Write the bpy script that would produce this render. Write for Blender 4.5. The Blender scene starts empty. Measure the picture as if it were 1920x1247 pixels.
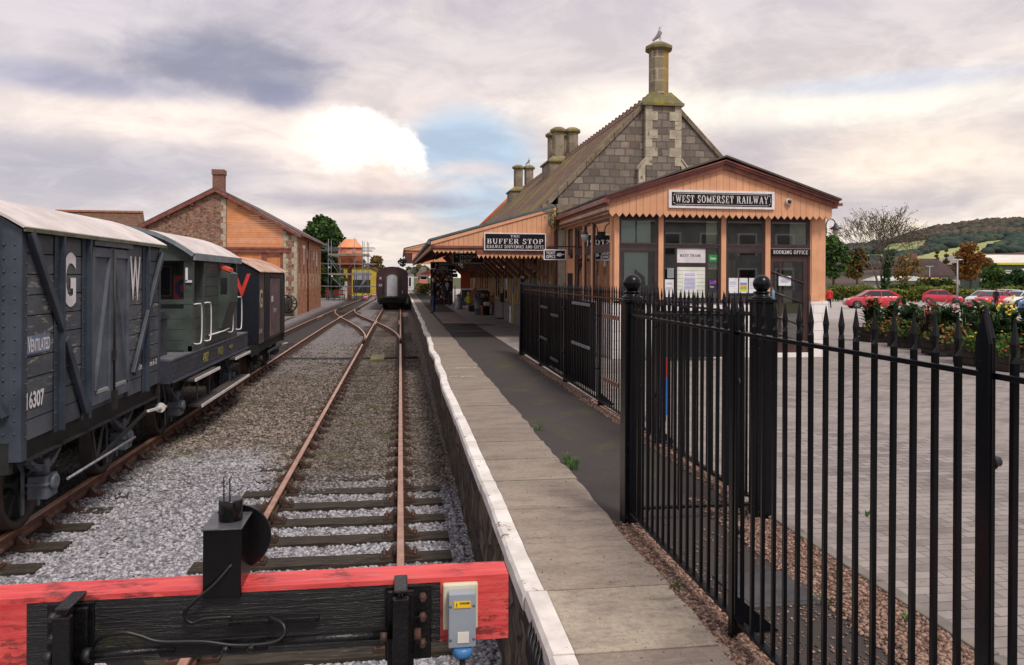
import bpy, bmesh, math, random
import numpy as np
from math import sin, cos, pi, radians, atan, atan2, sqrt, hypot
from mathutils import Vector, Matrix
random.seed(7); rnd = random.Random(11)
S = bpy.context.scene; COL = S.collection

# ------------------------------------------------------------------ camera
F, PH, RL, CZ = 1450.0, atan(210/1450), .005, 1.78      # focal length in photo pixels, yaw, roll, eye height
def ray(x, y):
    du, dv = x-960, y-520
    u = du*cos(RL)+dv*sin(RL); v = -du*sin(RL)+dv*cos(RL)
    return (u*cos(PH)+F*sin(PH), -u*sin(PH)+F*cos(PH), -v)
def atX(x, y, X): r = ray(x, y); t = X/r[0]; return (X, t*r[1], CZ+t*r[2])
def atY(x, y, Y): r = ray(x, y); t = Y/r[1]; return (t*r[0], Y, CZ+t*r[2])
def atZ(x, y, Z): r = ray(x, y); t = (Z-CZ)/r[2]; return (t*r[0], t*r[1], Z)
def atD(x, y, D): r = ray(x, y); t = D/F; return (t*r[0], t*r[1], CZ+t*r[2])
cam = bpy.data.objects.new('camera', bpy.data.cameras.new('camera')); COL.objects.link(cam)
cam.data.sensor_width = 36; cam.data.lens = F/1920*36; cam.data.shift_y = -103.5/1920
cam.data.clip_start = .05; cam.data.clip_end = 6000
fw = Vector((sin(PH), cos(PH), 0)); rt = Vector((cos(PH), -sin(PH), 0)); up = Vector((0, 0, 1))
rt2 = rt*cos(RL)+up*sin(RL); up2 = up*cos(RL)-rt*sin(RL)
cam.matrix_world = Matrix(((rt2.x, up2.x, -fw.x, 0), (rt2.y, up2.y, -fw.y, 0), (rt2.z, up2.z, -fw.z, CZ), (0, 0, 0, 1)))
S.camera = cam
S.view_settings.view_transform = 'Standard'; S.view_settings.look = 'None'; S.view_settings.exposure = 0.0

# ------------------------------------------------------------------ mesh builder
class MB:
    def __init__(s): s.v = []; s.f = []; s.m = []; s.sm = []; s.tone = []; s.t = 0.
    def add(s, vs, fs, m=0, smooth=False):
        o = len(s.v); s.v += [tuple(p) for p in vs]
        for f in fs: s.f.append([i+o for i in f]); s.m.append(m); s.sm.append(smooth); s.tone.append(s.t)
        return s
    def box(s, x0, x1, y0, y1, z0, z1, m=0):
        v = [(x0,y0,z0),(x1,y0,z0),(x1,y1,z0),(x0,y1,z0),(x0,y0,z1),(x1,y0,z1),(x1,y1,z1),(x0,y1,z1)]
        return s.add(v, [(0,3,2,1),(4,5,6,7),(0,1,5,4),(1,2,6,5),(2,3,7,6),(3,0,4,7)], m)
    def beam(s, p, q, w, h, m=0, upv=(0,0,1)):     # box from p to q, w across, h along upv
        p, q = Vector(p), Vector(q); d = (q-p).normalized(); a = d.cross(Vector(upv))
        if a.length < 1e-4: a = d.cross(Vector((0,1,0)))
        a.normalize(); b = a.cross(d); a = a*w/2; b = b*h/2
        v = [p-a-b, p+a-b, p+a+b, p-a+b, q-a-b, q+a-b, q+a+b, q-a+b]
        return s.add(v, [(0,1,2,3),(7,6,5,4),(0,4,5,1),(1,5,6,2),(2,6,7,3),(3,7,4,0)], m)
    def tube(s, pts, r, n=8, m=0, cap=True, smooth=True):
        P = [Vector(p) for p in pts]; R = r if isinstance(r, (list, tuple)) else [r]*len(P)
        d0 = (P[1]-P[0]).normalized(); ref = Vector((0,0,1)) if abs(d0.z) < .9 else Vector((1,0,0))
        u = d0.cross(ref).normalized(); vs = []
        for i, p in enumerate(P):
            d = (P[min(i+1, len(P)-1)]-P[max(i-1, 0)]).normalized()
            u = (u-d*u.dot(d)).normalized(); w = d.cross(u)
            for k in range(n):
                a = 2*pi*k/n; vs.append(p+(u*cos(a)+w*sin(a))*R[i])
        fs = []
        for i in range(len(P)-1):
            for k in range(n):
                k2 = (k+1) % n; fs.append((i*n+k, i*n+k2, (i+1)*n+k2, (i+1)*n+k))
        s.add(vs, fs, m, smooth)
        if cap:
            o = len(s.v)-len(vs); e = o+(len(P)-1)*n
            s.f.append([o+k for k in range(n)][::-1]); s.f.append([e+k for k in range(n)])
            s.m += [m, m]; s.sm += [False, False]; s.tone += [s.t, s.t]
        return s
    def lathe(s, prof, c, n=16, axis='z', m=0, smooth=True, ph=0):   # prof: (radius, along)
        vs = []
        for r, h in prof:
            for k in range(n):
                a = 2*pi*k/n+ph; x, y = r*cos(a), r*sin(a)
                vs.append({'z': (c[0]+x, c[1]+y, c[2]+h), 'x': (c[0]+h, c[1]+x, c[2]+y), 'y': (c[0]-x, c[1]+h, c[2]+y)}[axis])
        fs = []
        for i in range(len(prof)-1):
            for k in range(n):
                k2 = (k+1) % n; fs.append((i*n+k, i*n+k2, (i+1)*n+k2, (i+1)*n+k))
        s.add(vs, fs, m, smooth); o = len(s.v)-len(vs)
        ring = prof[0] == prof[-1]
        if prof[0][0] > 1e-5 and not ring: s.f.append([o+k for k in range(n)][::-1]); s.m.append(m); s.sm.append(False); s.tone.append(s.t)
        if prof[-1][0] > 1e-5 and not ring: s.f.append([o+(len(prof)-1)*n+k for k in range(n)]); s.m.append(m); s.sm.append(False); s.tone.append(s.t)
        return s
    def prism(s, poly, a0, a1, plane='xz', m=0):   # extrude a 2-D outline
        n = len(poly)
        g = {'xz': lambda p, a: (p[0], a, p[1]), 'yz': lambda p, a: (a, p[0], p[1]), 'xy': lambda p, a: (p[0], p[1], a)}[plane]
        vs = [g(p, a0) for p in poly]+[g(p, a1) for p in poly]
        ar = sum(poly[i][0]*poly[(i+1) % n][1]-poly[(i+1) % n][0]*poly[i][1] for i in range(n))
        fs = [list(range(n)), list(range(n, 2*n))[::-1]]+[(i, i+n, (i+1) % n+n, (i+1) % n) for i in range(n)]
        flip = (ar > 0) != (plane == 'xz')
        if (a1 < a0): flip = not flip
        if flip: fs = [f[::-1] for f in fs]
        return s.add(vs, fs, m)
    def ball(s, c, r, n=12, m=0, sx=1, sy=1, sz=1):
        pr = [(max(1e-6, r*sin(pi*i/n)), -r*cos(pi*i/n)) for i in range(n+1)]
        o = len(s.v); s.lathe(pr, (0,0,0), n*2, m=m)
        for i in range(o, len(s.v)):
            x, y, z = s.v[i]; s.v[i] = (c[0]+x*sx, c[1]+y*sy, c[2]+z*sz)
        return s
    def loft(s, rings, m=0, smooth=True, cap=True):
        n = len(rings[0]); vs = [p for r in rings for p in r]; fs = []
        for i in range(len(rings)-1):
            for k in range(n):
                k2 = (k+1) % n; fs.append((i*n+k, i*n+k2, (i+1)*n+k2, (i+1)*n+k))
        s.add(vs, fs, m, smooth)
        if cap: s.add(rings[0], [list(range(n))[::-1]], m); s.add(rings[-1], [list(range(n))], m)
        return s
    def bolts(s, pts, r=.018, h=.015, axis='x', m=0):
        for p in pts: s.lathe([(r, 0), (r*.9, h*.6), (r*.4, h)], p, 6, axis, m)
        return s
    def grid(s, f, xs, ys, m=0, smooth=True):
        nx = len(xs); vs = [f(x, y) for y in ys for x in xs]
        fs = [(j*nx+i, j*nx+i+1, (j+1)*nx+i+1, (j+1)*nx+i) for j in range(len(ys)-1) for i in range(nx-1)]
        return s.add(vs, fs, m, smooth)
    def rot(s, a, c=(0,0), start=0):       # turn the vertices collected since start about a vertical axis
        for i in range(start, len(s.v)):
            x, y, z = s.v[i]; x -= c[0]; y -= c[1]
            s.v[i] = (c[0]+x*cos(a)-y*sin(a), c[1]+x*sin(a)+y*cos(a), z)
        return s
    def build(s, name, mats, parent=None, loc=None, bevel=0, base=True, fix=False):
        if not isinstance(mats, (list, tuple)): mats = [mats]
        if parent is not None:
            off = Vector((0,0,0)); p = parent
            while p is not None: off += p.location; p = p.parent
        else:
            if loc is None:
                a = np.array(s.v); loc = ((a[:,0].min()+a[:,0].max())/2, (a[:,1].min()+a[:,1].max())/2, a[:,2].min())
            off = Vector(loc)
        me = bpy.data.meshes.new(name)
        me.from_pydata([(x-off.x, y-off.y, z-off.z) for x, y, z in s.v], [], s.f)
        for mt in mats: me.materials.append(mt)
        me.polygons.foreach_set('material_index', s.m); me.polygons.foreach_set('use_smooth', s.sm)
        if any(s.tone): me.attributes.new('tone', 'FLOAT', 'FACE').data.foreach_set('value', s.tone)
        if fix:
            b = bmesh.new(); b.from_mesh(me); bmesh.ops.recalc_face_normals(b, faces=b.faces); b.to_mesh(me); b.free()
        me.update()
        o = bpy.data.objects.new(name, me); COL.objects.link(o)
        if parent is not None: o.parent = parent
        else: o.location = off
        if bevel:
            bv = o.modifiers.new('bevel', 'BEVEL'); bv.width = bevel; bv.segments = 2; bv.limit_method = 'ANGLE'; bv.angle_limit = .7
        return o
def split(b, name, mats, parent, gap=.02, **k):     # one object for every separate piece collected in b
    n_ = len(b.v); U = list(range(n_))
    def find(i):
        while U[i] != i: U[i] = U[U[i]]; i = U[i]
        return i
    for f in b.f:
        for j in f[1:]: U[find(j)] = find(f[0])
    box = {}
    for i, p in enumerate(b.v):
        r = find(i); q = box.setdefault(r, [list(p), list(p)])
        for c in range(3): q[0][c] = min(q[0][c], p[c]); q[1][c] = max(q[1][c], p[c])
    ks = list(box); G = {r: r for r in ks}
    def gf(r):
        while G[r] != r: r = G[r]
        return r
    for i, r in enumerate(ks):
        for s_ in ks[:i]:
            if all(box[r][0][c] <= box[s_][1][c]+gap and box[s_][0][c] <= box[r][1][c]+gap for c in range(3)): G[gf(r)] = gf(s_)
    grp = {}
    for fi, f in enumerate(b.f): grp.setdefault(gf(find(f[0])), []).append(fi)
    out = []
    for fs in grp.values():
        m = MB(); idx = {}
        for fi in fs:
            nf = []
            for j in b.f[fi]:
                if j not in idx: idx[j] = len(m.v); m.v.append(b.v[j])
                nf.append(idx[j])
            m.f.append(nf); m.m.append(b.m[fi]); m.sm.append(b.sm[fi]); m.tone.append(b.tone[fi])
        out.append(m.build(name, mats, parent, **k))
    return out
def tag(o, label=None, cat=None, group=None, kind=None):
    if label: o['label'] = label
    if cat: o['category'] = cat
    if group: o['group'] = group
    if kind: o['kind'] = kind
    return o
def thing(name, loc, label, cat, group=None, rz=0):
    o = bpy.data.objects.new(name, None); COL.objects.link(o); o.location = loc; o.empty_display_size = .1
    return tag(o, label, cat, group)
def struct(o): o['kind'] = 'structure'; return o
KIDS = {}
def kids(o): return [c for c in bpy.data.objects if c.parent == o]
def dup(o, parent=None, loc=None, rz=None, label=None):
    c = o.copy(); COL.objects.link(c)
    if parent is not None: c.parent = parent
    if loc is not None: c.location = loc
    if rz is not None: c.rotation_euler = (0, 0, rz)
    if label: c['label'] = label
    for k in kids(o): dup(k, c)
    return c

# ------------------------------------------------------------------ materials
def lin(c): return tuple((x/255/12.92 if x <= 10 else ((x/255+.055)/1.055)**2.4) for x in c)
class N:
    def __init__(s, name):
        s.mat = bpy.data.materials.new(name); s.mat.use_nodes = True; s.t = s.mat.node_tree; s.t.nodes.clear()
        s.out = s.n('ShaderNodeOutputMaterial'); s.b = s.n('ShaderNodeBsdfPrincipled'); s.l(s.b.outputs[0], s.out.inputs[0])
    def n(s, ty, **k):
        o = s.t.nodes.new(ty)
        for a, b in k.items(): setattr(o, a, b)
        return o
    def l(s, a, b): s.t.links.new(a, b); return s
    def put(s, v, sock):
        if isinstance(v, bpy.types.NodeSocket): s.t.links.new(v, sock)
        elif isinstance(v, (tuple, list)) and len(v) == 3 and sock.type == 'RGBA': sock.default_value = (*v, 1)
        else: sock.default_value = v
    def math(s, op, a, b=0., c=None, clamp=False):
        o = s.n('ShaderNodeMath', operation=op, use_clamp=clamp); s.put(a, o.inputs[0]); s.put(b, o.inputs[1])
        if c is not None: s.put(c, o.inputs[2])
        return o.outputs[0]
    def mix(s, f, a, b, blend='MIX'):
        o = s.n('ShaderNodeMix', data_type='RGBA', blend_type=blend); s.put(f, o.inputs[0]); s.put(a, o.inputs[6]); s.put(b, o.inputs[7]); return o.outputs[2]
    def co(s, kind='Object'): return s.n('ShaderNodeTexCoord').outputs[kind]
    def sep(s, v): return s.l(v, (o := s.n('ShaderNodeSeparateXYZ')).inputs[0]) and o.outputs
    def comb(s, x, y, z=0.):
        o = s.n('ShaderNodeCombineXYZ'); s.put(x, o.inputs[0]); s.put(y, o.inputs[1]); s.put(z, o.inputs[2]); return o.outputs[0]
    def scale(s, v, k):
        o = s.n('ShaderNodeVectorMath', operation='MULTIPLY'); s.put(v, o.inputs[0]); s.put(k, o.inputs[1]); return o.outputs[0]
    def noise(s, v, sc, det=4, rough=.6, dist=0., col=False):
        o = s.n('ShaderNodeTexNoise'); s.put(v, o.inputs['Vector']); o.inputs['Scale'].default_value = sc; o.inputs['Detail'].default_value = det
        o.inputs['Roughness'].default_value = rough; o.inputs['Distortion'].default_value = dist; return o.outputs[1 if col else 0]
    def vor(s, v, sc, feat='F1', rand=1.):
        o = s.n('ShaderNodeTexVoronoi', feature=feat); s.put(v, o.inputs['Vector']); o.inputs['Scale'].default_value = sc; o.inputs['Randomness'].default_value = rand; return o.outputs
    def step(s, v, a, b):
        o = s.n('ShaderNodeMapRange', interpolation_type='SMOOTHSTEP'); s.put(v, o.inputs[0]); s.put(a, o.inputs[1]); s.put(b, o.inputs[2]); return o.outputs[0]
    def bump(s, h, st=.3, d=.02, nrm=None):
        o = s.n('ShaderNodeBump'); o.inputs['Strength'].default_value = st; o.inputs['Distance'].default_value = d; s.put(h, o.inputs['Height'])
        if nrm: s.l(nrm, o.inputs['Normal'])
        return o.outputs[0]
    def attr(s, nm): return s.n('ShaderNodeAttribute', attribute_name=nm).outputs['Fac']
    def fin(s, col, rough=.8, nrm=None, metal=0., spec=.5, coat=0.):
        s.put(col, s.b.inputs['Base Color']); s.put(rough, s.b.inputs['Roughness']); s.put(metal, s.b.inputs['Metallic'])
        s.b.inputs['Specular IOR Level'].default_value = spec
        if coat: s.b.inputs['Coat Weight'].default_value = coat; s.b.inputs['Coat Roughness'].default_value = .08
        if nrm: s.l(nrm, s.b.inputs['Normal'])
        return s.mat
def paint(name, c, c2=None, rough=.55, sc=3., bump=.15, bsc=40., wear=None, wsc=6., wth=.62, metal=0., spec=.5, stretch=(1,1,1), coat=0., tone=False):
    n = N(name); v = n.scale(n.co(), stretch)
    col = n.mix(n.step(n.noise(v, sc, 5), .35, .65), c, c2 or tuple(x*.8 for x in c))
    if tone: col = n.mix(n.attr('tone'), col, tuple(x*.55 for x in c))
    rr = rough
    if wear:
        w = n.step(n.noise(v, wsc, 8, .7), wth, wth+.05); col = n.mix(w, col, wear); rr = n.math('MULTIPLY_ADD', w, .25, rough)
    return n.fin(col, rr, n.bump(n.noise(v, bsc, 4), bump, .01) if bump else None, metal, spec, coat)
MT = {}
def flat(name, c, rough=.6, **k):
    if name not in MT: MT[name] = paint(name, c, rough=rough, **k)
    return MT[name]
# ------------------------------------------------------------------ world
def dirof(x, y):
    r = Vector(ray(x, y)).normalized(); return atan2(r.x, r.y), r.z
W = bpy.data.worlds.new('World'); S.world = W; W.use_nodes = True
SUN_EL, SUN_AZ = radians(56), radians(158)     # azimuth from +Y towards +X
class NW(N):
    def __init__(s): s.t = W.node_tree; s.t.nodes.clear()
w = NW()
sky = w.n('ShaderNodeTexSky', sky_type='NISHITA'); sky.sun_disc = False; sky.sun_elevation = SUN_EL; sky.sun_rotation = SUN_AZ
sky.air_density = 1.0; sky.dust_density = 2.0
g = w.co('Generated'); gx, gy, gz = [w.sep(g)[i] for i in range(3)]
az = w.math('ARCTAN2', gx, gy); el = gz
hh = w.math('ADD', w.math('MAXIMUM', gz, 0.), .22)
cl = w.comb(w.math('DIVIDE', gx, hh), w.math('DIVIDE', gy, hh), 0.)       # cloud deck seen in perspective
n1 = w.noise(cl, 1.1, 7, .55, .4); n2 = w.noise(cl, 2.6, 8, .6, .6)
fine = w.noise(w.comb(az, w.math('MULTIPLY', el, 2.0), 0.), 9., 8, .62, .3)
def blob(px, py, rx, ry, edge=.35, amt=.9, nz=None):
    a0, e0 = dirof(px, py); a1, _ = dirof(px+rx, py); _, e1 = dirof(px, py-ry)
    u = w.math('DIVIDE', w.math('SUBTRACT', az, a0), a1-a0); v = w.math('DIVIDE', w.math('SUBTRACT', el, e0), e1-e0)
    d = w.math('SQRT', w.math('ADD', w.math('MULTIPLY', u, u), w.math('MULTIPLY', v, v)))
    d = w.math('ADD', d, w.math('MULTIPLY', w.math('SUBTRACT', fine if nz is None else nz, .5), amt))
    return w.step(d, 1.0+edge, 1.0-edge)
K = 10.
def c10(c, k=1.): return tuple(x*K*k for x in lin(c))
col = w.mix(w.step(el, .0, .42), c10((240,227,214)), c10((206,199,206)))
col = w.mix(w.math('MULTIPLY', w.step(n1, .42, .70), .75), col, c10((180,175,185)))
col = w.mix(w.math('MULTIPLY', w.step(n2, .50, .72), .55), col, c10((248,236,226)))
lft = w.step(az, dirof(900, 300)[0], dirof(150, 300)[0])
col = w.mix(w.math('MULTIPLY', lft, .45), col, c10((202,199,210)))
def lay(col, cc, k, *a, **kw): return w.mix(w.math('MULTIPLY', blob(*a, **kw), k), col, c10(cc))
col = lay(col, (246,230,222), .7, 560, 290, 330, 120, edge=.7)            # warm white bank
col = lay(col, (252,238,228), .8, 130, 225, 330, 60, edge=.8)
blue = w.math('MAXIMUM', blob(880, 285, 125, 78, edge=.4, amt=.8), blob(880, 375, 90, 45, edge=.6))
nish = w.mix(.7, sky.outputs[0], c10((188,212,234)))
col = w.mix(w.math('MULTIPLY', blue, .9), col, nish)
col = lay(col, (240,224,218), .7, 880, 318, 70, 14, edge=.8)
col = lay(col, (152,154,172), .95, 430, 125, 180, 62, edge=.5, amt=1.5)    # dark slate clouds on the left
col = lay(col, (150,153,176), .9, 520, 182, 70, 26, edge=.6, amt=1.2)
col = lay(col, (168,169,190), .85, 130, 150, 190, 26, edge=.7, amt=1.4)
col = lay(col, (176,176,190), .7, 200, 318, 330, 62, edge=.7, amt=1.5)
col = lay(col, (244,230,222), .7, 330, 235, 230, 26, edge=.8, amt=1.4)
col = lay(col, (170,166,178), .8, 690, 378, 190, 17, edge=.7, amt=1.2)
col = lay(col, (255,244,232), .8, 630, 262, 90, 50, edge=.6, amt=.9)      # the bright cumulus
lob = w.noise(w.comb(az, w.math('MULTIPLY', el, 1.3), 3.), 34., 8, .62, .35)
cum = blob(655, 332, 152, 128, edge=.08, amt=.42, nz=lob)
cum = w.math('MULTIPLY', cum, w.step(az, dirof(520, 270)[0], dirof(690, 270)[0])); cum = w.math('MULTIPLY', cum, w.step(el, dirof(700, 345)[1], dirof(700, 305)[1]))
shade = w.step(w.math('ADD', w.noise(w.comb(az, w.math('MULTIPLY', el, 1.6), 1.), 20., 6, .6, .4), w.math('MULTIPLY', w.step(el, dirof(700, 335)[1], dirof(700, 240)[1]), .35)), .42, .66)
cum = w.math('MULTIPLY', cum, w.step(lob, .18, .46))
col = lay(col, (232,214,206), .6, 740, 345, 130, 16, edge=.8, amt=1.)
col = lay(col, (255,246,234), .95, 1180, 205, 190, 42, edge=.7, amt=1.)
col = lay(col, (255,248,236), 1., 1560, 200, 340, 40, edge=.7, amt=1.1)
col = lay(col, (206,212,226), .75, 1660, 155, 230, 18, edge=.7, amt=1.2)
col = lay(col, (252,236,220), .8, 1680, 300, 210, 60, edge=.8, amt=1.2)
col = lay(col, (188,180,190), .7, 1300, 300, 150, 45, edge=.8, amt=1.2)
col = lay(col, (190,182,190), .65, 1640, 390, 170, 26, edge=.8, amt=1.2)
col = lay(col, (255,240,214), 1., 1668, 436, 60, 22, edge=.7, amt=.7)
n3 = w.noise(cl, 3.6, 10, .64, .9); n4 = w.noise(w.comb(az, w.math('MULTIPLY', el, 2.6), 5.), 5., 9, .62, .8)
col = w.mix(1., col, w.mix(w.step(w.math('ADD', w.math('MULTIPLY', n3, .5), w.math('MULTIPLY', n4, .5)), .40, .60), (.87,.865,.885), (1.06,1.05,1.035)), 'MULTIPLY')
col = w.mix(cum, col, w.mix(shade, c10((240,222,208)), c10((255,251,243), 1.12)))
bg = w.n('ShaderNodeBackground'); bg.inputs[1].default_value = .093; w.put(col, bg.inputs[0])
wo = w.n('ShaderNodeOutputWorld'); w.l(bg.outputs[0], wo.inputs[0])
sl = bpy.data.objects.new('sun', bpy.data.lights.new('sun', 'SUN')); COL.objects.link(sl)
sl.data.energy = 2.2; sl.data.angle = radians(14); sl.data.color = (1., .93, .84)
sl.rotation_euler = Vector((sin(SUN_AZ)*cos(SUN_EL), cos(SUN_AZ)*cos(SUN_EL), sin(SUN_EL))).to_track_quat('Z', 'Y').to_euler()
S.view_settings.exposure = .33

# ------------------------------------------------------------------ patterned materials
def wallv(n):
    o = n.sep(n.co()); return n.comb(n.math('ADD', o[0], o[1]), o[2], 0.)
def rubble(name, cols, mortar, sx=4., sz=7., mw=.06, moss=None, bump=.6):
    n = N(name); v = n.scale(wallv(n), (sx, sz, 1)); v = n.n('ShaderNodeVectorMath', operation='ADD'); 
    n.l(n.scale(wallv(n), (sx, sz, 1)), v.inputs[0]); n.l(n.scale(n.noise(wallv(n), 3., 3, col=True), (.5, .5, 0)), v.inputs[1]); v = v.outputs[0]
    vo = n.vor(v, 1., rand=.85); ed = n.vor(v, 1., 'DISTANCE_TO_EDGE', .85)[0]; r = n.sep(vo[1])[0]
    c = n.mix(n.step(r, .1, .6), cols[0], cols[1]); c = n.mix(n.step(r, .62, .66), c, cols[2])
    c = n.mix(n.math('MULTIPLY', n.step(n.noise(n.co(), 9., 6), .35, .75), .5), c, tuple(x*.55 for x in cols[0]))
    m = n.step(ed, mw, mw*2.2); c = n.mix(m, mortar, c)
    if moss: c = n.mix(n.math('MULTIPLY', n.step(n.noise(n.co(), 1.6, 6), .5, .7), .7), c, moss)
    h = n.math('ADD', m, n.math('MULTIPLY', n.noise(n.co(), 22., 4), .5))
    return n.fin(c, .9, n.bump(h, bump, .03), spec=.25)
def blocks(name, c1, c2, mortar, bw=.45, rh=.22, ms=.012, var=.5, moss=None, bump=.5, noff=.5, dis=.0):
    n = N(name); b = n.n('ShaderNodeTexBrick'); b.offset = noff
    dv = n.n('ShaderNodeVectorMath', operation='ADD'); n.l(wallv(n), dv.inputs[0]); n.l(n.scale(n.noise(wallv(n), 2.2, 4, col=True), (dis, dis*.6, 0)), dv.inputs[1]); n.l(dv.outputs[0], b.inputs['Vector'])
    for k, x in (('Color1', c1), ('Color2', c2), ('Mortar', mortar)): b.inputs[k].default_value = (*x, 1)
    for k, x in (('Scale', 1.), ('Mortar Size', ms), ('Mortar Smooth', .2), ('Bias', -.1), ('Brick Width', bw), ('Row Height', rh)): b.inputs[k].default_value = x
    c = n.mix(n.math('MULTIPLY', n.step(n.noise(n.co(), 2.2, 7, .7), .35, .75), var), b.outputs[0], tuple(x*.4 for x in c1))
    if moss: c = n.mix(n.math('MULTIPLY', n.step(n.noise(n.co(), 1.3, 6), .55, .7), .7), c, moss)
    h = n.math('ADD', n.math('SUBTRACT', 1., b.outputs[1]), n.math('MULTIPLY', n.noise(n.co(), 30., 4), .4))
    return n.fin(c, .9, n.bump(h, bump, .02), spec=.25)
def rooftile(name, c1, c2, moss, axis=1, bw=.2, rh=.16, mth=.5):
    n = N(name); o = n.sep(n.co()); b = n.n('ShaderNodeTexBrick')
    n.put(n.comb(o[axis], n.math('MULTIPLY', o[2], 1.35), 0.), b.inputs['Vector'])
    for k, x in (('Color1', c1), ('Color2', c2), ('Mortar', tuple(x*.35 for x in c1))): b.inputs[k].default_value = (*x, 1)
    for k, x in (('Scale', 1.), ('Mortar Size', .012), ('Mortar Smooth', .3), ('Bias', 0.), ('Brick Width', bw), ('Row Height', rh)): b.inputs[k].default_value = x
    c = n.mix(n.step(n.noise(n.co(), .55, 7, .7), mth, mth+.12), b.outputs[0], moss)
    c = n.mix(n.math('MULTIPLY', n.step(n.noise(n.co(), 3., 6), .5, .7), .5), c, tuple(x*.5 for x in c1))
    fr = n.math('FRACT', n.math('MULTIPLY', o[2], 1.35/rh))
    return n.fin(c, .9, n.bump(n.math('ADD', n.math('SUBTRACT', 1., fr), n.math('MULTIPLY', b.outputs[1], -.4)), .8, .03), spec=.2)

PEACH, PEACH2, MAROON = lin((224,168,130)), lin((206,146,106)), lin((140,82,68))
peach = paint('peach_paint', PEACH, lin((214,156,116)), .5, 2., .12, 30., wear=lin((176,116,88)), wsc=5., wth=.64, tone=True)
n = N('peach_boards'); v = n.co(); o = n.sep(v)
c = n.mix(n.step(n.noise(v, 2., 5), .35, .65), PEACH, lin((212,156,120))); c = n.mix(n.math('MULTIPLY', n.attr('tone'), .6), c, lin((176,120,90)))
c = n.mix(n.math('MULTIPLY', n.step(n.noise(n.scale(v, (9,9,.7)), 2., 7, .7), .50, .72), .35), c, lin((150,108,86)))
c = n.mix(n.math('MULTIPLY', n.step(n.noise(n.scale(v, (3,3,2)), 6., 8, .75), .62, .66), .55), c, lin((164,124,100)))
peach = n.fin(c, .5, n.bump(n.noise(v, 30., 4), .12, .01), spec=.4)
peach_dk = paint('orange_paint', lin((232,158,106)), lin((218,140,90)), .55, 2., .1, tone=True)
maroon = paint('maroon_paint', MAROON, lin((108,60,50)), .45, 3., .1, wear=lin((150,100,86)), wsc=7., wth=.68)
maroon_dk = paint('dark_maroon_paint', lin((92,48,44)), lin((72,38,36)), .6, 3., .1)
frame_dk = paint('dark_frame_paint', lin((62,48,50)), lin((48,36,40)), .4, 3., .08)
white_p = paint('white_paint', lin((236,230,228)), lin((216,208,206)), .55, 5., .15, wear=lin((150,140,130)), wsc=9., wth=.66)
black_p = paint('black_gloss_paint', (.002,.0024,.004), (.0035,.004,.006), .26, 8., .06, 60., wear=(.11,.105,.10), wsc=24., wth=.655, spec=.26)
sign_blk = paint('sign_black', (.007,.006,.010), (.010,.009,.013), .5, 2., 0, spec=.2)
sign_wht = paint('sign_white', lin((232,226,226)), lin((214,208,208)), .5, 6., 0)
letter_w = flat('letter_white', lin((226,222,224)), .6, bump=0)
stone_q = paint('pale_quoin_stone', lin((186,176,156)), lin((160,150,132)), .9, 4., .4, 25., wear=lin((116,106,94)), wsc=5., wth=.6, spec=.2)
stone_t = paint('tan_sandstone', lin((150,124,92)), lin((120,98,72)), .9, 3., .4, 25., wear=lin((92,76,58)), wsc=3., wth=.6, spec=.2)
lead = paint('lead_sheet', lin((92,98,108)), lin((74,80,90)), .5, 5., .2)
iron = paint('dark_iron', (.012,.012,.014), (.022,.02,.02), .5, 9., .3, 50., wear=(.10,.055,.035), wsc=14., wth=.62)
rust = paint('rusty_steel', lin((82,58,48)), lin((56,42,36)), .6, 7., .3, 60., wear=lin((70,44,34)), wsc=12., wth=.55)
railm = paint('rail_steel', lin((184,142,120)), lin((158,116,96)), .38, 5., .12, 80., metal=.2, spec=.6)
railside = paint('rail_side_rust', lin((112,76,58)), lin((78,54,44)), .75, 6., .3, 60.)
timber = paint('old_sleeper_timber', lin((74,66,58)), lin((46,42,38)), .9, 3., .7, 30., wear=lin((104,98,74)), wsc=4., wth=.58, stretch=(1,9,9), spec=.2, tone=True)
n = N('window_glass')
gl = n.n('ShaderNodeBsdfGlossy'); gl.inputs[0].default_value = (1,1,1,1); gl.inputs[1].default_value = .02
tr = n.n('ShaderNodeBsdfTransparent'); tr.inputs[0].default_value = (.82,.86,.86,1)
fr = n.n('ShaderNodeFresnel'); fr.inputs[0].default_value = 1.5
ms = n.n('ShaderNodeMixShader'); n.l(n.math('MULTIPLY_ADD', fr.outputs[0], 1.2, .16), ms.inputs[0]); n.l(tr.outputs[0], ms.inputs[1]); n.l(gl.outputs[0], ms.inputs[2]); n.l(ms.outputs[0], n.out.inputs[0])
glass = n.mat
glass_dk = paint('dark_window_glass', (.012,.014,.018), (.02,.022,.028), .06, 2., 0, spec=.9)

# ------------------------------------------------------------------ ground, ballast, paving
def fall(X, Y):     # the forecourt slopes gently down towards the car park
    d = .143*X+.99*Y; t = min(1., max(0., (X-10.5)/5)); t = t*t*(3-2*t)
    return -.0135*max(0., d-18)*t
E_PTS = [(-3,.70),(3,.70),(12,.70),(16,.72),(24,.79),(32,.84),(64,.87),(200,.9)]
def edgeX(Y):
    for (a, xa), (b, xb) in zip(E_PTS, E_PTS[1:]):
        if Y <= b: return xa+(xb-xa)*(Y-a)/(b-a)
    return .9
n = N('ground_soil'); c = n.mix(n.step(n.noise(n.co(), .3, 8), .4, .6), lin((96,92,78)), lin((74,84,52)))
ground_m = n.fin(c, .95, n.bump(n.noise(n.co(), 14., 5), .5, .05), spec=.1)
b = MB()
ys = [-60,0,30,60,90,130,200,400,1500,4000]
b.grid(lambda x, y: (x, y, -1.2), [-3000,-600,-100,-20,-5,1.05], ys)
xs = [1.0501,1.053,6,10.5,12,14,16,25,40,60,90,130,200,400,1200,3500]
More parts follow.
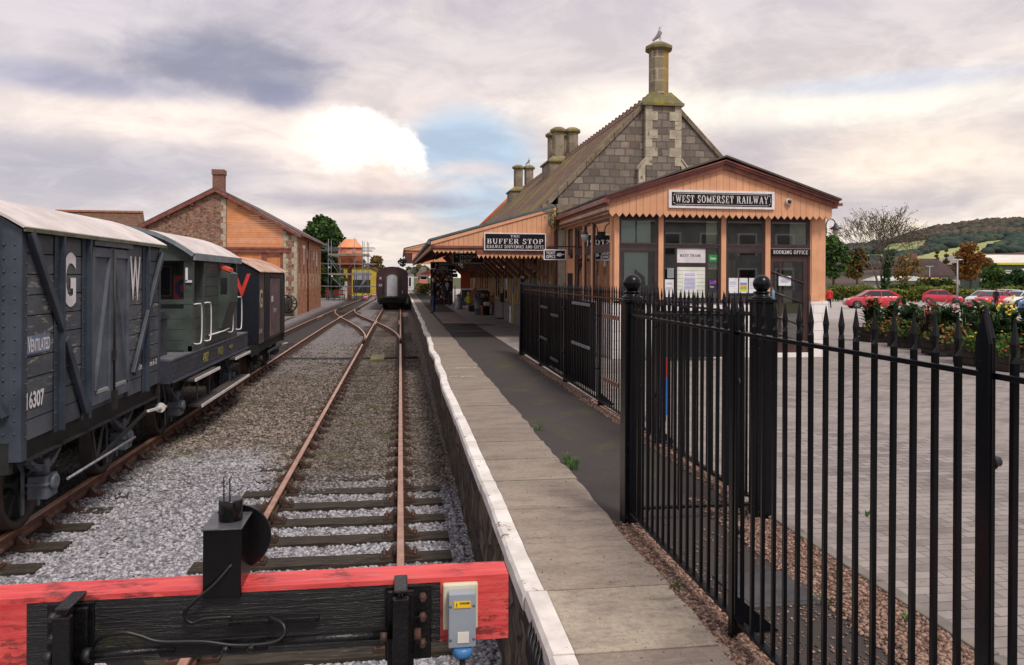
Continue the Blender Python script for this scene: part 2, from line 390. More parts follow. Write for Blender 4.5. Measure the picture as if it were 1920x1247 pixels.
b.grid(lambda x, y: (x, y, -1.2 if x < 1.052 else fall(x, min(y, 130) if x < 200 else 130)-.06), xs, ys)
struct(b.build('ground', ground_m, loc=(0,0,0)))

def gravel_mat():
    n = N('ballast_gravel'); v = n.co(); o = n.sep(v)
    vo = n.vor(v, 24.); r = n.sep(vo[1])[0]
    clean = n.mix(r, lin((108,106,111)), lin((178,176,182)))
    dirty = n.mix(r, lin((72,62,55)), lin((144,129,117)))
    zone = n.math('ADD', o[1], n.math('MULTIPLY', n.math('SUBTRACT', n.noise(v, .9, 5), .5), 5.))
    zone = n.math('ADD', zone, n.math('MULTIPLY', n.step(o[0], -2.2, -1.4), 2.2)); near = n.step(zone, 14., 11.)
    far = n.math('MULTIPLY', n.step(zone, 21., 25.), n.step(o[0], -1.2, -1.9))
    c = n.mix(n.math('MULTIPLY', n.math('MAXIMUM', near, n.math('MULTIPLY', far, .55)), .92), dirty, clean)
    oil = n.math('MULTIPLY', n.step(n.math('ADD', o[0], n.math('MULTIPLY', n.noise(v, 1.3, 4), .9)), -3.15, -3.75), n.step(o[0], -7., -6.))
    c = n.mix(n.math('MULTIPLY', oil, .85), c, lin((40,35,33)))
    ms = n.math('MULTIPLY', n.step(n.noise(v, 1.1, 8, .75), .55, .66), n.step(o[1], 10.2, 13.)); ms = n.math('MULTIPLY', ms, n.step(o[1], 60., 30.))
    c = n.mix(n.math('MULTIPLY', ms, .75), c, lin((74,84,36)))
    lf = n.step(n.noise(v, 7., 3), .72, .75); c = n.mix(n.math('MULTIPLY', lf, .7), c, lin((104,72,52)))
    c = n.mix(n.step(vo[0], .55, .8), c, tuple(x*.4 for x in lin((70,64,60))))
    h = n.math('SUBTRACT', 1., vo[0])
    return n.fin(c, .9, n.bump(h, .9, .04), spec=.25)
ballast_m = gravel_mat()
def bz(x, y):
    t = min(1, max(0, (y-10.1)/1.2)); z = -1.125+.043*t
    z += .012*sin(3.1*x+1.7*y)*sin(1.3*x-2.1*y)
    if x < -3: z -= .02
    return z
b = MB()
b.grid(lambda x, y: (x, y, bz(x, y)), [-40,-26,-16,-9,-7.4]+[-6.6+.3*i for i in range(25)]+[.72, 1.0], [-3+.35*i for i in range(80)]+[25+2*i for i in range(20)]+[66,75,90,120,170])
struct(b.build('ballast', ballast_m, loc=(0,0,0)))
b = MB(); b.grid(lambda x, y: (x, y, -1.03+.004*sin(x*3+y)), [-60,-30,-12,-7.9+.25,-7.3], [18,25,32,40,48,56])
yard_m = paint('yard_dirt', lin((118,108,100)), lin((92,84,76)), .95, 1.2, .5, 20.)
struct(b.build('yard_path', yard_m, loc=(0,0,0)))

# loose stones: real little rocks over the ballast nearest the camera
def stones(name, n, reg, size, mat, zf, seed, keep=None):
    g = np.random.default_rng(seed); ph = (1+5**.5)/2
    V = np.array([(-1,ph,0),(1,ph,0),(-1,-ph,0),(1,-ph,0),(0,-1,ph),(0,1,ph),(0,-1,-ph),(0,1,-ph),(ph,0,-1),(ph,0,1),(-ph,0,-1),(-ph,0,1)])/1.9
    Fc = np.array([(0,11,5),(0,5,1),(0,1,7),(0,7,10),(0,10,11),(1,5,9),(5,11,4),(11,10,2),(10,7,6),(7,1,8),(3,9,4),(3,4,2),(3,2,6),(3,6,8),(3,8,9),(4,9,5),(2,4,11),(6,2,10),(8,6,7),(9,8,1)])
    u = g.random(n); y = 1/((1/reg[2])*(1-u)+(1/reg[3])*u); x = reg[0]+(reg[1]-reg[0])*g.random(n)
    if keep is not None: k = keep(x, y, g.random(n)); x, y = x[k], y[k]
    n = len(x); s = size*(.55+.9*g.random(n)**1.5)
    z = np.array([zf(a, b_) for a, b_ in zip(x, y)])+s*(.05+.3*g.random(n))
    P = V[None]*(1+.75*(g.random((n,12,3))-.5))*np.stack([1+.5*g.random(n), .8+.4*g.random(n), .55+.35*g.random(n)], 1)[:,None,:]
    a = g.random(n)*6.28; ca, sa = np.cos(a)[:,None], np.sin(a)[:,None]; t = (g.random(n)-.5)*1.2; ct, st = np.cos(t)[:,None], np.sin(t)[:,None]
    X, Y, Z = P[...,0], P[...,1], P[...,2]; Y, Z = Y*ct-Z*st, Y*st+Z*ct; X, Y = X*ca-Y*sa, X*sa+Y*ca
    P = np.stack([X, Y, Z], -1)*s[:,None,None]+np.stack([x, y, z], 1)[:,None,:]
    me = bpy.data.meshes.new(name); nf = n*20
    me.vertices.add(n*12); me.vertices.foreach_set('co', P.reshape(-1).astype(np.float32))
    L = (Fc[None]+(np.arange(n)*12)[:,None,None]).reshape(-1)
    me.loops.add(nf*3); me.loops.foreach_set('vertex_index', L.astype(np.int32))
    me.polygons.add(nf); me.polygons.foreach_set('loop_start', (np.arange(nf)*3).astype(np.int32)); me.polygons.foreach_set('loop_total', np.full(nf, 3, np.int32))
    me.attributes.new('tone', 'FLOAT', 'FACE').data.foreach_set('value', np.repeat(g.random(n), 20).astype(np.float32))
    me.materials.append(mat); me.update(); me.validate()
    o = bpy.data.objects.new(name, me); COL.objects.link(o); o['kind'] = 'stuff'; return o
n = N('ballast_stone'); v = n.co(); o = n.sep(v); t = n.attr('tone')
cl_ = n.mix(t, lin((98,96,101)), lin((182,180,185))); dr_ = n.mix(n.step(t, .0, 1.), lin((62,53,47)), lin((156,141,128)))
dr_ = n.mix(n.math('MULTIPLY', n.step(n.noise(v, 1.7, 7, .7), .45, .65), .6), dr_, lin((60,52,44)))
dr_ = n.mix(n.math('MULTIPLY', n.step(o[0], -1.75, -1.5), .45), dr_, lin((58,50,40)))
zone = n.math('ADD', o[1], n.math('MULTIPLY', n.math('SUBTRACT', n.noise(v, .9, 5), .5), 3.5)); zone = n.math('ADD', zone, n.math('MULTIPLY', n.step(o[0], -2.2, -1.4), 2.2))
c = n.mix(n.math('MULTIPLY', n.step(zone, 11.6, 14.), .92), cl_, dr_)
oil = n.math('MULTIPLY', n.step(n.math('ADD', o[0], n.math('MULTIPLY', n.noise(v, 1.3, 4), .9)), -3.15, -3.75), n.step(o[0], -7., -6.))
c = n.mix(n.math('MULTIPLY', oil, .85), c, lin((42,36,34)))
c = n.mix(n.math('MULTIPLY', n.step(n.noise(v, 1.3, 8, .75), .54, .64), n.math('MULTIPLY', n.step(o[1], 10., 13.), .8)), c, lin((70,76,36)))
stone_m = n.fin(c, .85, n.bump(n.noise(v, 60., 3), .3, .01), spec=.3)
stones('ballast_stones', 135000, (-5.2, .68, 3.6, 15.), .0195, stone_m, bz, 3, lambda x, y, r: x > -.46*y-.6)
stones('ballast_stones', 42000, (-6.0, .70, 12., 34.), .022, stone_m, bz, 4, lambda x, y, r: (x > -.42*y-.5) & (r < .9))
# ------------------------------------------------------------------ tracks
RP = [(-.032,0),(.032,0),(.036,-.008),(.034,-.035),(.012,-.047),(.012,-.10),(.03,-.115),(.03,-.146),(-.03,-.146),(-.03,-.115),(-.012,-.10),(-.012,-.047),(-.034,-.035),(-.036,-.008)]
def sweep(pts, prof=RP, zt=-.92):
    rings = []
    for i, (x, y) in enumerate(pts):
        a, c = pts[max(0, i-1)], pts[min(len(pts)-1, i+1)]; dx, dy = c[0]-a[0], c[1]-a[1]; L = hypot(dx, dy); nx, ny = dy/L, -dx/L
        rings.append([(x+nx*p, y+ny*p, zt+q) for p, q in prof])
    b = MB().loft(rings, smooth=False); k = len(prof)
    for i in range(len(b.f)-2): b.m[i] = 0 if i % k in (0, 1, k-1) else 1
    return b
def offset(cf, ys, d):
    r = []
    for y in ys:
        dx = (cf(y+.05)-cf(y-.05))/.1; L = hypot(dx, 1); r.append((cf(y)+d/L, y-d*dx/L))
    return r
def cR(y): return -.735+.0006*(y-5)
def cL(y):
    if y < 30: return -4.8
    if y < 67: return -4.8+.0003*(y-30)**2
    return -4.389+.0195*(y-67)
def cX(y):
    t = min(1, max(0, (y-33)/34)); t = t*t*(3-2*t); return cR(y)*(1-t)+cL(y)*t
chair_b = MB()
chair_b.box(-.19,.19,-.09,.09,0,.035)
for sx in (-1, 1):
    chair_b.prism([(sx*.14,.03),(sx*.037,.03),(sx*.037,.125),(sx*.06,.125)][::sx], -.045, .045)
    for sy in (-1, 1): chair_b.lathe([(.024,.03),(.024,.055),(.012,.06),(.012,.085)], (sx*.155, .045*sy, 0), 6)
chair_b.box(.034,.064,-.11,.11,.05,.11, 1)
def make_track(label, cf, y0, y1, sleepers, ys):
    t = thing('railway_track', (cf(y0), y0, -1.2), label, 'track', 'railway tracks')
    for d in (-.752, .752): sweep(offset(cf, ys, d)).build('rail', [railm, railside], t)
    first = None
    for i, y in enumerate(sleepers):
        if first is None:
            sb = MB(); rs = random.Random(3)
            sb.loft([[(x, a*.128, -.125+(.0 if q else .125)+(rs.random()-.5)*.008) for a, q in ((-1,1),(1,1),(1,0),(-1,0))] for x in [-1.28+.16*k for k in range(17)]], smooth=False)
            first = sb.build('sleeper', timber, t, fix=True); first.location = Vector((cf(y), y, -1.078))-t.location
            for v in first.data.vertices: v.co -= Vector((0,0,0))
            me = first.data; off = t.location
            for v in me.vertices: v.co += off                 # back to sleeper-local coordinates
            ch = chair_b.build('rail_chair', [rust, timber], loc=(0,0,0)); ch.parent = first; ch.location = (-.752, 0, 0)
            c2 = ch.copy(); COL.objects.link(c2); c2.location = (.752, 0, 0); c2.rotation_euler = (0,0,pi)
            s = first
        else: s = dup(first, t)
        s.location = Vector((cf(y)+.03*(rnd.random()-.5), y, -1.078-.006*rnd.random()-(.035 if cf is cL else 0)))-t.location
        s.rotation_euler = (.01*(rnd.random()-.5), .006*(rnd.random()-.5), -atan(cf(y+.1)*5-cf(y-.1)*5)+.012*(rnd.random()-.5))
    return t
fy = lambda a, b, s: [a+s*i for i in range(int((b-a)/s)+1)]
trackR = make_track('rusty track running from the red buffer beam to the maroon coach', cR, 5, 90, fy(4.75, 68, .645), [2.2, 60, 90])
trackL = make_track('track on the left carrying the three goods wagons', cL, 5, 150, fy(6.3, 70, .645), fy(4, 152, 4))
trackX = make_track('curving crossover track linking the platform line to the wagon line', cX, 34, 70, fy(38, 64, .8), fy(31.5, 69, 1.25))
for a, b_, cf, d in ((45.2, 48.6, cR, -.68), (51.5, 54.5, cL, .68), (45, 48.5, cR, .67), (52, 55, cL, -.67)):
    sweep(offset(cf, fy(a, b_, .5), d), zt=-.925).build('check_rail', [railm, railside], trackX)
b = MB(); b.box(-.98,-.52,26.2,27.7,-1.12,-.98); tag(b.build('point_cover', paint('mossy_box_paint', lin((118,110,74)), lin((88,84,56)), .9, 4., .3), bevel=.01), 'mossy timber cover box between the rails of the platform line', 'cover')
b = MB()
for k in range(3): b.tube([(-7, 27.2+.12*k, -1.03), (.62, 27.0+.12*k, -1.03)], .022, 6)
tag(b.build('point_rodding', iron), 'dark point rodding crossing the ballast beside the mossy cover box', 'rodding')

# ------------------------------------------------------------------ platform
wall_m = rubble('platform_stone', (lin((92,80,74)), lin((64,56,52)), lin((112,98,88))), lin((58,52,48)), 5.5, 3.4, .03, moss=lin((84,80,46)), bump=1.)
pw = thing('platform_wall', (.9, 5, -1.2), 'rough dark stone face of the platform beside the track', 'wall')
yw = [-3+.25*i for i in range(160)]+[38,42,46,52,60,70,90,130,170]
rr = random.Random(5); jit = {}
def wx(y, z):
    k = (round(y*4), round(z*9)); 
    if k not in jit: jit[k] = rr.random()
    return edgeX(y)+.035+.03*jit[k]-.03*(z+.1)
b = MB(); b.grid(lambda z, y: (wx(y, z), y, z), [-1.25+.1*i for i in range(12)]+[-.09], yw, smooth=True)
for i in range(len(b.f)): b.f[i] = b.f[i][::-1]
b.build('stone_face', wall_m, pw)
coping_m = paint('coping_white_paint', lin((230,224,218)), lin((206,199,192)), .75, 4., .3, 30., wear=lin((140,128,116)), wsc=7., wth=.60, spec=.3)
flag_m = N('flagstone'); n = flag_m; v = n.co(); o = n.sep(v)
c = n.mix(n.attr('tone'), lin((176,164,146)), lin((150,136,124)))
c = n.mix(n.math('MULTIPLY', n.step(o[1], 5.2, 7.5), .65), c, lin((128,116,106)))
c = n.mix(n.math('MULTIPLY', n.step(n.noise(n.scale(v, (1,1.6,1)), 2.2, 8, .7), .42, .7), .6), c, lin((112,100,92)))
c = n.mix(n.math('MULTIPLY', n.step(n.noise(n.scale(v, (.5,2.2,1)), 3.5, 9, .75), .50, .72), .65), c, lin((92,82,76)))
c = n.mix(n.math('MULTIPLY', n.step(n.noise(v, 60., 5, .75), .60, .75), .5), c, lin((100,92,86)))
c = n.mix(n.math('MULTIPLY', n.step(n.noise(v, 26., 6, .8), .42, .68), .45), c, lin((104,95,88)))
c = n.mix(n.math('MULTIPLY', n.step(n.noise(v, 1.2, 7, .7), .5, .7), .4), c, lin((92,86,80)))
c = n.mix(n.math('MULTIPLY', n.step(n.noise(v, 70., 3), .64, .72), .5), c, lin((206,196,180)))
flag_m = n.fin(c, .88, n.bump(n.noise(v, 70., 5), .35, .01), spec=.25)
cp, fl = MB(), MB(); y = -2.6; k = 0; rr = random.Random(9)
def wob(y): return (.015*sin(y*1.9)+.016*sin(y*.83+1))*min(1, max(0, (y-10)/5))
def flagR(y):
    return 1.56+.008*sin(y*2.1)
while y < 120:
    L = .78+.1*(rr.random()-.5) if y < 40 else 2.5
    a = y+.006; e = y+L-.007; dz = .006*(rr.random()-.5); dx = .012*(rr.random()-.5)
    cp.t = rr.random(); fl.t = rr.random(); m = 4
    def cpx(yy): return edgeX(yy)+dx+wob(yy)
    rings = []
    for q in range(m+1):
        yy = a+(e-a)*q/m; x = cpx(yy); j = .006*(rr.random()-.5)
        rings.append([(x+.02,yy,-.115),(x,yy,-.10),(x+j,yy,-.018),(x+.018,yy,dz+.004),(x+.122+j,yy,dz+.004),(x+.122,yy,-.115)])
    cp.loft(rings[::-1], smooth=False)
    rings = []
    for q in range(m+1):
        yy = a+(e-a)*q/m; x = cpx(yy)+.124; j = .03*(rr.random()-.5); xr = flagR(yy)+j
        rings.append([(x,yy,-.11),(x,yy,dz-.004),(x+.006,yy,dz),(xr-.01,yy,dz),(xr,yy,dz-.012),(xr,yy,-.11)])
    fl.loft(rings[::-1], smooth=False); y += L
cp.build('coping', coping_m, pw)
struct(fl.build('platform_paving', flag_m, loc=(0,0,0)))
n = N('asphalt'); v = n.co(); o = n.sep(v)
c = n.mix(n.noise(v, 90., 2), lin((50,46,46)), lin((80,73,70)))
c = n.mix(n.math('MULTIPLY', n.step(n.noise(v, .8, 6), .4, .65), .5), c, lin((62,56,54)))
mo = n.math('MULTIPLY', n.step(n.noise(n.scale(v, (1,.8,1)), 1.15, 9, .78), .50, .66), n.math('MULTIPLY', n.step(o[1], 20., 16.), n.step(o[1], 5.3, 7.)))
c = n.mix(n.math('MULTIPLY', mo, .5), c, lin((88,88,44)))
c = n.mix(n.step(n.noise(v, 48., 2), .73, .76), c, lin((150,142,132)))
asph_m = n.fin(c, .9, n.bump(n.noise(v, 120., 3), .4, .01), spec=.25)
b = MB(); b.grid(lambda x, y: (x, y, -.03 if x < 1.2 else -.01-.003*sin(y*2+x)), [.95,1.3,1.8,2.3,2.76,4.7], [-3,0,2,4,6,8,10,13,17,22,30,40,60,120])
struct(b.build('platform_surface', asph_m, loc=(0,0,0)))
canopy_pave = paint('canopy_paving', lin((134,118,108)), lin((112,98,90)), .85, 2., .2, 30.)
b = MB()
for i in range(7):
    for j in range(8): b.t = rnd.random()*.4; b.box(1.66+.41*i, 1.655+.41*(i+1), 30.4+1.1*j, 30.39+1.1*(j+1), -.05, -.004)
struct(b.build('canopy_floor_paving', canopy_pave, loc=(0,0,0)))
b = MB(); b.box(1.63,4.4,25.55,25.6,-.05,-.001); b.box(1.63,4.4,29.9,30.38,-.05,-.001); struct(b.build('paving_joint', paint('pale_joint', lin((150,136,124)), lin((130,118,108)), .9), loc=(0,0,0)))
b = MB()
for i in range(12): b.box(2.1+.12*i, 2.17+.12*i, 28.4, 29.2, .001, .006)
tag(b.build('drain_grating', iron), 'dark metal drain grating across the platform before the canopy', 'grating')
b = MB()
for yy, x1 in ((15.05, .62), (13.75, .5)): b.box(edgeX(yy)+.16, edgeX(yy)+.16+x1, yy, yy+.09, .002, .006)
struct(b.build('painted_marking', paint('worn_line_paint', lin((196,186,176)), lin((150,140,130)), .8, 9., 0, wear=lin((128,116,106)), wsc=14., wth=.5), loc=(0,0,0)))
# block paving of the forecourt
n = N('block_paving'); v = n.co(); o = n.sep(v); bk = n.n('ShaderNodeTexBrick'); n.put(v, bk.inputs['Vector'])
for k_, x in (('Color1', lin((150,141,137))), ('Color2', lin((108,101,100))), ('Mortar', lin((92,86,82)))): bk.inputs[k_].default_value = (*x, 1)
for k_, x in (('Scale', 1.), ('Mortar Size', .006), ('Mortar Smooth', .3), ('Bias', -.2), ('Brick Width', .21), ('Row Height', .105)): bk.inputs[k_].default_value = x
c = n.mix(n.math('MULTIPLY', n.step(n.noise(v, .5, 7), .35, .7), .5), bk.outputs[0], lin((158,148,142)))
c = n.mix(n.math('MULTIPLY', n.step(n.noise(v, 1.9, 8, .75), .46, .72), .6), c, lin((98,90,85)))
c = n.mix(n.math('MULTIPLY', n.step(n.noise(v, .9, 3, .5), .62, .66), .3), c, lin((112,102,96)))
c = n.mix(n.math('MULTIPLY', n.step(n.noise(v, 8., 5, .7), .66, .7), .5), c, lin((80,74,70)))
c = n.mix(n.math('MULTIPLY', n.step(n.noise(v, 1.7, 9, .78), .62, .67), .6), c, lin((106,112,66)))
c = n.mix(n.step(o[1], 33., 40.), c, n.mix(n.noise(v, .25, 5), lin((150,144,140)), lin((176,168,162))))
pave_m = n.fin(c, .85, n.bump(n.math('SUBTRACT', 1., bk.outputs[1]), .4, .01), spec=.3)
b = MB(); b.grid(lambda x, y: (x, y, fall(x, y)), [2.82,4,6,9,10.5,12,13,14,15.5,18,22,30,45,70,110,150], [-4,2,8,13,17,21,26,34,44,60,80,100,116])
struct(b.build('forecourt_paving', pave_m, loc=(0,0,0)))
kerb_m = paint('kerb_concrete', lin((130,122,114)), lin((106,100,94)), .9, 3., .3)
b = MB(); y = -3
while y < 5.3: b.box(2.74, 2.83, y, y+.88, -.1, .012); y += .9
struct(b.build('forecourt_kerb', kerb_m, bevel=.008, loc=(0,0,0)))
n = N('leaf_litter'); v = n.co(); r = n.sep(n.vor(v, 55.)[1])[0]
litter_m = n.fin(n.mix(r, lin((62,50,42)), lin((140,112,98))), .9, n.bump(n.vor(v, 55.)[0], .8, .01), spec=.2)
b = MB(); b.grid(lambda x, y: (x+.05*sin(y*2.3)*(x < 2.5), y, -.004), [2.36,2.5,2.74], [-3+.3*i for i in range(29)])
b.grid(lambda x, y: (x+.02*sin(y*3.1)*(x < 2.7), y, -.004), [2.66,2.7,2.80], [5.6+.3*i for i in range(40)])
b.grid(lambda x, y: (x+.015*sin(y*5.), y, -.0045), [1.515,1.56,1.74], [-3+.3*i for i in range(29)])
struct(b.build('gravel_margin', litter_m, loc=(0,0,0)))
n = N('litter_bit'); litb = n.fin(n.mix(n.attr('tone'), lin((72,56,48)), lin((166,136,120))), .85, spec=.3)
flatz = lambda x, y: -.004
stones('leaf_litter', 9500, (2.3, 2.74, 1.9, 6.), .0095, litb, flatz, 21)
stones('leaf_litter', 2600, (1.53, 1.72, 2.6, 5.5), .008, litb, flatz, 22)
stones('leaf_litter', 1600, (1.7, 2.3, 2., 5.4), .006, litb, flatz, 23)
stones('leaf_litter', 1500, (2.62, 2.78, 5.6, 17.), .010, litb, flatz, 24)
stones('leaf_litter', 160, (.85, 1.5, 3., 9.), .004, litb, lambda x, y: .002, 25)
b = MB(); b.box(1.86,2.34,3.95,4.42,-.03,.003); b.box(1.90,2.30,3.99,4.38,.003,.006)
tag(b.build('drain_cover', paint('cover_grey', lin((70,68,70)), lin((54,52,54)), .6, 6., .4), bevel=.003), 'grey square drain cover set in the gravel behind the near fence', 'drain cover')
def tuft(name, pts, mat, label, hgt=.12, nb=26, seed=1, spread=.07):
    r = random.Random(seed); b = MB()
    for (x, y, z) in pts:
        for _ in range(nb):
            a = r.random()*6.28; d = r.random()*spread; px, py = x+d*cos(a), y+d*sin(a); h = hgt*(.5+.7*r.random()); l = .6*h*r.random(); w_ = .005
            tx, ty = px+l*cos(a), py+l*sin(a); mx, my = px+.35*l*cos(a), py+.35*l*sin(a)
            b.add([(px-w_*sin(a), py+w_*cos(a), z), (px+w_*sin(a), py-w_*cos(a), z), (mx+w_*sin(a), my-w_*cos(a), z+h*.65), (mx-w_*sin(a), my+w_*cos(a), z+h*.65), (tx, ty, z+h)], [(0,1,2,3),(3,2,4)])
    o = b.build(name, mat); return tag(o, label, 'plant')
grass_m = paint('grass_blade', lin((86,118,58)), lin((62,92,48)), .7, 4., 0)
x, y, z = atZ(1075, 878, 0); tuft('grass_tuft', [(x, y, -.01), (x-.02, y+.2, -.01)], grass_m, 'tuft of grass growing at the paving edge left of the ball post', .11, 30, 1, .05)
x, y, z = atZ(1010, 805, 0); tuft('grass_tuft', [(x, y, -.01)], grass_m, 'small green weed at the paving edge farther from the ball post', .08, 20, 2, .05)
x, y, z = atZ(1270, 1098, 0); tuft('grass_tuft', [(x, y, -.01)], grass_m, 'small green weed at the foot of the near fence', .035, 22, 3, .05)
for k, (px, py) in enumerate(((1545,1130),(1625,965),(1700,1160))):
    x, y, z = atZ(px, py, 0); tuft('grass_tuft', [(x, y, -.005)], grass_m, ['flat green weed in the gravel behind the near fence', 'green weed in the block paving behind the pales', 'green weed by the kerb of the block paving'][k], .03, 26, 5+k, .06)

# ------------------------------------------------------------------ buffer stop
YB = 3.6
def bx(px, Y=YB, py=1130): return atY(px, py, Y)[0]
n = N('red_beam_paint'); v = n.co(); gr = n.noise(n.scale(v, (1.2,14,14)), 2.2, 8, .7)
c = n.mix(n.step(gr, .3, .7), lin((226,92,86)), lin((196,56,60)))
c = n.mix(n.math('MULTIPLY', n.step(n.noise(n.scale(v, (1,3.2,3.2)), 6., 10, .78), .475, .56), n.math('MULTIPLY', n.step(n.noise(v, 2.3, 4), .48, .58), .85)), c, lin((104,44,44)))
c = n.mix(n.step(n.noise(n.scale(v, (1,4.,4.)), 3.1, 8, .7), .66, .69), c, lin((150,124,110)))
c = n.mix(n.math('MULTIPLY', n.step(n.noise(n.scale(v, (1,4,4)), 3., 6), .64, .69), .6), c, lin((238,120,112)))
red_m = n.fin(c, .5, n.bump(gr, .35, .01), spec=.5)
n = N('tarred_timber'); v = n.co(); gr = n.noise(n.scale(v, (1,1,16)), 4., 8, .7, 1.2)
c = n.mix(gr, (.004,.004,.005), (.018,.017,.018)); c = n.mix(n.math('MULTIPLY', n.step(n.noise(v, 2.6, 5), .58, .7), .6), c, lin((64,62,30)))
tar_m = n.fin(c, .3, n.bump(gr, .7, .012), spec=.6)
bs = thing('buffer_stop', (-.76, 3.7, -1.1), 'red buffer stop beam with black middle closing the track', 'buffer stop')
xl, xr, x0, x1 = -2.1, .512, bx(50), bx(826)
b = MB(); z0, z1 = .085, .385; yb = YB+.17
b.box(xl, x0, YB, yb, z0, z1, 0); b.box(x1, xr, YB, yb, z0, z1, 0)
b.add([(x0,YB,z0),(x1,YB,z0),(x1,YB,z1-.022),(x0,YB,z1-.022),(x0,YB,z1),(x1,YB,z1),(x0,yb,z0),(x1,yb,z0),(x0,yb,z1),(x1,yb,z1)], [(0,1,2,3)], 1)
o = len(b.v)-10
for f in ((3,2,5,4),(4,5,9,8),(8,9,7,6)): b.f.append([i+o for i in f]); b.m.append(0); b.sm.append(False); b.tone.append(0)
b.f.append([o+6,o+7,o+1,o+0]); b.m.append(1); b.sm.append(False); b.tone.append(0)
b.build('beam', [red_m, tar_m], bs)
tarb = paint('black_tar_paint', (.004,.004,.005), (.009,.0085,.009), .3, 9., .6, 40., wear=(.05,.045,.04), wsc=20., wth=.68, spec=.4)
for px0, px1, tp in ((95, 143, 1115), (735, 768, 1092)):
    xc = (bx(px0, 3.45)+bx(px1, 3.45))/2; b = MB()
    b.box(xc-.035, xc+.035, 3.425, 3.462, -1.15, .365); b.box(xc-.01, xc+.01, 3.462, 3.54, -1.15, .36); b.box(xc-.06, xc+.06, 3.54, 3.558, -1.15, .355)
    b.box(xc-.03, xc+.03, 3.43, 3.62, .387, .40)
    b.build('rail_post', tarb, bs, bevel=.006)
    b = MB(); b.box(xc-(.12 if px0 < 200 else .07), xc+(.07 if px0 < 200 else .14), 3.585, 3.5995, .02, .36)
    b.build('backing_plate', tarb, bs, bevel=.004)
    b = MB()
    for dz in (.1, .22, .31): b.lathe([(.02,0),(.02,-.022),(.012,-.026),(.012,-.045)], (xc+(-.09 if px0 < 200 else .1), 3.585, dz), 6, 'y')
    b.lathe([(.03,0),(.03,.03)], (xc+.06, 3.5, .17), 6, 'x'); b.lathe([(.03,0),(.03,.03)], (xc-.09, 3.5, .17), 6, 'x')
    split(b, 'bolt', rust if px0 > 200 else iron, bs)
    b = MB(); b.prism([(3.77,.3),(3.77,.1),(4.9,-.9),(5.02,-.9)], xc-.03, xc+.03, 'yz'); b.build('raking_strut', tarb, bs)
b = MB(); b.tube([(bx(128,3.5),3.5,.165),(bx(330,3.5),3.5,.175)], .016, 10); b.tube([(bx(500,3.5),3.5,.178),(bx(745,3.5),3.5,.18)], .02, 10)
split(b, 'tie_rod', tarb, bs)
b = MB(); b.box(bx(300,3.5),bx(502,3.5),3.49,3.515,.145,.21); b.lathe([(.022,0),(.022,-.025),(.01,-.04)], (bx(425,3.49),3.49,.172), 6, 'y'); b.lathe([(.022,0),(.022,-.025),(.01,-.04)], (bx(473,3.49),3.49,.172), 6, 'y')
b.build('turnbuckle', tarb, bs, bevel=.003)
b = MB(); b.box(bx(432),bx(600),3.565,3.599,.225,.25); b.build('conduit', tarb, bs, bevel=.004)
cab = paint('black_cable', (.006,.006,.007), None, .45, 4., 0)
def pc(px, py, Y): return atY(px, py, Y)
def smoothpts(P, k=5):
    P = [Vector(p) for p in P]; out = []
    for i in range(len(P)-1):
        a, b_, c_, d = P[max(i-1,0)], P[i], P[i+1], P[min(i+2,len(P)-1)]
        for j in range(k):
            t = j/k; out.append(.5*((2*b_)+(c_-a)*t+(2*a-5*b_+4*c_-d)*t*t+(3*b_-a-3*c_+d)*t**3))
    return out+[P[-1]]
b = MB(); b.tube(smoothpts([pc(435,1058,3.575),pc(400,1098,3.54),pc(362,1130,3.55),pc(346,1150,3.56),pc(358,1168,3.56),pc(385,1160,3.56),pc(435,1157,3.56)]), .0085, 7)
tag(b.build('power_cable', cab), 'black cable drooping from the lamp down the front of the buffer beam', 'cable', 'black cables on the buffer beam')
b = MB(); b.tube(smoothpts([pc(170,1247,3.54),pc(176,1215,3.53),pc(190,1196,3.5),pc(230,1186,3.47),pc(262,1192,3.47),pc(300,1203,3.47),pc(380,1203,3.47),pc(440,1210,3.47),pc(505,1206,3.47),pc(532,1192,3.48),pc(530,1170,3.5),pc(505,1156,3.55)]), .0085, 7)
tag(b.build('power_cable', cab), 'black cable looped along the tie rod of the buffer beam', 'cable', 'black cables on the buffer beam')
# lamp on the beam
lp = thing('buffer_lamp', (bx(415,3.6,1090), 3.68, .385), 'glossy black lamp box standing on the red buffer beam', 'lamp')
gloss = paint('gloss_black_enamel', (.002,.002,.0025), (.004,.004,.005), .2, 6., .1, 40., wear=(.2,.2,.2), wsc=45., wth=.76, spec=.4)
xa, xb = bx(379,3.56,1040), bx(451,3.56,1040); xc = (xa+xb)/2
b = MB(); b.box(xa, xb, 3.57, 3.80, .355, .655); b.add([(xa-.006,3.555,.657),(xb+.006,3.555,.657),(xb+.006,3.83,.657),(xa-.006,3.83,.657),(xa-.006,3.555,.664),(xb+.006,3.555,.664),(xb+.006,3.83,.664),(xa-.006,3.83,.664)], [(0,3,2,1),(4,5,6,7),(0,1,5,4),(1,2,6,5),(2,3,7,6),(3,0,4,7)], 1)
b.build('lamp_body', [gloss, paint('worn_lamp_top', lin((104,104,108)), lin((70,70,74)), .35, 8., .1, metal=.3)], lp, bevel=.004)
b = MB(); b.lathe([(.152,0),(.152,.02),(.14,.03)], (xc+.02, 3.802, .545), 32, 'y'); b.build('backplate', gloss, lp)
b = MB(); b.lathe([(.08,.03),(.09,.05),(.07,.06)], (xc+.02, 3.802, .545), 20, 'y'); b.build('lens', gloss, lp)
b = MB(); b.lathe([(.053,0),(.053,.09),(.05,.096)], (xc+.012, 3.69, .664), 24); b.build('chimney_cap', gloss, lp, bevel=.003)
b = MB()
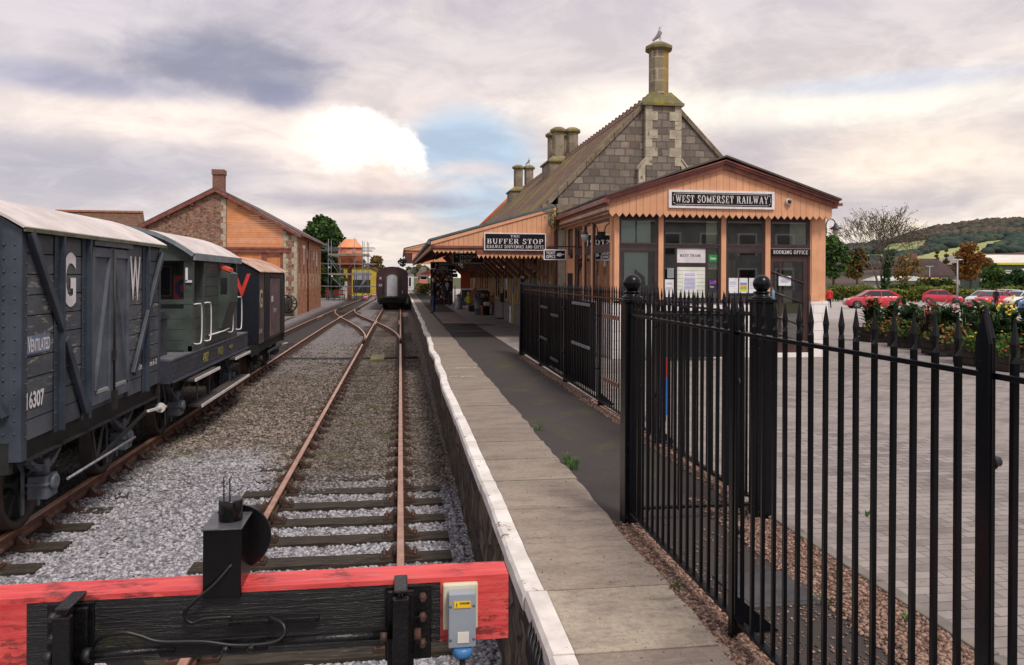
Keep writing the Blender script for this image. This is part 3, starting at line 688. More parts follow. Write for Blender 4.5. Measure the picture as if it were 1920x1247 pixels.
for dx in (-.012, .014): b.tube([(xc+dx, 3.66, .75), (xc+dx, 3.655, .86+.01*(dx < 0)), (xc+dx+.008, 3.66, .868)], .003, 5)
b.build('wire_handle', cab, lp)
# junction box
jb = thing('junction_box', (bx(863), 3.58, .08), 'grey electrical junction box with yellow warning label on the red beam end', 'junction box')
def jx(p): return bx(p, 3.55)
def jz(p): return atY(860, p, 3.55)[2]
b = MB(); b.box(jx(831),jx(897),3.565,3.5995,jz(1184),jz(1098)); b.build('back_plate', paint('cream_plastic', lin((206,200,176)), lin((190,184,160)), .5, 5., 0), jb, bevel=.008)
b = MB(); b.box(jx(840),jx(891),3.51,3.564,jz(1208),jz(1107))
grey_pl = paint('grey_plastic', lin((146,154,164)), lin((134,142,152)), .4, 5., 0)
b.build('cover', grey_pl, jb, bevel=.006)
b = MB(); b.bolts([(jx(p),3.51,jz(q)) for p in (844,887) for q in (1130,1192)], .007, -.004, 'y'); b.build('screw', flat('screw_grey', lin((96,102,110)), .4), jb)
b = MB(); b.box(jx(850),jx(881),3.506,3.5095,jz(1133),jz(1121)); wl = b.build('warning_label', flat('label_yellow', lin((236,190,30)), .5, bump=0), jb)
b = MB(); b.box(jx(857),jx(878),3.506,3.5095,jz(1198),jz(1178)); b.build('white_sticker', flat('sticker_white', lin((226,220,212)), .6, bump=0), jb)
b = MB(); b.lathe([(.046,0),(.046,-.035),(.04,-.045)], (jx(867),3.54,jz(1209)), 20); b.build('cable_gland', paint('blue_plastic', lin((70,130,186)), lin((60,116,170)), .4, 4., 0), jb)
b = MB(); b.tube([(jx(867),3.54,jz(1220)),(jx(869),3.54,-.1),(jx(872),3.6,-.6),(jx(880),3.7,-1.12)], .014, 8); b.build('cable', cab, jb)
b = MB()
for k in range(5):
    y0 = 3.92-.075*k; xx = edgeX(y0)-.005
    b.tube(smoothpts([(xx+.02,y0+.16,-.06),(xx-.02,y0+.1,-.13),(xx-.012,y0,-.35),(xx+.0,y0-.05,-.8),(xx-.03,y0-.05,-1.15)]), .013, 6)
tag(b.build('cable_bundle', cab), 'bundle of black cables hanging down the platform wall by the beam end', 'cables')
b = MB(); b.tube(smoothpts([(.71,3.75,-.12),(.69,3.55,-.17),(.68,3.3,-.2),(.69,2.9,-.26)]), .011, 7)
tag(b.build('blue_pipe', paint('blue_pipe_plastic', lin((64,140,190)), None, .5, 3., 0)), 'thin blue water pipe clipped under the white coping', 'pipe')

# ------------------------------------------------------------------ fences
def pale_mb(s=.0082, z0=.06, top=1.675, plate=False):
    b = MB()
    def sq(h, z, a=0.): return [(h*cos(a+pi/4+k*pi/2)*1.414, h*sin(a+pi/4+k*pi/2)*1.414, z) for k in range(4)]
    rings = [sq(s, z0), sq(s, top-.125), sq(s*.95, top-.115, .4), sq(s*1.0, top-.095, .75)]
    def di(hx, hy, z): return [(hx,0,z),(0,hy,z),(-hx,0,z),(0,-hy,z)]
    a = pi/4
    rings = [[(s,-s,z0),(s,s,z0),(-s,s,z0),(-s,-s,z0)], [(s,-s,top-.125),(s,s,top-.125),(-s,s,top-.125),(-s,-s,top-.125)],
             [(s*1.0,-s*.4,top-.105),(s*.4,s*1.0,top-.105),(-s*1.0,s*.4,top-.105),(-s*.4,-s*1.0,top-.105)],
             [(s*1.25,-s*.75,top-.072),(s*.75,s*1.25,top-.072),(-s*1.25,s*.75,top-.072),(-s*.75,-s*1.25,top-.072)],
             [(.001,-.001,top),(.001,.001,top),(-.001,.001,top),(-.001,-.001,top)]]
    return b.loft(rings, smooth=False)
def plate_mb(w=.031, t=.007, top=1.70):
    b = MB(); b.prism([(-w,.0),(w,.0),(w,top-.085),(0,top),(-w,top-.085)], -t, t, 'yz'); return b
def fence(name, p, q, label, sp=.103, plates=(), top=1.675, rail=1.51, bolts_at=()):
    p, q = Vector((*p, 0)), Vector((*q, 0)); d = (q-p); L = d.length; d.normalize(); a = atan2(-d.x, d.y)
    t = thing(name, p, label, 'fence', 'black iron spiked fences'); first = None; N_ = int(L/sp)
    def frame(o, s): o.location = d*s; o.rotation_euler = (0,0,a)
    for i in range(N_):
        s = sp*(i+.5)
        if any(abs(s-ps) < .05 for ps in plates): continue
        if first is None: first = pale_mb(top=top).build('pale', black_p, loc=(0,0,0)); first.parent = t; o = first
        else: o = first.copy(); COL.objects.link(o); o.parent = t
        frame(o, s); o.rotation_euler = (.006*(rnd.random()-.5), .006*(rnd.random()-.5), a+.15*(rnd.random()-.5))
    for z, h in ((rail, .009), (.085, .009)):
        b = MB(); b.box(-.019,.019,0,L,z-h,z+h); o = b.build('rail', black_p, loc=(0,0,0), bevel=.002); o.parent = t; o.rotation_euler = (0,0,a)
    for s in plates:
        b = plate_mb(); o = b.build('post', black_p, loc=(0,0,0), bevel=.002); o.parent = t; frame(o, s)
        b = plate_mb(.022, .006, 1.685)
        for i in range(len(b.v)): b.v[i] = (b.v[i][0]+.03, b.v[i][1]+.035, b.v[i][2])
        o = b.build('panel_upright', black_p, loc=(0,0,0), bevel=.002); o.parent = t; frame(o, s)
        b = MB()
        for z in (1.26, .52): b.lathe([(.022,-.008),(.022,-.016),(.014,-.018),(.014,-.034),(.009,-.035)], (0,.012,z), 12, 'x')
        p1 = b.v[:]; hf = len(p1)//2
        for q_ in (0, 1):
            c_ = MB(); c_.v = p1[q_*hf:(q_+1)*hf]; c_.f = [[j-q_*hf for j in f_] for f_ in b.f if (f_[0] >= hf) == bool(q_)]; k_ = len(c_.f); c_.m = [0]*k_; c_.sm = [True]*k_; c_.tone = [0]*k_
            o = c_.build('bolt', iron, loc=(0,0,0)); o.parent = t; frame(o, s)
        sg_ = -1 if abs(a) > 2 else 1; b = MB(); b.prism([(0,.0),(sg_*.24,.0),(.0,.2)][::sg_], -.006, .006, 'xz'); o = b.build('foot_brace', black_p, loc=(0,0,0)); o.parent = t; frame(o, s)
    return t
fA = fence('iron_fence', (1.665, 5.42), (1.665, .9), 'near black iron fence of spiked pales beside the platform edge paving', sp=.105, plates=(5.42-atX(1378, 700, 1.665)[1], 5.42-atX(1848, 700, 1.665)[1]))
fB = fence('iron_fence', (2.71, 5.6), (2.80, 17.5), 'long black iron fence of spiked pales running back to the station building', sp=.115, plates=(2.4, 4.9, 7.3, 9.7))
fC = fence('iron_fence', (1.76, 5.5), (2.63, 5.5), 'short black iron fence of spiked pales closing the gap between two ball posts', sp=.118)
def ball_post(x, y, label):
    t = thing('ball_post', (x, y, 0), label, 'fence post', 'black fence posts with ball finials'); b = MB()
    b.box(x-.068,x+.068,y-.068,y+.068,-.02,1.60); b.build('shaft', black_p, t, bevel=.006)
    b = MB(); b.box(x-.082,x+.082,y-.082,y+.082,1.60,1.628); b.lathe([(.076,1.628),(.076,1.64),(.055,1.652),(.05,1.664),(.06,1.672),(.06,1.68),(.038,1.688)], (x,y,0), 24); b.build('cap', black_p, t, bevel=.003)
    b = MB(); b.ball((x,y,1.742), .066, 14); b.build('ball_finial', black_p, t); return t
ball_post(1.69, 5.5, 'black ball topped post at the corner of the near fence')
ball_post(2.70, 5.50, 'black ball topped post in front of the booking office door')
ball_post(2.80, 17.62, 'black ball topped post at the far end of the long fence')
def batten(px0, px1, py, mat, label, grp, X=2.705, h=.045):
    X = X+.04
    a = atX(px0, py, X); c = atX(px1, py, X); b = MB(); b.box(X-.02, X+.005, a[1], c[1], a[2]-h/2, a[2]+h/2)
    tag(b.build('batten', mat, bevel=.004), label, 'batten', grp)
grey_w = paint('grey_batten', lin((120,122,130)), lin((96,98,106)), .7, 5., .3); brown_w = paint('brown_batten', lin((132,98,78)), lin((104,76,60)), .8, 6., .4, stretch=(8,1,8)); dk_w = paint('dark_batten', lin((66,68,76)), None, .8)
batten(1105, 1074, 572, grey_w, 'upper pale grey batten fixed across the long fence', 'battens across the long fence')
batten(1105, 1073, 653, grey_w, 'lower pale grey batten fixed across the long fence', 'battens across the long fence')
batten(1160, 1131, 597, brown_w, 'upper brown batten fixed across the fence near the ball post', 'battens across the long fence', h=.055)
batten(1160, 1131, 723, brown_w, 'lower brown batten fixed across the fence near the ball post', 'battens across the long fence', h=.055)
batten(1027, 1015, 577, dk_w, 'upper dark grey batten, farthest along the long fence', 'battens across the long fence')
batten(1027, 1013, 637, dk_w, 'lower dark grey batten, farthest along the long fence', 'battens across the long fence')
batten(1047, 1034, 593, dk_w, 'upper dark grey batten next to the pale grey pair', 'battens across the long fence')
batten(1047, 1033, 678, dk_w, 'lower dark grey batten next to the pale grey pair', 'battens across the long fence')
bd = MB(); a = atX(1114,600,2.80); c = atX(1062,600,2.80); bd.box(2.815,2.83,a[1],c[1],.12,1.42)
nb = paint('navy_board', lin((20,23,33)), lin((14,17,25)), .6, 3., 0, spec=.2)
tag(bd.build('notice_board', nb), 'dark navy notice board hung behind the pale grey battens of the fence', 'board', 'boards behind the long fence')
bd = MB(); a = atX(1062,600,2.80); bd.box(2.835,2.85,a[1]+.05,17.45,.12,1.42)
tag(bd.build('notice_board', nb), 'dark navy board filling the far end of the long fence', 'board', 'boards behind the long fence')
# ------------------------------------------------------------------ lettering
def planar(me_pts, faces, name, o, u, v, mat, parent=None):
    o, u, v = Vector(o), Vector(u), Vector(v); b = MB()
    b.add([o+u*x+v*y for x, y in me_pts], faces)
    return b.build(name, mat, parent) if parent is not None else b.build(name, mat)
def text(s, name, o, u, v, wd, ht, mat, parent, off=.02):
    cu = bpy.data.curves.new('t', 'FONT'); cu.body = s; cu.size = 1; cu.offset = off; cu.resolution_u = 6; cu.align_x = 'LEFT'
    ob = bpy.data.objects.new('t', cu); COL.objects.link(ob); dg = bpy.context.evaluated_depsgraph_get(); dg.update()
    me = bpy.data.meshes.new_from_object(ob.evaluated_get(dg)); P = [v_.co.copy() for v_ in me.vertices]; Fs = [list(p.vertices) for p in me.polygons]
    bpy.data.objects.remove(ob); bpy.data.curves.remove(cu); bpy.data.meshes.remove(me)
    x0, x1 = min(p.x for p in P), max(p.x for p in P); y0, y1 = min(p.y for p in P), max(p.y for p in P)
    return planar([((p.x-x0)/(x1-x0)*wd, (p.y-y0)/(y1-y0)*ht) for p in P], Fs, name, o, u, v, mat, parent)
TK, TN = .19, .085
def stem(x, a=0, b=1, sv=.17, top=True, bot=True):
    r = [('l', x, a, x, b, TK)]
    if bot: r.append(('l', x-sv, a+.04, x+sv, a+.04, .08))
    if top: r.append(('l', x-sv, b-.04, x+sv, b-.04, .08))
    return r
SF = {'I': (.42, stem(.21)), ' ': (.38, []),
 'T': (.84, stem(.42, top=False)+[('l',.04,.955,.80,.955,.09),('l',.075,.68,.075,1,.07),('l',.765,.68,.765,1,.07)]),
 'E': (.80, stem(.22)+[('l',.2,.955,.74,.955,.09),('l',.2,.045,.76,.045,.09),('l',.2,.51,.54,.51,.08),('l',.71,.7,.71,1,.07),('l',.73,0,.73,.3,.07),('l',.52,.38,.52,.64,.06)]),
 'F': (.76, stem(.22)+[('l',.2,.955,.72,.955,.09),('l',.2,.51,.54,.51,.08),('l',.69,.68,.69,1,.07),('l',.52,.38,.52,.64,.06)]),
 'L': (.76, stem(.22)+[('l',.2,.045,.72,.045,.09),('l',.69,0,.69,.34,.07)]),
 'H': (.92, stem(.22)+stem(.70)+[('l',.2,.5,.7,.5,.08)]),
 'N': (.92, stem(.2,sv=.15)+stem(.72,bot=False,sv=.15)+[('l',.18,.97,.72,.03,.17)]),
 'M': (1.1, stem(.2,sv=.14)+stem(.9,sv=.14)+[('l',.2,.97,.55,.08,.12),('l',.9,.97,.55,.08,.12)]),
 'W': (1.2, [('l',.14,.96,.38,.02,.16),('l',.38,.02,.6,.9,.1),('l',.6,.9,.84,.02,.16),('l',.84,.02,1.06,.96,.1),('l',0,.96,.3,.96,.08),('l',.9,.96,1.2,.96,.08),('l',.48,.96,.74,.96,.08)]),
 'A': (.94, [('l',.16,.04,.46,1,.09),('l',.46,1,.78,.04,.18),('l',.24,.32,.68,.32,.08),('l',.02,.04,.32,.04,.08),('l',.62,.04,.94,.04,.08)]),
 'Y': (.92, [('l',.16,.96,.46,.45,.16),('l',.78,.96,.46,.45,.09),('l',.46,.5,.46,.04,TK),('l',.02,.96,.32,.96,.08),('l',.64,.96,.92,.96,.08),('l',.3,.04,.62,.04,.08)]),
 'V': (.92, [('l',.16,.96,.46,.02,.17),('l',.46,.02,.78,.96,.09),('l',.02,.96,.32,.96,.08),('l',.64,.96,.92,.96,.08)]),
 'K': (.94, stem(.22)+[('l',.26,.4,.78,.96,.09),('l',.42,.56,.8,.04,.17),('l',.62,.96,.92,.96,.08),('l',.62,.04,.94,.04,.08)]),
 'X': (.92, [('l',.16,.96,.76,.04,.17),('l',.16,.04,.76,.96,.09),('l',.02,.96,.32,.96,.08),('l',.62,.96,.92,.96,.08),('l',.02,.04,.32,.04,.08),('l',.62,.04,.92,.04,.08)]),
 'R': (.92, stem(.22)+[('a',.46,.74,.3,.26,-90,90,.17,.08),('l',.22,.96,.46,.96,.08),('l',.22,.52,.5,.52,.08),('l',.5,.52,.74,.1,.17),('l',.7,.04,.9,.04,.08)]),
 'P': (.82, stem(.22)+[('a',.44,.72,.34,.28,-90,90,.17,.08),('l',.22,.96,.46,.96,.08),('l',.22,.48,.46,.48,.08)]),
 'B': (.86, stem(.22)+[('a',.44,.75,.3,.25,-90,90,.16,.08),('a',.44,.27,.36,.27,-90,90,.17,.08),('l',.22,.96,.46,.96,.08),('l',.22,.52,.46,.52,.08),('l',.22,.04,.46,.04,.08)]),
 'D': (.92, stem(.22)+[('a',.4,.5,.46,.5,-90,90,.19,.08),('l',.22,.96,.42,.96,.08),('l',.22,.04,.42,.04,.08)]),
 'O': (.94, [('a',.47,.5,.44,.52,0,360,.19,.08)]),
 'C': (.86, [('a',.46,.5,.42,.52,48,312,.19,.08),('l',.76,.66,.76,.96,.07),('l',.76,.04,.76,.3,.06)]),
 'G': (.94, [('a',.46,.5,.42,.52,48,320,.19,.08),('l',.76,.66,.76,.96,.07),('l',.76,.02,.76,.42,.15),('l',.58,.42,.92,.42,.08)]),
 'U': (.92, [('l',.2,.96,.2,.34,TK),('l',.72,.96,.72,.34,.09),('a',.46,.34,.30,.36,180,360,.14,.08),('l',.04,.96,.36,.96,.08),('l',.58,.96,.88,.96,.08)]),
 'S': (.74, [('a',.37,.73,.28,.29,30,250,.14,.1),('a',.37,.28,.30,.30,-150,90,.15,.1),('l',.2,.63,.52,.44,.17),('l',.64,.68,.64,.98,.06),('l',.08,.02,.08,.34,.06)])}
def serif(s, name, o, u, v, wd, ht, mat, parent, gap=.12):
    P, Fs = [], []; x = 0
    def quad(a, b_, c, d): k = len(P); P.extend([a, b_, c, d]); Fs.append([k, k+1, k+2, k+3])
    for ch in s:
        w_, st = SF[ch]
        for q in st:
            if q[0] == 'l':
                _, x0, y0, x1, y1, t = q; L = hypot(x1-x0, y1-y0); nx, ny = -(y1-y0)/L*t/2, (x1-x0)/L*t/2
                quad((x+x0-nx,y0-ny),(x+x1-nx,y1-ny),(x+x1+nx,y1+ny),(x+x0+nx,y0+ny))
            else:
                _, cx_, cy_, rx, ry, a0, a1, th, tv = q; n_ = 10
                for i in range(n_):
                    A, B = radians(a0+(a1-a0)*i/n_), radians(a0+(a1-a0)*(i+1)/n_)
                    quad((x+cx_+(rx-th)*cos(A), cy_+(ry-tv)*sin(A)), (x+cx_+rx*cos(A), cy_+ry*sin(A)), (x+cx_+rx*cos(B), cy_+ry*sin(B)), (x+cx_+(rx-th)*cos(B), cy_+(ry-tv)*sin(B)))
        x += w_+gap
    x -= gap
    return planar([(p[0]/x*wd, p[1]*ht) for p in P], Fs, name, o, u, v, mat, parent)
UX, UY, UZ = (1,0,0), (0,1,0), (0,0,1)
planar_rect = lambda name, o, u, v, wd, ht, mat, parent: planar([(0,0),(wd,0),(wd,ht),(0,ht)], [(0,1,2,3)], name, o, u, v, mat, parent)
text('!', 'warning_symbol', (jx(854), 3.5045, jz(1131)), UX, UZ, .004, .018, sign_blk, wl)
text('DANGER', 'lettering', (jx(861), 3.5045, jz(1126)), UX, UZ, .045, .010, sign_blk, wl)

# ------------------------------------------------------------------ goods wagons
n = N('van_planks'); v = n.co(); gr = n.noise(n.scale(v, (2,2,26)), 3., 8, .7)
c = n.mix(n.step(n.noise(v, 1.4, 5), .35, .65), lin((86,90,96)), lin((63,68,75)))
c = n.mix(n.math('MULTIPLY', n.step(gr, .45, .7), .45), c, lin((86,88,92)))
o = n.sep(v); pat = n.math('MULTIPLY', n.step(n.noise(n.scale(v, (1,1.2,8)), 2.4, 9, .75), .545, .60), n.step(n.math('ABSOLUTE', n.math('SUBTRACT', o[2], 2.15)), .75, .3))
c = n.mix(n.math('MULTIPLY', pat, .7), c, lin((170,160,148)))
plank_m = n.fin(c, .62, n.bump(gr, .35, .01), spec=.4)
van_blue = paint('van_grey_blue_paint', lin((63,71,83)), lin((47,54,65)), .42, 2.5, .12, 30., wear=lin((104,104,108)), wsc=10., wth=.70)
roof_w = paint('van_roof_canvas', lin((214,204,200)), lin((190,180,178)), .8, 1.6, .25, 12., wear=lin((160,150,146)), wsc=5., wth=.62)
roof_edge = paint('mossy_roof_edge', lin((104,104,84)), lin((78,82,60)), .9, 5., .3)
under = paint('underframe_black', lin((32,31,32)), lin((22,21,22)), .65, 5., .3, 40., wear=lin((60,46,40)), wsc=9., wth=.62)
wheel_r = paint('wheel_rust', lin((62,46,40)), lin((40,32,30)), .6, 5., .3)
axle_m = paint('axlebox_grey', lin((92,99,108)), lin((66,72,80)), .45, 5., .2)
RZ = -.92; XS, XO = -3.6, -6.0
def wheels(t, ys, tint=under):
    for y in ys:
        xc = cL(y)
        b = MB(); b.tube([(xc-.95,y,RZ+.47),(xc+.95,y,RZ+.47)], .07, 10); b.build('axle', under, t)
        for s in (-1, 1):
            b = MB(); x = xc+s*.752
            b.lathe([(.38,-.065),(.46,-.065),(.468,.045),(.50,.06),(.50,.075),(.38,.075),(.38,-.065)], (x,y,RZ+.468), 40, 'x', 0) if s < 0 else b.lathe([(.38,-.075),(.50,-.075),(.50,-.06),(.468,-.045),(.46,.065),(.38,.065),(.38,-.075)], (x,y,RZ+.468), 40, 'x', 0)
            b.lathe([(.12,-.07),(.12,.09)], (x,y,RZ+.468), 16, 'x', 1)
            for k in range(8):
                a = 2*pi*k/8+.2; b.beam((x, y+.1*cos(a), RZ+.468+.1*sin(a)), (x, y+.37*cos(a), RZ+.468+.37*sin(a)), .05, .06, 1, (1,0,0))
            b.build('wheel', [wheel_r, under], t)
def rungear(t, ys, mat=axle_m, zs=.02):
    for y in ys:
        for s in (-1, 1):
            x = cL(y)+s*1.03; zc = RZ+.47
            b = MB(); b.box(x-.10,x+.10,y-.13,y+.13,zc-.14,zc+.10); b.box(x-.11,x+.11,y-.15,y+.15,zc+.0,zc+.035); b.lathe([(.09,0),(.085,.04),(.05,.05)], (x+s*.10,y,zc+.02), 14, 'x') if s > 0 else b.lathe([(.05,-.05),(.085,-.04),(.09,0)], (x-.1,y,zc+.02), 14, 'x')
            b.box(x-.05,x+.05,y-.06,y+.06,zc+.1,zc+.27)
            b.build('axlebox', mat, t, bevel=.012)
            b = MB()
            for k in range(5):
                L = .50-.075*k; pts = []
                for q in range(9):
                    d = -L+2*L*q/8; pts.append([(x-.04,y+d,zc+.215+.24*(d/.5)**2-.014*k),(x+.04,y+d,zc+.215+.24*(d/.5)**2-.014*k),(x+.04,y+d,zc+.203+.24*(d/.5)**2-.014*k),(x-.04,y+d,zc+.203+.24*(d/.5)**2-.014*k)])
                b.loft(pts, smooth=False)
            for d in (-.5,.5): b.box(x-.05,x+.05,y+d-.05,y+d+.05,zc+.44,zs+.05)
            b.build('leaf_spring', mat if mat is axle_m else under, t)
            b = MB(); xx = x-s*.12
            for d in (-1, 1):
                b.prism([(y+d*.15,zc+.16),(y+d*.2,zc+.16),(y+d*.42,zs),(y+d*.3,zs)][::d], xx-.008, xx+.008, 'yz'); b.box(xx-.008,xx+.008,min(y+d*.15,y+d*.2),max(y+d*.15,y+d*.2),zc-.28,zc+.16)
            split(b, 'axle_guard', mat, t)
def buffer_pair(t, y, d, z, mat, xs=(-.86,.86)):
    for s in xs:
        x = -4.8+s; b = MB()
        b.lathe([(.13,0),(.11,d*.06),(.085,d*.09),(.085,d*.28),(.06,d*.281),(.06,d*.36),(.19,d*.37),(.19,d*.40),(.1,d*.415)][::(1 if d > 0 else -1)] , (x,y,z), 20, 'y')
        b.build('buffer', mat, t, fix=True)
def arcroof(b, y0, y1, ze, rise, hw, th=.03, xc=-4.8, m=0, n_=16):
    def pt(i, dz): a = -1+2*i/n_; return (xc+hw*a, ze+rise*(1-a*a)+dz)
    out = [pt(i, th) for i in range(n_+1)]; inn = [pt(i, 0) for i in range(n_+1)]
    b.prism(out[::-1]+inn, y0, y1, 'xz', m); return b
def stiffener(b, y, z0, z1, w_=.075, d=.055, X=XS):
    b.box(X+.012,X+.020,y-w_,y+w_,z0,z1); b.box(X+.020,X+d+.02,y-.012+w_*.6,y+.012+w_*.6,z0,z1)
def rivets(b, y, z0, z1, sp=.13, X=XS+.02): b.bolts([(X,y,z0+sp*i) for i in range(int((z1-z0)/sp))], .013, .009, 'x')

# --- the grey-blue ventilated van
v1 = thing('goods_van', (-4.8, 10.2, -.92), 'grey-blue ventilated goods van with white roof and peeling planks', 'goods wagon')
Y0, Y1 = 8.04, 12.36; zb, zt = .16, 2.2
b = MB(); rr = random.Random(4)
for i in range(10):
    z = zb+i*.204; j = .004*(rr.random()-.5); b.t = rr.random()*.6
    for a, c_ in ((Y0+.09, 9.69), (10.97, Y1-.03)): b.box(XS-.05, XS+j, a, c_, z, z+.192)
b.t = 0; b.box(XS-.08,XS-.05,Y0+.05,Y1-.02,zb,zt); b.build('side_planks', plank_m, v1)
b = MB(); b.box(XO,XO+.06,Y0,Y1,zb,zt); b.box(XO+.06,XS-.08,Y1-.05,Y1-.001,zb,zt)
b.prism([(XO,zb),(XS-.001,zb),(XS-.001,2.2)]+[(-4.8+1.2*(1-2*i/12), 2.22+.43*(1-(1-2*i/12)**2)) for i in range(13)]+[(XO,2.2)], Y0-.02, Y0+.04, 'xz')
b.build('end_wall', van_blue, v1, fix=True)
b = MB(); b.box(XS-.1,XS+.012,Y0-.028,Y0+.085,zb-.18,2.22); b.box(XS-.1,XS+.012,Y1-.075,Y1+.005,zb,2.2)
rivets(b, Y0+.06, .2, 2.2, X=XS+.012); rivets(b, Y1-.03, .2, 2.2, X=XS+.012)
for zz in [.25+.13*i for i in range(15)]:
    for dx in (-.03,-.13,-.24): b.lathe([(.013,0),(.012,-.006),(.005,-.010)], (XS-.02+dx, Y0-.028, zz), 6, 'y')
b.box(XS-.3,XS-.2,Y0-.09,Y0-.03,.3,2.25); b.beam((XS-.32,Y0-.06,2.2),(XS-.55,Y0-.06,1.6),.07,.05); b.beam((XS-.12,Y0-.05,.42),(XS-.5,Y0-.05,1.15),.06,.05)
split(b, 'corner_plate', van_blue, v1, .03, bevel=.004)
b = MB()
for y in (8.79, 9.5, 11.6): stiffener(b, y, zb-.03, 2.2); rivets(b, y-.05, .2, 2.2)
split(b, 'stanchion', van_blue, v1, bevel=.003)
b = MB()
for p, q in (((XS+.05,8.1,2.2),(XS+.05,8.84,1.22)), ((XS+.05,8.9,1.1),(XS+.05,9.46,.22)), ((XS+.05,12.3,2.1),(XS+.05,11.05,.45))): b.beam(p, q, .09, .05, 0, (1,0,0))
split(b, 'diagonal_brace', van_blue, v1, -.01, bevel=.006)
for k, (a, c_) in enumerate(((9.70,10.325),(10.335,10.96))):
    d = MB(); d.box(XS-.05,XS+.004,a,c_,.24,2.12)
    for z in (.24, 2.0): d.box(XS+.004,XS+.03,a+.07,c_-.07,z,z+.11)
    d.box(XS+.004,XS+.03,a,a+.07,.24,2.12); d.box(XS+.004,XS+.03,c_-.07,c_,.24,2.12)
    p, q = ((10.25,1.98),(9.79,.4)) if k == 0 else ((10.41,1.98),(10.87,.4))
    d.beam((XS+.02,*p),(XS+.02,*q),.05,.045,0,(1,0,0))
    dr = d.build('door', [paint('door_grey_paint', lin((92,98,108)), lin((70,76,86)), .5, 2.5, .2, 30., wear=lin((120,118,118)), wsc=8., wth=.66)], v1, bevel=.003)
    b = MB(); b.box(XS+.004,XS+.03,a+.12,c_-.12,.36,.40); b.build('kick_strip', flat('pale_worn_wood', lin((148,148,150)), .7), dr)
b = MB(); b.box(XS+.01,XS+.06,9.68,10.98,2.13,2.2); b.build('door_rail', plank_m, v1, bevel=.004)
b = MB(); b.tube([(XS+.055,10.33,2.1),(XS+.055,10.33,.3)], .014, 6); b.box(XS+.04,XS+.08,10.28,10.38,.1,.34); b.box(XS+.03,XS+.07,10.3,10.36,.72,.84); b.build('door_bar', iron, v1)
b = MB(); arcroof(b, Y0-.08, Y1+.10, 2.215, .41, 1.27, .03); b.build('roof', roof_w, v1)
b = MB(); b.box(XS-.1,XS-.004,Y0+.05,Y1-.03,2.2,2.275); b.build('cant_rail', van_blue, v1); b = MB(); b.box(XS+.05,XS+.075,Y0-.08,Y1+.1,2.195,2.235); b.build('roof_edge', roof_edge, v1)
LX = XS+.006
text('G', 'lettering', (LX+.004, 8.93, 1.43), UY, UZ, .34, .60, letter_w, v1, .03)
text('W', 'lettering', (LX+.004, 11.02, 1.44), UY, UZ, .42, .60, letter_w, v1, .025)
b = MB(); b.box(LX,LX+.003,8.12,8.63,1.0,1.18); pl = b.build('name_plate', flat('plate_blue_grey', lin((112,124,150)), .6), v1)
text('V', 'lettering', (LX+.005, 8.14, 1.015), UY, UZ, .07, .155, letter_w, pl); text('ENTILATED', 'lettering', (LX+.005, 8.21, 1.02), UY, UZ, .41, .125, letter_w, pl, .02)
text('16307', 'lettering', (LX+.004, 8.12, .46), UY, UZ, .38, .17, letter_w, v1, .03)
text('Tons', 'lettering', (LX+.004, 11.33, .46), UY, UZ, .24, .10, letter_w, v1); text('Tare 6-13', 'lettering', (LX+.004, 11.78, .46), UY, UZ, .42, .09, letter_w, v1)
b = MB(); b.box(XS-.16,XS-.06,Y0+.1,Y1-.05,-.06,.16); b.box(XS-.06,XS+.0,Y0+.1,Y1-.05,-.06,-.04); b.box(XO+.1,XO+.2,Y0+.1,Y1-.05,-.06,.16); b.box(XO,XS-.1,Y0-.02,Y0+.06,-.14,.155); b.box(XO,XS,Y1-.06,Y1+.04,-.14,.155)
b.bolts([(XS,Y0+.3+.33*i,-.05) for i in range(12)], .015, .012, 'x'); b.build('underframe', under, v1)
wy = (8.9, 11.25); wheels(v1, wy); rungear(v1, wy, zs=-.01)
b = MB(); b.tube([(XS+.04,9.0,-.43),(XS+.04,11.15,-.42)], .016, 8); b.build('tie_bar', paint('bright_bar', lin((150,150,156)), lin((120,120,128)), .4, 9., 0, metal=.3), v1)
b = MB(); b.beam((XS-.05,9.9,-.05),(XS-.05,10.05,-.5),.05,.02,0,(1,0,0)); b.beam((XS-.05,10.25,-.05),(XS-.05,10.08,-.5),.05,.02,0,(1,0,0)); b.beam((XS-.02,10.07,-.45),(XS+.0,11.75,-.17),.05,.02,0,(1,0,0)); split(b, 'brake_gear', under, v1)
b = MB(); b.beam((XS+.02,11.75,-.17),(XS+.02,12.6,-.24),.03,.05,0,(1,0,0)); b.lathe([(.075,-.01),(.075,.01)], (XS+.02,12.35,-.22), 12, 'y'); b.build('brake_handle', flat('handle_white', lin((214,210,206)), .5), v1)
buffer_pair(v1, Y1+.04, 1, .12, under)

# --- the dark green brake van
green = paint('brake_van_green', lin((74,82,78)), lin((56,65,61)), .45, 2.5, .15, 30., wear=lin((92,96,88)), wsc=9., wth=.68)
lilac = paint('underframe_lilac_grey', lin((66,69,80)), lin((50,53,62)), .45, 2.5, .12, 30., wear=lin((60,58,64)), wsc=10., wth=.64)
v2 = thing('brake_van', (-4.8, 16, -.92), 'dark green brake van with white handrails and open verandas', 'brake van')
A0, A1 = 12.94, 19.13; C0, C1, CE0, CE1 = 14.98, 17.2, 14.2, 17.95; ZD, ZE = .45, 2.13
b = MB(); b.box(XO+.02,XS+.02,A0,A1,ZD-.03,ZD); b.build('deck', paint('deck_grey', lin((104,104,110)), lin((84,84,88)), .7, 4., .3), v2)
b = MB()
for s in (XS, XO): 
    b.box(s-.012,s+.012,A0,A1,.08,ZD-.03); b.box(s-.10 if s == XS else s, s if s == XS else s+.1,A0,A1,ZD-.05,ZD-.032); b.box(s-.06,s+.06,A0,A1,.07,.09)
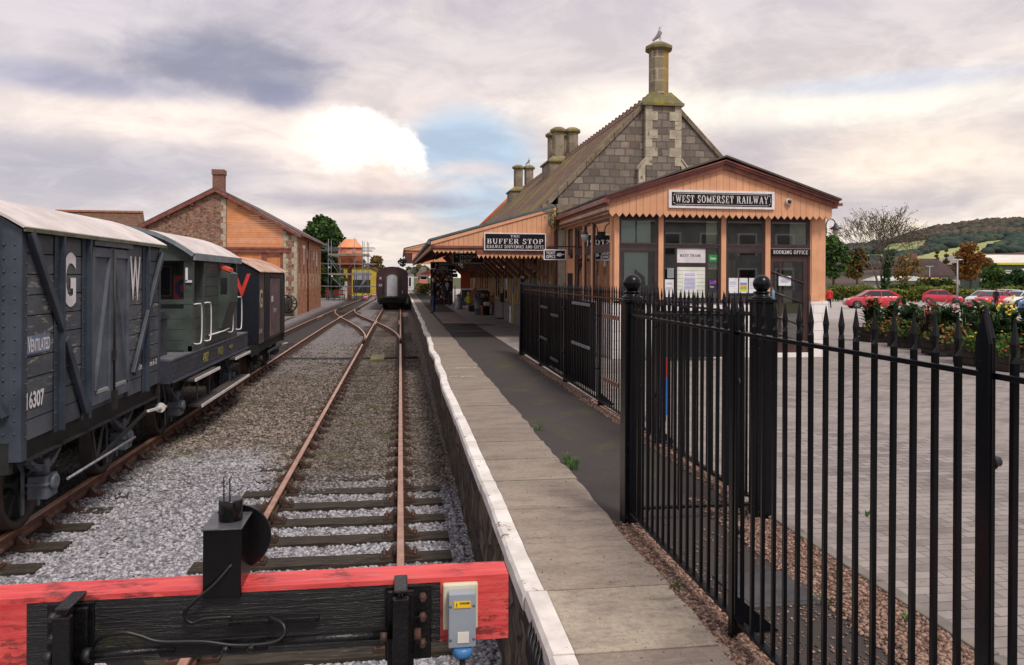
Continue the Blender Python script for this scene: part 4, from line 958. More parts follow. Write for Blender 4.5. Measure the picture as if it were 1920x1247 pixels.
b.box(XO,XS,A0-.02,A0+.02,.06,ZD-.03); b.box(XO,XS,A1-.02,A1+.02,.06,ZD-.03)
y = A0+.12
while y < A1-.1:
    b.bolts([(XS+.012,y,.16),(XS+.012,y,.34)], .016, .01, 'x'); 
    if int((y-A0)*10) % 7 < 3: b.bolts([(XS+.012,y+.06,.25)], .016, .01, 'x')
    y += .17
b.build('solebar', lilac, v2)
letter_y = flat('letter_yellow', lin((206,196,84)), .6, bump=0)
text('4907', 'lettering', (XS+.03, 14.85, .18), UY, UZ, .42, .17, letter_y, v2, .0); text('W & D', 'lettering', (XS+.03, 16.05, .2), UY, UZ, .42, .15, letter_y, v2, .0); text('TARE 20T', 'lettering', (XS+.03, 17.05, .24), UY, UZ, .4, .07, letter_y, v2, .0)
b = MB(); rr = random.Random(8)
for i in range(9):
    z = ZD+.02+.185*i; hgt = .178
    b.t = rr.random()*.4
    b.box(XS-.06,XS+.003*rr.random(),C0,C1,z,min(z+hgt,2.08)); b.box(XO,XO+.06,C0,C1,z,min(z+hgt,2.08))
    if z+hgt < 1.32:
        b.box(XS-.06,XS-.002,CE0+.1,C0-.12,z,z+hgt); b.box(XO+.1,XS-.1,CE0-.002,CE0+.05,z,z+hgt); b.box(XS-.06,XS-.002,C1+.1,CE1-.08,z,z+hgt); b.box(XO+.1,XS-.1,CE1-.05,CE1,z,z+hgt)
b.t = 0; b.box(XO+.03,XS-.06,C0+.02,C1-.02,ZD,2.1)
b.build('body_planks', green, v2)
b = MB()
for y in (CE0, CE1-.13):
    for s in (XS-.14, XO): b.box(s,s+.145,y,y+.135,ZD,2.09)
for y in (C0-.02, C0+1.15, C1-.08): b.box(XS-.02,XS+.014,y,y+.10,ZD,2.09); rivets(b, y+.03, .5, 2.1, .12, X=XS+.014)
b.box(XO,XS,CE0-.006,CE0+.06,1.28,1.36); b.box(XO,XS,CE1-.06,CE1+.006,1.28,1.36); b.box(XS-.07,XS+.012,CE0,CE1,ZD,ZD+.1); b.box(XS-.06,XS+.004,C0-.2,C0-.12,ZD,1.33)
for y in (CE0-.012, CE1-.03): b.prism([(XO,2.04),(XS,2.04)]+[(-4.8+1.2*(1-2*i/12), 2.12+.45*(1-(1-2*i/12)**2)) for i in range(13)], y, y+.04, 'xz')
b.build('posts_and_ends', green, v2, bevel=.004, fix=True)
b = MB(); b.box(-5.5,-4.05,C0-.012,C0-.002,1.36,2.0); b.build('bulkhead_frame', flat('bulkhead_dark', lin((34,38,38)), .5), v2)
for a, c_ in ((-4.72,-4.18), (-5.44,-4.9)):
    b = MB(); b.box(a,c_,C0-.02,C0-.0125,1.42,1.94); wdw = b.build('window', glass_dk, v2)
    b = MB(); b.box(a-.025,a,C0-.026,C0-.013,1.40,1.96); b.box(c_,c_+.025,C0-.026,C0-.013,1.40,1.96); b.box(a,c_,C0-.026,C0-.013,1.94,1.965); b.box(a,c_,C0-.026,C0-.013,1.395,1.42); b.build('window_frame', flat('brown_sash', lin((74,64,56)), .5), wdw)
b = MB(); b.box(-4.12,-3.78,C0-.02,C0-.004,1.32,1.78); em = b.build('number_board', flat('emblem_red', lin((140,50,50)), .6, bump=0), v2)
text('G', 'lettering', (-4.09,C0-.024,1.37), UX, UZ, .28, .36, flat('emblem_navy', lin((34,44,78)), .6, bump=0), em, .06)
b = MB(); arcroof(b, CE0-.1, CE1+.1, 2.13, .47, 1.27, .035); b.build('roof', roof_w, v2)
b = MB(); b.box(XS+.04,XS+.085,CE0-.1,CE1+.1,2.05,2.175); 
for i in range(16):
    a0, a1 = -1+2*i/16, -1+2*(i+1)/16
    b.beam((-4.8+1.25*a0,CE0-.115,2.14+.47*(1-a0*a0)),(-4.8+1.25*a1,CE0-.115,2.14+.47*(1-a1*a1)),.03,.07)
b.build('roof_edge', paint('lead_edge', lin((128,136,142)), lin((108,116,122)), .6, 5., .3), v2)
white_rail = flat('handrail_white', lin((228,224,226)), .4, bump=0)
def hoop(y, z0, z1, dy, X=XS): 
    bb = MB(); bb.tube(smoothpts([(X,y,z1),(X+.06,y+dy*.3,z1+.01),(X+.075,y+dy,z1-.06),(X+.075,y+dy,z0+.06),(X+.06,y+dy*.3,z0-.01),(X,y,z0)], 4), .0125, 8); bb.build('handrail', white_rail, v2)
hoop(14.33, .58, 1.27, .22); hoop(15.02, .58, 1.27, .22); hoop(17.05, .6, 1.1, .14); hoop(17.85, .6, 1.3, .24)
b = MB(); b.tube([(XS+.05,15.25,.66),(XS+.06,16.4,.66),(XS+.05,16.95,.68)], .016, 8); b.build('handrail', white_rail, v2)
b = MB(); b.box(XS+.01,XS+.03,15.1,16.9,.5,.6); b.build('kick_board', green, v2, bevel=.004)
b = MB(); b.box(XS-.105,XS-.07,CE0-.03,CE0-.005,1.68,1.92); b.box(XS-.105,XS+.0,CE0-.03,CE0-.005,1.66,1.70); b.build('lamp_bracket', white_rail, v2)
b = MB(); b.prism([(XS,1.92),(XS+.21,1.83),(XS+.21,1.25),(XS+.05,.72),(XS,.72)], 16.2, 17.0, 'xz'); dk = b.build('ducket', green, v2, bevel=.006, fix=True)
b = MB(); b.box(XS+.04,XS+.165,16.19,16.199,1.42,1.74); b.build('window', glass_dk, dk)
b = MB(); b.prism([(XS+.02,1.93),(XS+.2,1.86),(XS+.2,1.93),(XS+.02,2.0)], 16.22, 16.6, 'xz'); b.build('red_shade', flat('shade_red', lin((212,84,62)), .5), dk)
b = MB(); b.box(XS-.95,XS-.28,13.3,13.75,ZD,1.06); b.prism([(13.25,1.06),(13.8,1.06),(13.8,1.08),(13.5,1.2),(13.25,1.2)], XS-1.0, XS-.25, 'yz'); b.build('locker', lilac, v2, bevel=.01)
step_top, step_edge = flat('step_dark', lin((66,62,62)), .8), flat('step_white', lin((222,214,208)), .6)
for a, c_, z in ((13.75,15.55,.03),(17.0,18.6,.05),(14.2,18.5,-.48)):
    b = MB(); b.box(XS-.06,XS+.165,a,c_,z-.04,z); st = b.build('footboard', step_top, v2)
    b = MB(); b.box(XS+.166,XS+.185,a,c_,z-.045,z+.003); b.build('white_edge', step_edge, st)
b = MB()
for y in (14.5,15.4,17.2,18.2): b.box(XS+.0,XS+.02,y,y+.05,-.5,.1)
split(b, 'step_hanger', lilac, v2)
wheels(v2, (13.85, 17.9)); rungear(v2, (13.85, 17.9), zs=.05)
b = MB(); b.box(XO+.3,XS-.3,A0+.2,A1-.2,-.25,.06); b.build('ballast_weight', under, v2)
b = MB(); b.box(XS-.14,XS+.02,14.15,14.62,-.06,.06); b.build('brake_block', paint('brown_block', lin((122,80,58)), lin((96,62,46)), .8, 5., .3), v2)
buffer_pair(v2, A0-.02, -1, .24, lilac); buffer_pair(v2, A1+.02, 1, .24, lilac)
b = MB(); b.box(-4.86,-4.74,12.5,13.0,.1,.2); b.tube([(-4.8,12.42,.14),(-4.8,12.6,.02),(-4.8,12.9,.12)], .025, 6); b.build('coupling', under, v2)

# --- the third van, navy with a red V
navy = paint('van_navy_paint', lin((20,25,38)), lin((14,17,27)), .45, 1.6, .15, 30., wear=lin((92,70,58)), wsc=3.5, wth=.66)
worn = paint('van_worn_panel', lin((104,88,84)), lin((70,60,62)), .6, 2., .2, 30., wear=lin((60,52,56)), wsc=7., wth=.58)
v3 = thing('goods_van', (-4.8, 22.8, -.92), 'navy goods van with a red V on its end and rusty ribbed roof', 'goods wagon')
D0, D1 = 20.55, 25.1; zt3 = 1.85
endp = lambda: [(XO,.02),(XS,.02),(XS,zt3)]+[(-4.8+1.2*(1-2*i/12), zt3+.02+.42*(1-(1-2*i/12)**2)) for i in range(13)]+[(XO,zt3)]
b = MB(); b.prism(endp(), D0, D0+.05, 'xz'); b.prism(endp(), D1-.05, D1, 'xz'); split(b, 'end_wall', navy, v3, fix=True)
b = MB(); b.box(XS-.05,XS-.002,D0+.05,D1-.05,.02,zt3+.02); b.box(XO,XO+.05,D0+.05,D1-.05,.02,zt3+.02); split(b, 'side_panel', worn, v3)
b = MB()
for y0, y1 in ((D0,D0+.12),(D0+.95,D0+1.75),(D1-.9,D1-.35),(D1-.12,D1)): b.box(XS-.001,XS+.015,y0,y1,.02,zt3)
for y in (D0+.05,D0+1.0,D0+1.35,D0+1.7,D1-.85,D1-.4,D1-.06): rivets(b, y, .06, 1.85, .11, X=XS+.015)
for zz in [.06+.11*i for i in range(17)]: b.lathe([(.014,0),(.006,-.010)], (XS-.07,D0,zz), 6, 'y'); b.lathe([(.014,0),(.006,-.010)], (XS-.03,D0,zz), 6, 'y')
for i in range(24): a = .96-1.92*i/23; b.lathe([(.016,0),(.006,-.012)], (-4.8+1.2*a,D0,zt3-.07+.42*(1-a*a)), 6, 'y')
split(b, 'riveted_strap', navy, v3)
b = MB(); b.box(XS,XS+.02,D0+1.85,D1-1.0,.1,1.72); b.box(XS+.02,XS+.035,D0+2.2,D0+2.24,.1,1.72); b.build('door', paint('door_brown_worn', lin((112,92,92)), lin((88,70,74)), .6, 2., .2), v3)
b = MB(); b.box(XS+.0,XS+.03,D0+1.8,D1-.95,1.74,1.80); b.build('door_runner', rust, v3)
b = MB(); arcroof(b, D0-.06, D1+.08, zt3+.03, .43, 1.27, .02)
for i in range(13): y = D0+.0+i*.38; arcroof(b, y, y+.04, zt3+.052, .43, 1.27, .014)
b.build('roof', paint('rusty_pale_roof', lin((206,180,164)), lin((184,150,132)), .7, 1.5, .2, 20., wear=lin((168,112,86)), wsc=3., wth=.6), v3)
vr = flat('letter_red', lin((206,58,46)), .55, bump=0)
text('V', 'lettering', (-4.22, D0-.012, 1.26), UX, UZ, .44, .58, vr, v3, .02)
text('G', 'lettering', (XS+.004, D0+.22, .95), UY, UZ, .42, .48, flat('letter_cream', lin((214,196,150)), .6, bump=0), v3, .02)
b = MB(); b.box(XS+.0205,XS+.024,D0+2.0,D0+2.35,1.05,1.22); b.build('label_plate', sign_wht, v3); text('Empty', 'lettering', (XS+.022, D0+2.35, .7), UY, UZ, .5, .2, letter_w, v3, 0); text('1018', 'lettering', (XS+.004, D0+.18, .28), UY, UZ, .4, .12, letter_w, v3, 0)
b = MB(); b.box(XS-.16,XS-.06,D0+.1,D1-.1,-.22,.02); b.box(XO,XS,D0-.04,D0+.06,-.24,.01); b.box(XO,XS,D1-.06,D1+.04,-.24,.01); b.build('underframe', under, v3)
wheels(v3, (21.4, 24.2)); rungear(v3, (21.4, 24.2), under, zs=-.1)
b = MB(); b.box(XS+.0,XS+.04,22.0,24.6,-.33,-.27); b.build('footboard', lilac, v3)
b = MB(); b.beam((XS+.02,24.4,-.3),(XS+.02,25.6,-.36),.03,.05,0,(1,0,0)); b.build('brake_handle', flat('handle_white', lin((214,210,206)), .5), v3)
buffer_pair(v3, D0-.04, -1, .12, under)
# ------------------------------------------------------------------ booking office
def teeth(b, x0, x1, zb, topf, y0, y1, w_=.13, gap=.006, dep=.075, seed=1, plane='xz'):
    r = random.Random(seed); n_ = max(1, round((x1-x0)/w_)); w_ = (x1-x0)/n_
    for i in range(n_):
        a, c_ = x0+i*w_+gap/2, x0+(i+1)*w_-gap/2; m = (a+c_)/2; b.t = r.random()*.35
        b.prism([(m,zb),(c_,zb+dep),(c_,topf(c_)),(a,topf(a)),(a,zb+dep)], y0, y1, plane)
    b.t = 0
of = thing('booking_office', (7.1, 16.5, 0), 'peach timber booking office with gabled roof and saw-tooth valance', 'building')
OX0, OX1, OY, OYB = 4.65, 9.62, 16.5, 21.45
gz_ = lambda x: 4.2-.3*abs(x-7.03)           # underside of the bargeboard
b = MB(); teeth(b, 4.455, 9.62, 3.10, lambda x: min(4.4, gz_(x)+.05), 16.2, 16.235, .152, dep=.085); b.box(4.5,9.6,16.236,16.26,3.2,3.45); b.build('gable_boards', peach, of)
b = MB(); teeth(b, 16.2, 21.4, 3.16, lambda y: 3.34, 4.42, 4.45, .125, seed=2, plane='yz'); b.build('side_valance', paint('faded_peach_paint', lin((232,186,160)), lin((214,166,140)), .6, 3., .1, tone=True), of)
b = MB()
for s in (-1, 1):
    x0, x1 = (4.36, 7.03) if s < 0 else (9.71, 7.03); zA, zB = 3.43, 4.30
    for k, (o, y0, y1) in enumerate(((0.0,16.12,16.2),(.10,16.07,16.2),(.155,16.03,16.2))):
        h0 = [.0,.10,.155][k]; h1 = [.10,.155,.185][k]; zz = 3.36
        pl = [(x0,zz+h0),(x1,zz+h0+.83),(x1,zz+h1+.83),(x0,zz+h1)]
        b.prism(pl[::s and 1] if s < 0 else pl[::-1], y0, y1, 'xz')
b.box(9.62,9.82,16.1,16.2,3.42,3.48); b.build('bargeboard', maroon, of, fix=True)
felt = paint('roof_felt', lin((96,84,80)), lin((74,66,64)), .85, 3., .3)
b = MB()
for s in (-1, 1):
    x0 = 4.34 if s < 0 else 9.74
    b.prism([(x0,3.53),(7.03,4.43),(7.03,4.47),(x0,3.57)] if s < 0 else [(7.03,4.43),(x0,3.53),(x0,3.57),(7.03,4.47)], 16.0, 21.42, 'xz')
b.build('roof', felt, of, fix=True)
b = MB(); b.box(4.29,4.37,16.05,21.4,3.38,3.49); b.box(4.37,4.42,16.05,21.4,3.34,3.45); b.box(9.66,9.8,16.3,21.4,3.38,3.49); split(b, 'gutter', maroon, of, bevel=.01)
b = MB(); b.box(4.365,4.415,16.05,21.4,3.20,3.235); b.build('gutter_trim', maroon_dk, of)
posts = ((4.65,4.76),(5.655,5.77),(7.115,7.23),(8.165,8.285),(9.25,9.62))
for k, (a, c_) in enumerate(posts):
    b = MB(); b.box(a,c_,OY-.04,OY+.06,1.27,3.2)
    if k == 4: b.box(a+.02,a+.2,OY-.06,OY-.0405,1.3,3.12); b.box(a,a+.22,OY-.075,OY-.061,1.28,1.42)
    b.build('post', peach, of, bevel=.004)
b = MB()
b.box(4.64,9.63,OY-.03,OY+.08,3.24,3.42); b.build('lintel', peach, of)
b = MB(); b.box(4.64,9.63,OY-.02,OY+.08,3.115,3.238); b.box(4.5,9.6,16.262,16.465,3.34,3.36); b.build('valance_shadow', frame_dk, of)  # dark strip and soffit imitate the shadow behind the valance teeth
brick_w = N('white_painted_brick'); n = brick_w; bk = n.n('ShaderNodeTexBrick'); n.put(wallv(n), bk.inputs['Vector'])
for k_, x in (('Scale', 1.), ('Mortar Size', .008), ('Brick Width', .42), ('Row Height', .2), ('Bias', -.3)): bk.inputs[k_].default_value = x
for k_, x in (('Color1', lin((238,232,230))), ('Color2', lin((222,216,216))), ('Mortar', lin((196,190,190)))): bk.inputs[k_].default_value = (*x, 1)
brick_w = n.fin(n.mix(n.step(n.noise(n.co(), 4., 6), .55, .75), bk.outputs[0], lin((200,192,186))), .6, n.bump(n.math('SUBTRACT', 1., bk.outputs[1]), .4, .01))
b = MB(); b.box(9.24,9.66,OY-.1,OY+.1,-.02,1.27); b.box(4.6,8.27,OY-.06,OY+.06,-.02,1.22); b.box(8.27,9.24,OY-.12,OY+.06,-.02,.1); b.box(4.6,4.72,OY+.06,19.1,-.02,1.22); b.build('plinth', brick_w, of)
b = MB(); b.box(4.76,8.165,OY-.09,OY+.03,1.23,1.30); b.build('window_sill', frame_dk, of, bevel=.005)
def sash(t, x0, x1, z0, z1, fr=.05, yf=OY-.005, mat=None, gl=None, bars=()):
    b = MB(); b.box(x0,x0+fr,yf,yf+.06,z0,z1); b.box(x1-fr,x1,yf,yf+.06,z0,z1); b.box(x0+fr,x1-fr,yf,yf+.06,z0,z0+fr); b.box(x0+fr,x1-fr,yf,yf+.06,z1-fr,z1)
    for a, c_, d, e in bars: b.box(a,c_,yf+.005,yf+.05,d,e)
    w_ = b.build('window', mat or frame_dk, t, bevel=.003)
    b = MB(); b.box(x0+fr,x1-fr,yf+.025,yf+.031,z0+fr,z1-fr); b.build('pane', gl or glass, w_); return w_
for x0, x1 in ((4.765,5.65),(5.775,7.11),(7.235,8.16),(8.29,9.245)):
    sash(of, x0, x1, 2.50, 3.11, .05)
sash(of, 4.765, 5.65, 1.30, 2.42, .07)
w2 = sash(of, 5.775, 7.11, 1.30, 2.49, .045, bars=[(6.06,6.10,1.34,2.45),(6.77,6.82,1.34,2.45),(6.10,6.77,2.05,2.12)])
sash(of, 7.235, 8.16, 1.30, 2.42, .07)
b = MB(); b.box(4.765,5.65,OY+.0,OY+.05,2.42,2.5); b.box(7.235,8.16,OY+.0,OY+.05,2.42,2.5); b.box(8.29,9.245,OY+.0,OY+.05,2.46,2.5); b.build('transom', frame_dk, of)
dr = MB(); dr.box(8.29,8.37,OY,OY+.06,.1,2.3); dr.box(9.1,9.2,OY,OY+.06,.1,2.3); dr.box(8.37,9.1,OY,OY+.06,2.16,2.3); dr.box(8.37,9.1,OY,OY+.06,.1,.35); dr.box(8.52,8.58,OY+.01,OY+.05,.35,2.16); dr.box(9.2,9.245,OY-.01,OY+.07,.1,2.46)
dr = dr.build('door', paint('door_brown', lin((70,48,46)), lin((56,40,40)), .4, 3., .08), of, bevel=.003)
b = MB(); b.box(8.37,9.1,OY+.026,OY+.032,.35,2.16); b.build('pane', glass, dr)
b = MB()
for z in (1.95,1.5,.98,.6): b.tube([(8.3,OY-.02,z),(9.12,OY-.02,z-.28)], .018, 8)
split(b, 'reflected_rail', flat('rail_brown', lin((70,56,56)), .35), dr)  # diagonal bars imitate handrail reflections in the door glass
# inside of the office, seen through the glass
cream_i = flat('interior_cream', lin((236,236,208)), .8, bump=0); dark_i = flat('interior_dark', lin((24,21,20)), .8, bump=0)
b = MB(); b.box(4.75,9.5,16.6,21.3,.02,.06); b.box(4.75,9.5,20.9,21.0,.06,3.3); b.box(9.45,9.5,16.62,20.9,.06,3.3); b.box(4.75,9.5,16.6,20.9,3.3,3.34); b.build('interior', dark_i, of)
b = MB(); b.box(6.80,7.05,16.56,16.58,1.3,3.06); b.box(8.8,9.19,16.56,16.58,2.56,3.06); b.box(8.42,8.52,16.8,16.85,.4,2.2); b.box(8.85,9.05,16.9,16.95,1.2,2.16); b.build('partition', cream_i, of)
b = MB(); b.box(4.90,5.44,16.55,16.56,1.62,2.35); b.box(4.83,5.50,16.55,16.56,2.56,3.05); b.build('sky_reflection', paint('sky_reflection_pale', lin((232,250,250)), lin((240,250,232)), .5, 1., 0), of)  # pale panels imitate bright sky reflected in the left panes
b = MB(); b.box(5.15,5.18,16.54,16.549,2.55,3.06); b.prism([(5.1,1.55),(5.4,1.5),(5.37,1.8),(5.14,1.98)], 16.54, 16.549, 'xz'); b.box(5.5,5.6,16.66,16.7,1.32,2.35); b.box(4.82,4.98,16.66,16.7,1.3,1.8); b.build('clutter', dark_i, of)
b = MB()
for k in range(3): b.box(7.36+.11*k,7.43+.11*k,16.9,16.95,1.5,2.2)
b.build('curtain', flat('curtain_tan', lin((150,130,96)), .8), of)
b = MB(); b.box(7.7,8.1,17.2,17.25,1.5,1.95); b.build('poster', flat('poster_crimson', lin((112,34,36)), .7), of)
# notices in the windows (sheets stuck behind the glass: parts of the office)
YP = OY+.018
pap = flat('paper_white', lin((232,230,236)), .7, bump=0); txt_b = flat('print_blue', lin((120,128,190)), .7, bump=0); txt_g = flat('print_grey', lin((130,130,140)), .7, bump=0)
def sheet(name, x0, x1, z0, z1, mat, lines=(), lm=txt_g, y=YP):
    b = MB(); b.box(x0,x1,y-.002,y,z0,z1); s = b.build(name, mat, of)
    if lines:
        l = MB()
        for (a, c_, zz, h) in lines: l.box(x0+(x1-x0)*a, x0+(x1-x0)*c_, y-.0035, y-.0022, z1-(z1-z0)*zz-h/2, z1-(z1-z0)*zz+h/2)
        l.build('print', lm, s)
    return s
nt = sheet('next_train_board', 6.105, 6.765, 2.125, 2.445, flat('board_white', lin((224,218,222)), .5, bump=0))
serif('NEXT TRAIN', 'lettering', (6.17, YP-.005, 2.255), UX, UZ, .48, .06, flat('letter_dark', lin((50,46,58)), .6, bump=0), nt)
tb = sheet('timetable_board', 6.11, 6.76, 1.345, 2.03, flat('board_cream', lin((226,230,216)), .5, bump=0), [(.0,1.,.12+.125*i,.006) for i in range(7)])
sheet('notice', 6.24, 6.56, 1.46, 1.92, pap, [(.12,.88,.1+.07*i,.012) for i in range(2)]+[(.1,.9,.3+.065*i,.012) for i in range(9)], txt_b, YP-.004)
gs = sheet('green_sign', 6.845, 7.04, 2.15, 2.31, flat('sign_green', lin((20,140,62)), .5, bump=0)); text('Sense', 'lettering', (6.88, YP-.004, 2.2), UX, UZ, .13, .06, letter_w, gs)
sk = sheet('dark_sticker', 6.85, 7.03, 1.46, 1.74, flat('sticker_dark', lin((46,42,56)), .5, bump=0))
b = MB(); b.box(6.86,7.02,YP-.0045,YP-.0025,1.65,1.73); b.build('picture', paint('sticker_picture', lin((60,60,170)), lin((200,60,80)), .5, 14., 0), sk); text('Ticket', 'lettering', (6.87, YP-.004, 1.57), UX, UZ, .1, .04, letter_w, sk)
sheet('notice', 5.82, 6.03, 1.36, 1.75, pap, [(.2,.8,.2,.01),(.2,.8,.26,.01),(.1,.9,.45,.008),(.1,.9,.52,.008),(.1,.9,.6,.008)])
sheet('notice', 5.88, 6.03, 1.78, 2.0, flat('paper_blue_grey', lin((150,160,166)), .7, bump=0), [(.1,.9,.2+.15*i,.012) for i in range(5)])
sheet('notice', 7.32, 7.54, 1.45, 1.79, pap, [(.1,.7,.28,.012),(.1,.8,.4,.012),(.1,.6,.55,.008)], txt_b)
ps = sheet('poster', 7.57, 7.77, 1.45, 1.79, pap)
for k, cc in enumerate(((80,150,190),(222,170,90),(150,170,70),(212,204,60))):
    b = MB(); b.box(7.59,7.75,YP-.0045,YP-.0025,1.49+.05*(3-k),1.538+.05*(3-k)); b.build('colour_band', flat('band_%d' % k, lin(cc), .6, bump=0), ps)
sheet('notice', 7.80, 8.0, 1.45, 1.79, pap, [(.1,.8,.3+.1*i,.008) for i in range(5)])
sheet('notice', 8.50, 8.80, 1.62, 1.84, pap, [(.2,.8,.4,.01),(.12,.9,.52,.014),(.2,.8,.64,.01)], txt_b, OY-.006)
# west side of the office
b = MB()
for y in (16.62, 18.33, 19.21, 20.3, 21.15): b.box(4.60,4.70,y-.05,y+.05,.0 if y > 19 else 1.22,3.22)
b.box(4.61,4.71,16.5,21.4,3.12,3.34); b.box(4.62,4.70,20.35,21.1,1.9,2.3)
split(b, 'side_post', peach, of, -.001, bevel=.004)
for y0, y1, z0 in ((16.67,18.28,1.22),(18.38,19.16,1.22),(19.26,20.25,.1),(20.35,21.1,2.3)):
    for a, c_ in ((2.50,3.11),(z0,2.42)):
        if a >= c_ - .2: continue
        b = MB(); b.box(4.63,4.68,y0,y0+.05,a,c_); b.box(4.63,4.68,y1-.05,y1,a,c_); b.box(4.63,4.68,y0+.05,y1-.05,a,a+.05); b.box(4.63,4.68,y0+.05,y1-.05,c_-.05,c_); w_ = b.build('side_window', frame_dk, of)
        b = MB(); b.box(4.65,4.656,y0+.05,y1-.05,a+.05,c_-.05); b.build('pane', glass, w_)
    b = MB(); b.box(4.63,4.69,y0,y1,2.42,2.5); b.build('side_transom', frame_dk, of)
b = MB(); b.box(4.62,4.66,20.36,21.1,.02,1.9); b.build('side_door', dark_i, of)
# sign
sg = thing('station_sign', (7.0, 16.17, 3.33), 'long black and white sign lettered WEST SOMERSET RAILWAY on the gable', 'sign')
b = MB(); b.box(5.775,8.225,16.155,16.195,3.31,3.705); b.build('frame', sign_wht, sg, bevel=.004)
b = MB(); b.box(5.845,8.155,16.148,16.1545,3.365,3.655); b.build('board', sign_blk, sg)
b = MB()
for z in (3.385, 3.628): b.box(5.94,8.06,16.1455,16.1475,z,z+.008)
for x in (5.872, 8.12): b.box(x,x+.008,16.1455,16.1475,3.46,3.56)
for sx in (-1,1):
    for sz in (-1,1):
        cx_, cz_ = 7.0+sx*1.125, 3.51+sz*.122; P = [(cx_-sx*.04*cos(pi/2*i/6), cz_-sz*.04*sin(pi/2*i/6)) for i in range(7)]
        for p, q in zip(P, P[1:]): b.beam((p[0],16.1465,p[1]),(q[0],16.1465,q[1]),.008,.002,0,(0,1,0))
b.build('border', sign_wht, sg)
serif('WEST SOMERSET RAILWAY', 'lettering', (5.93,16.1465,3.43), UX, UZ, 2.14, .165, sign_wht, sg)
b0 = thing('booking_office_sign', (8.77, 16.47, 2.31), 'small black sign lettered BOOKING OFFICE above the door', 'sign')
b = MB(); b.box(8.295,9.24,16.46,16.495,2.305,2.455); b.build('board', sign_blk, b0); b = MB(); b.box(8.29,9.245,16.455,16.495,2.456,2.468); b.build('trim', flat('trim_worn', lin((150,140,136)), .6), b0)
serif('BOOKING OFFICE', 'lettering', (8.35,16.4585,2.338), UX, UZ, .84, .088, sign_wht, b0)
cc = thing('security_camera', (8.56, 16.19, 3.48), 'white dome security camera on the gable boards right of the long sign', 'camera')
b = MB(); b.lathe([(.075,0),(.075,-.05),(.06,-.065)], (8.56,16.2,3.49), 20, 'y'); b.build('housing', flat('housing_white', lin((214,208,206)), .4, bump=0), cc)
b = MB(); b.ball((8.565,16.135,3.495), .048, 8); b.build('dome', glass_dk, cc)
def wall_lamp(x, y, z, sx, sy, label, shade):
    t = thing('wall_lamp', (x, y, z), label, 'lamp', 'wall lamps on the booking office'); L = .24 if shade else .30
    P = [(x,y,z-.12),(x,y,z+.1)]+[(x+sx*L*(.5-.5*cos(a)),y+sy*L*(.5-.5*cos(a)),z+.1+.16*sin(a)) for a in [pi*i/8 for i in range(1,9)]]
    b = MB(); b.tube([(x+sx*.04,y+sy*.04,z-.18),(x+sx*.04,y+sy*.04,z)]+[(p[0]+sx*.04,p[1]+sy*.04,p[2]) for p in P[1:]], .013, 7); b.box(x-.03,x+.045,y-.03,y+.03,z-.08,z+.06); b.build('bracket', iron, t)
    ex, ey, ez = x+sx*(L+.04), y+sy*(L+.04), z+.1
    if shade:
        b = MB(); b.lathe([(.03,.06),(.05,.0),(.14,-.06),(.145,-.075),(.05,-.07)], (ex,ey,ez), 20); b.build('shade', paint('shade_grey', lin((96,98,104)), lin((70,72,78)), .3, 4., 0, metal=.4), t)
        b = MB(); b.lathe([(.055,-.075),(.062,-.13),(.045,-.19),(.012,-.225)], (ex,ey,ez), 16); b.build('glass_bulb', paint('bulb_glass', lin((196,188,150)), lin((170,164,130)), .1, 3., 0), t)
    else:
        b = MB(); b.lathe([(.02,.0),(.05,-.05),(.085,-.10),(.09,-.11)], (ex,ey,ez), 16); b.build('shade', iron, t)
        b = MB(); b.lathe([(.085,-.11),(.09,-.17),(.06,-.25),(.02,-.29)], (ex,ey,ez), 16); b.build('glass_bulb', paint('lantern_glass', lin((176,180,180)), lin((150,154,156)), .1, 3., 0), t)
wall_lamp(9.64, 16.55, 2.9, 1, 0, 'grey shaded gooseneck lamp on the right corner of the booking office', True)
wall_lamp(4.6, 17.6, 2.8, -1, 0, 'black lantern lamp on a gooseneck on the west side of the booking office', False)
b = MB(); b.box(5.35,7.0,15.9,15.96,.08,1.08); tag(b.build('black_board', flat('board_black', lin((30,30,34)), .5)), 'plain black board standing before the white plinth of the booking office', 'board')
rb = thing('display_board', (2.95, 9.0, 0), 'small red and blue board standing behind the black fence', 'board'); x0 = atY(1214,700,9.2)[0]
b = MB(); b.box(x0,x0+.27,9.2,9.22,.55,.80); b.build('red_panel', flat('panel_red', lin((150,24,34)), .5, bump=0), rb); b = MB(); b.box(x0,x0+.27,9.2,9.22,.08,.549); b.build('blue_panel', flat('panel_blue', lin((36,92,176)), .5, bump=0), rb); b = MB(); b.box(x0+.02,x0+.05,9.221,9.26,.0,.8); b.box(x0+.22,x0+.25,9.221,9.26,.0,.8); b.build('leg', iron, rb)
a = atY(1393,585,12.); c_ = atY(1391,660,12.); b = MB(); b.tube(smoothpts([(a[0],12,a[2]),(a[0]+.01,12.02,(a[2]+c_[2])/2),(c_[0],12,c_[2])]), .028, 8); b.tube([(c_[0],12,c_[2]),(c_[0],12.02,.0)], .02, 8)
tag(b.build('marker_post', flat('post_orange', lin((222,136,40)), .5)), 'slim orange marker post behind the fence and right of the small board', 'post')
hs = thing('soap_dispenser', (8.36, 16.4, 1.27), 'blue hand gel bottle by the booking office door', 'bottle')
b = MB(); b.lathe([(.035,1.33),(.037,1.34),(.037,1.5),(.015,1.53)], (8.33,16.42,0), 12); b.build('bottle', flat('gel_blue', lin((110,150,170)), .3), hs); b = MB(); b.tube([(8.33,16.42,1.53),(8.33,16.42,1.56),(8.30,16.42,1.57)], .008, 6); b.box(8.28,8.38,16.39,16.46,1.315,1.33); b.build('pump', flat('pump_grey', lin((160,160,160)), .4), hs)

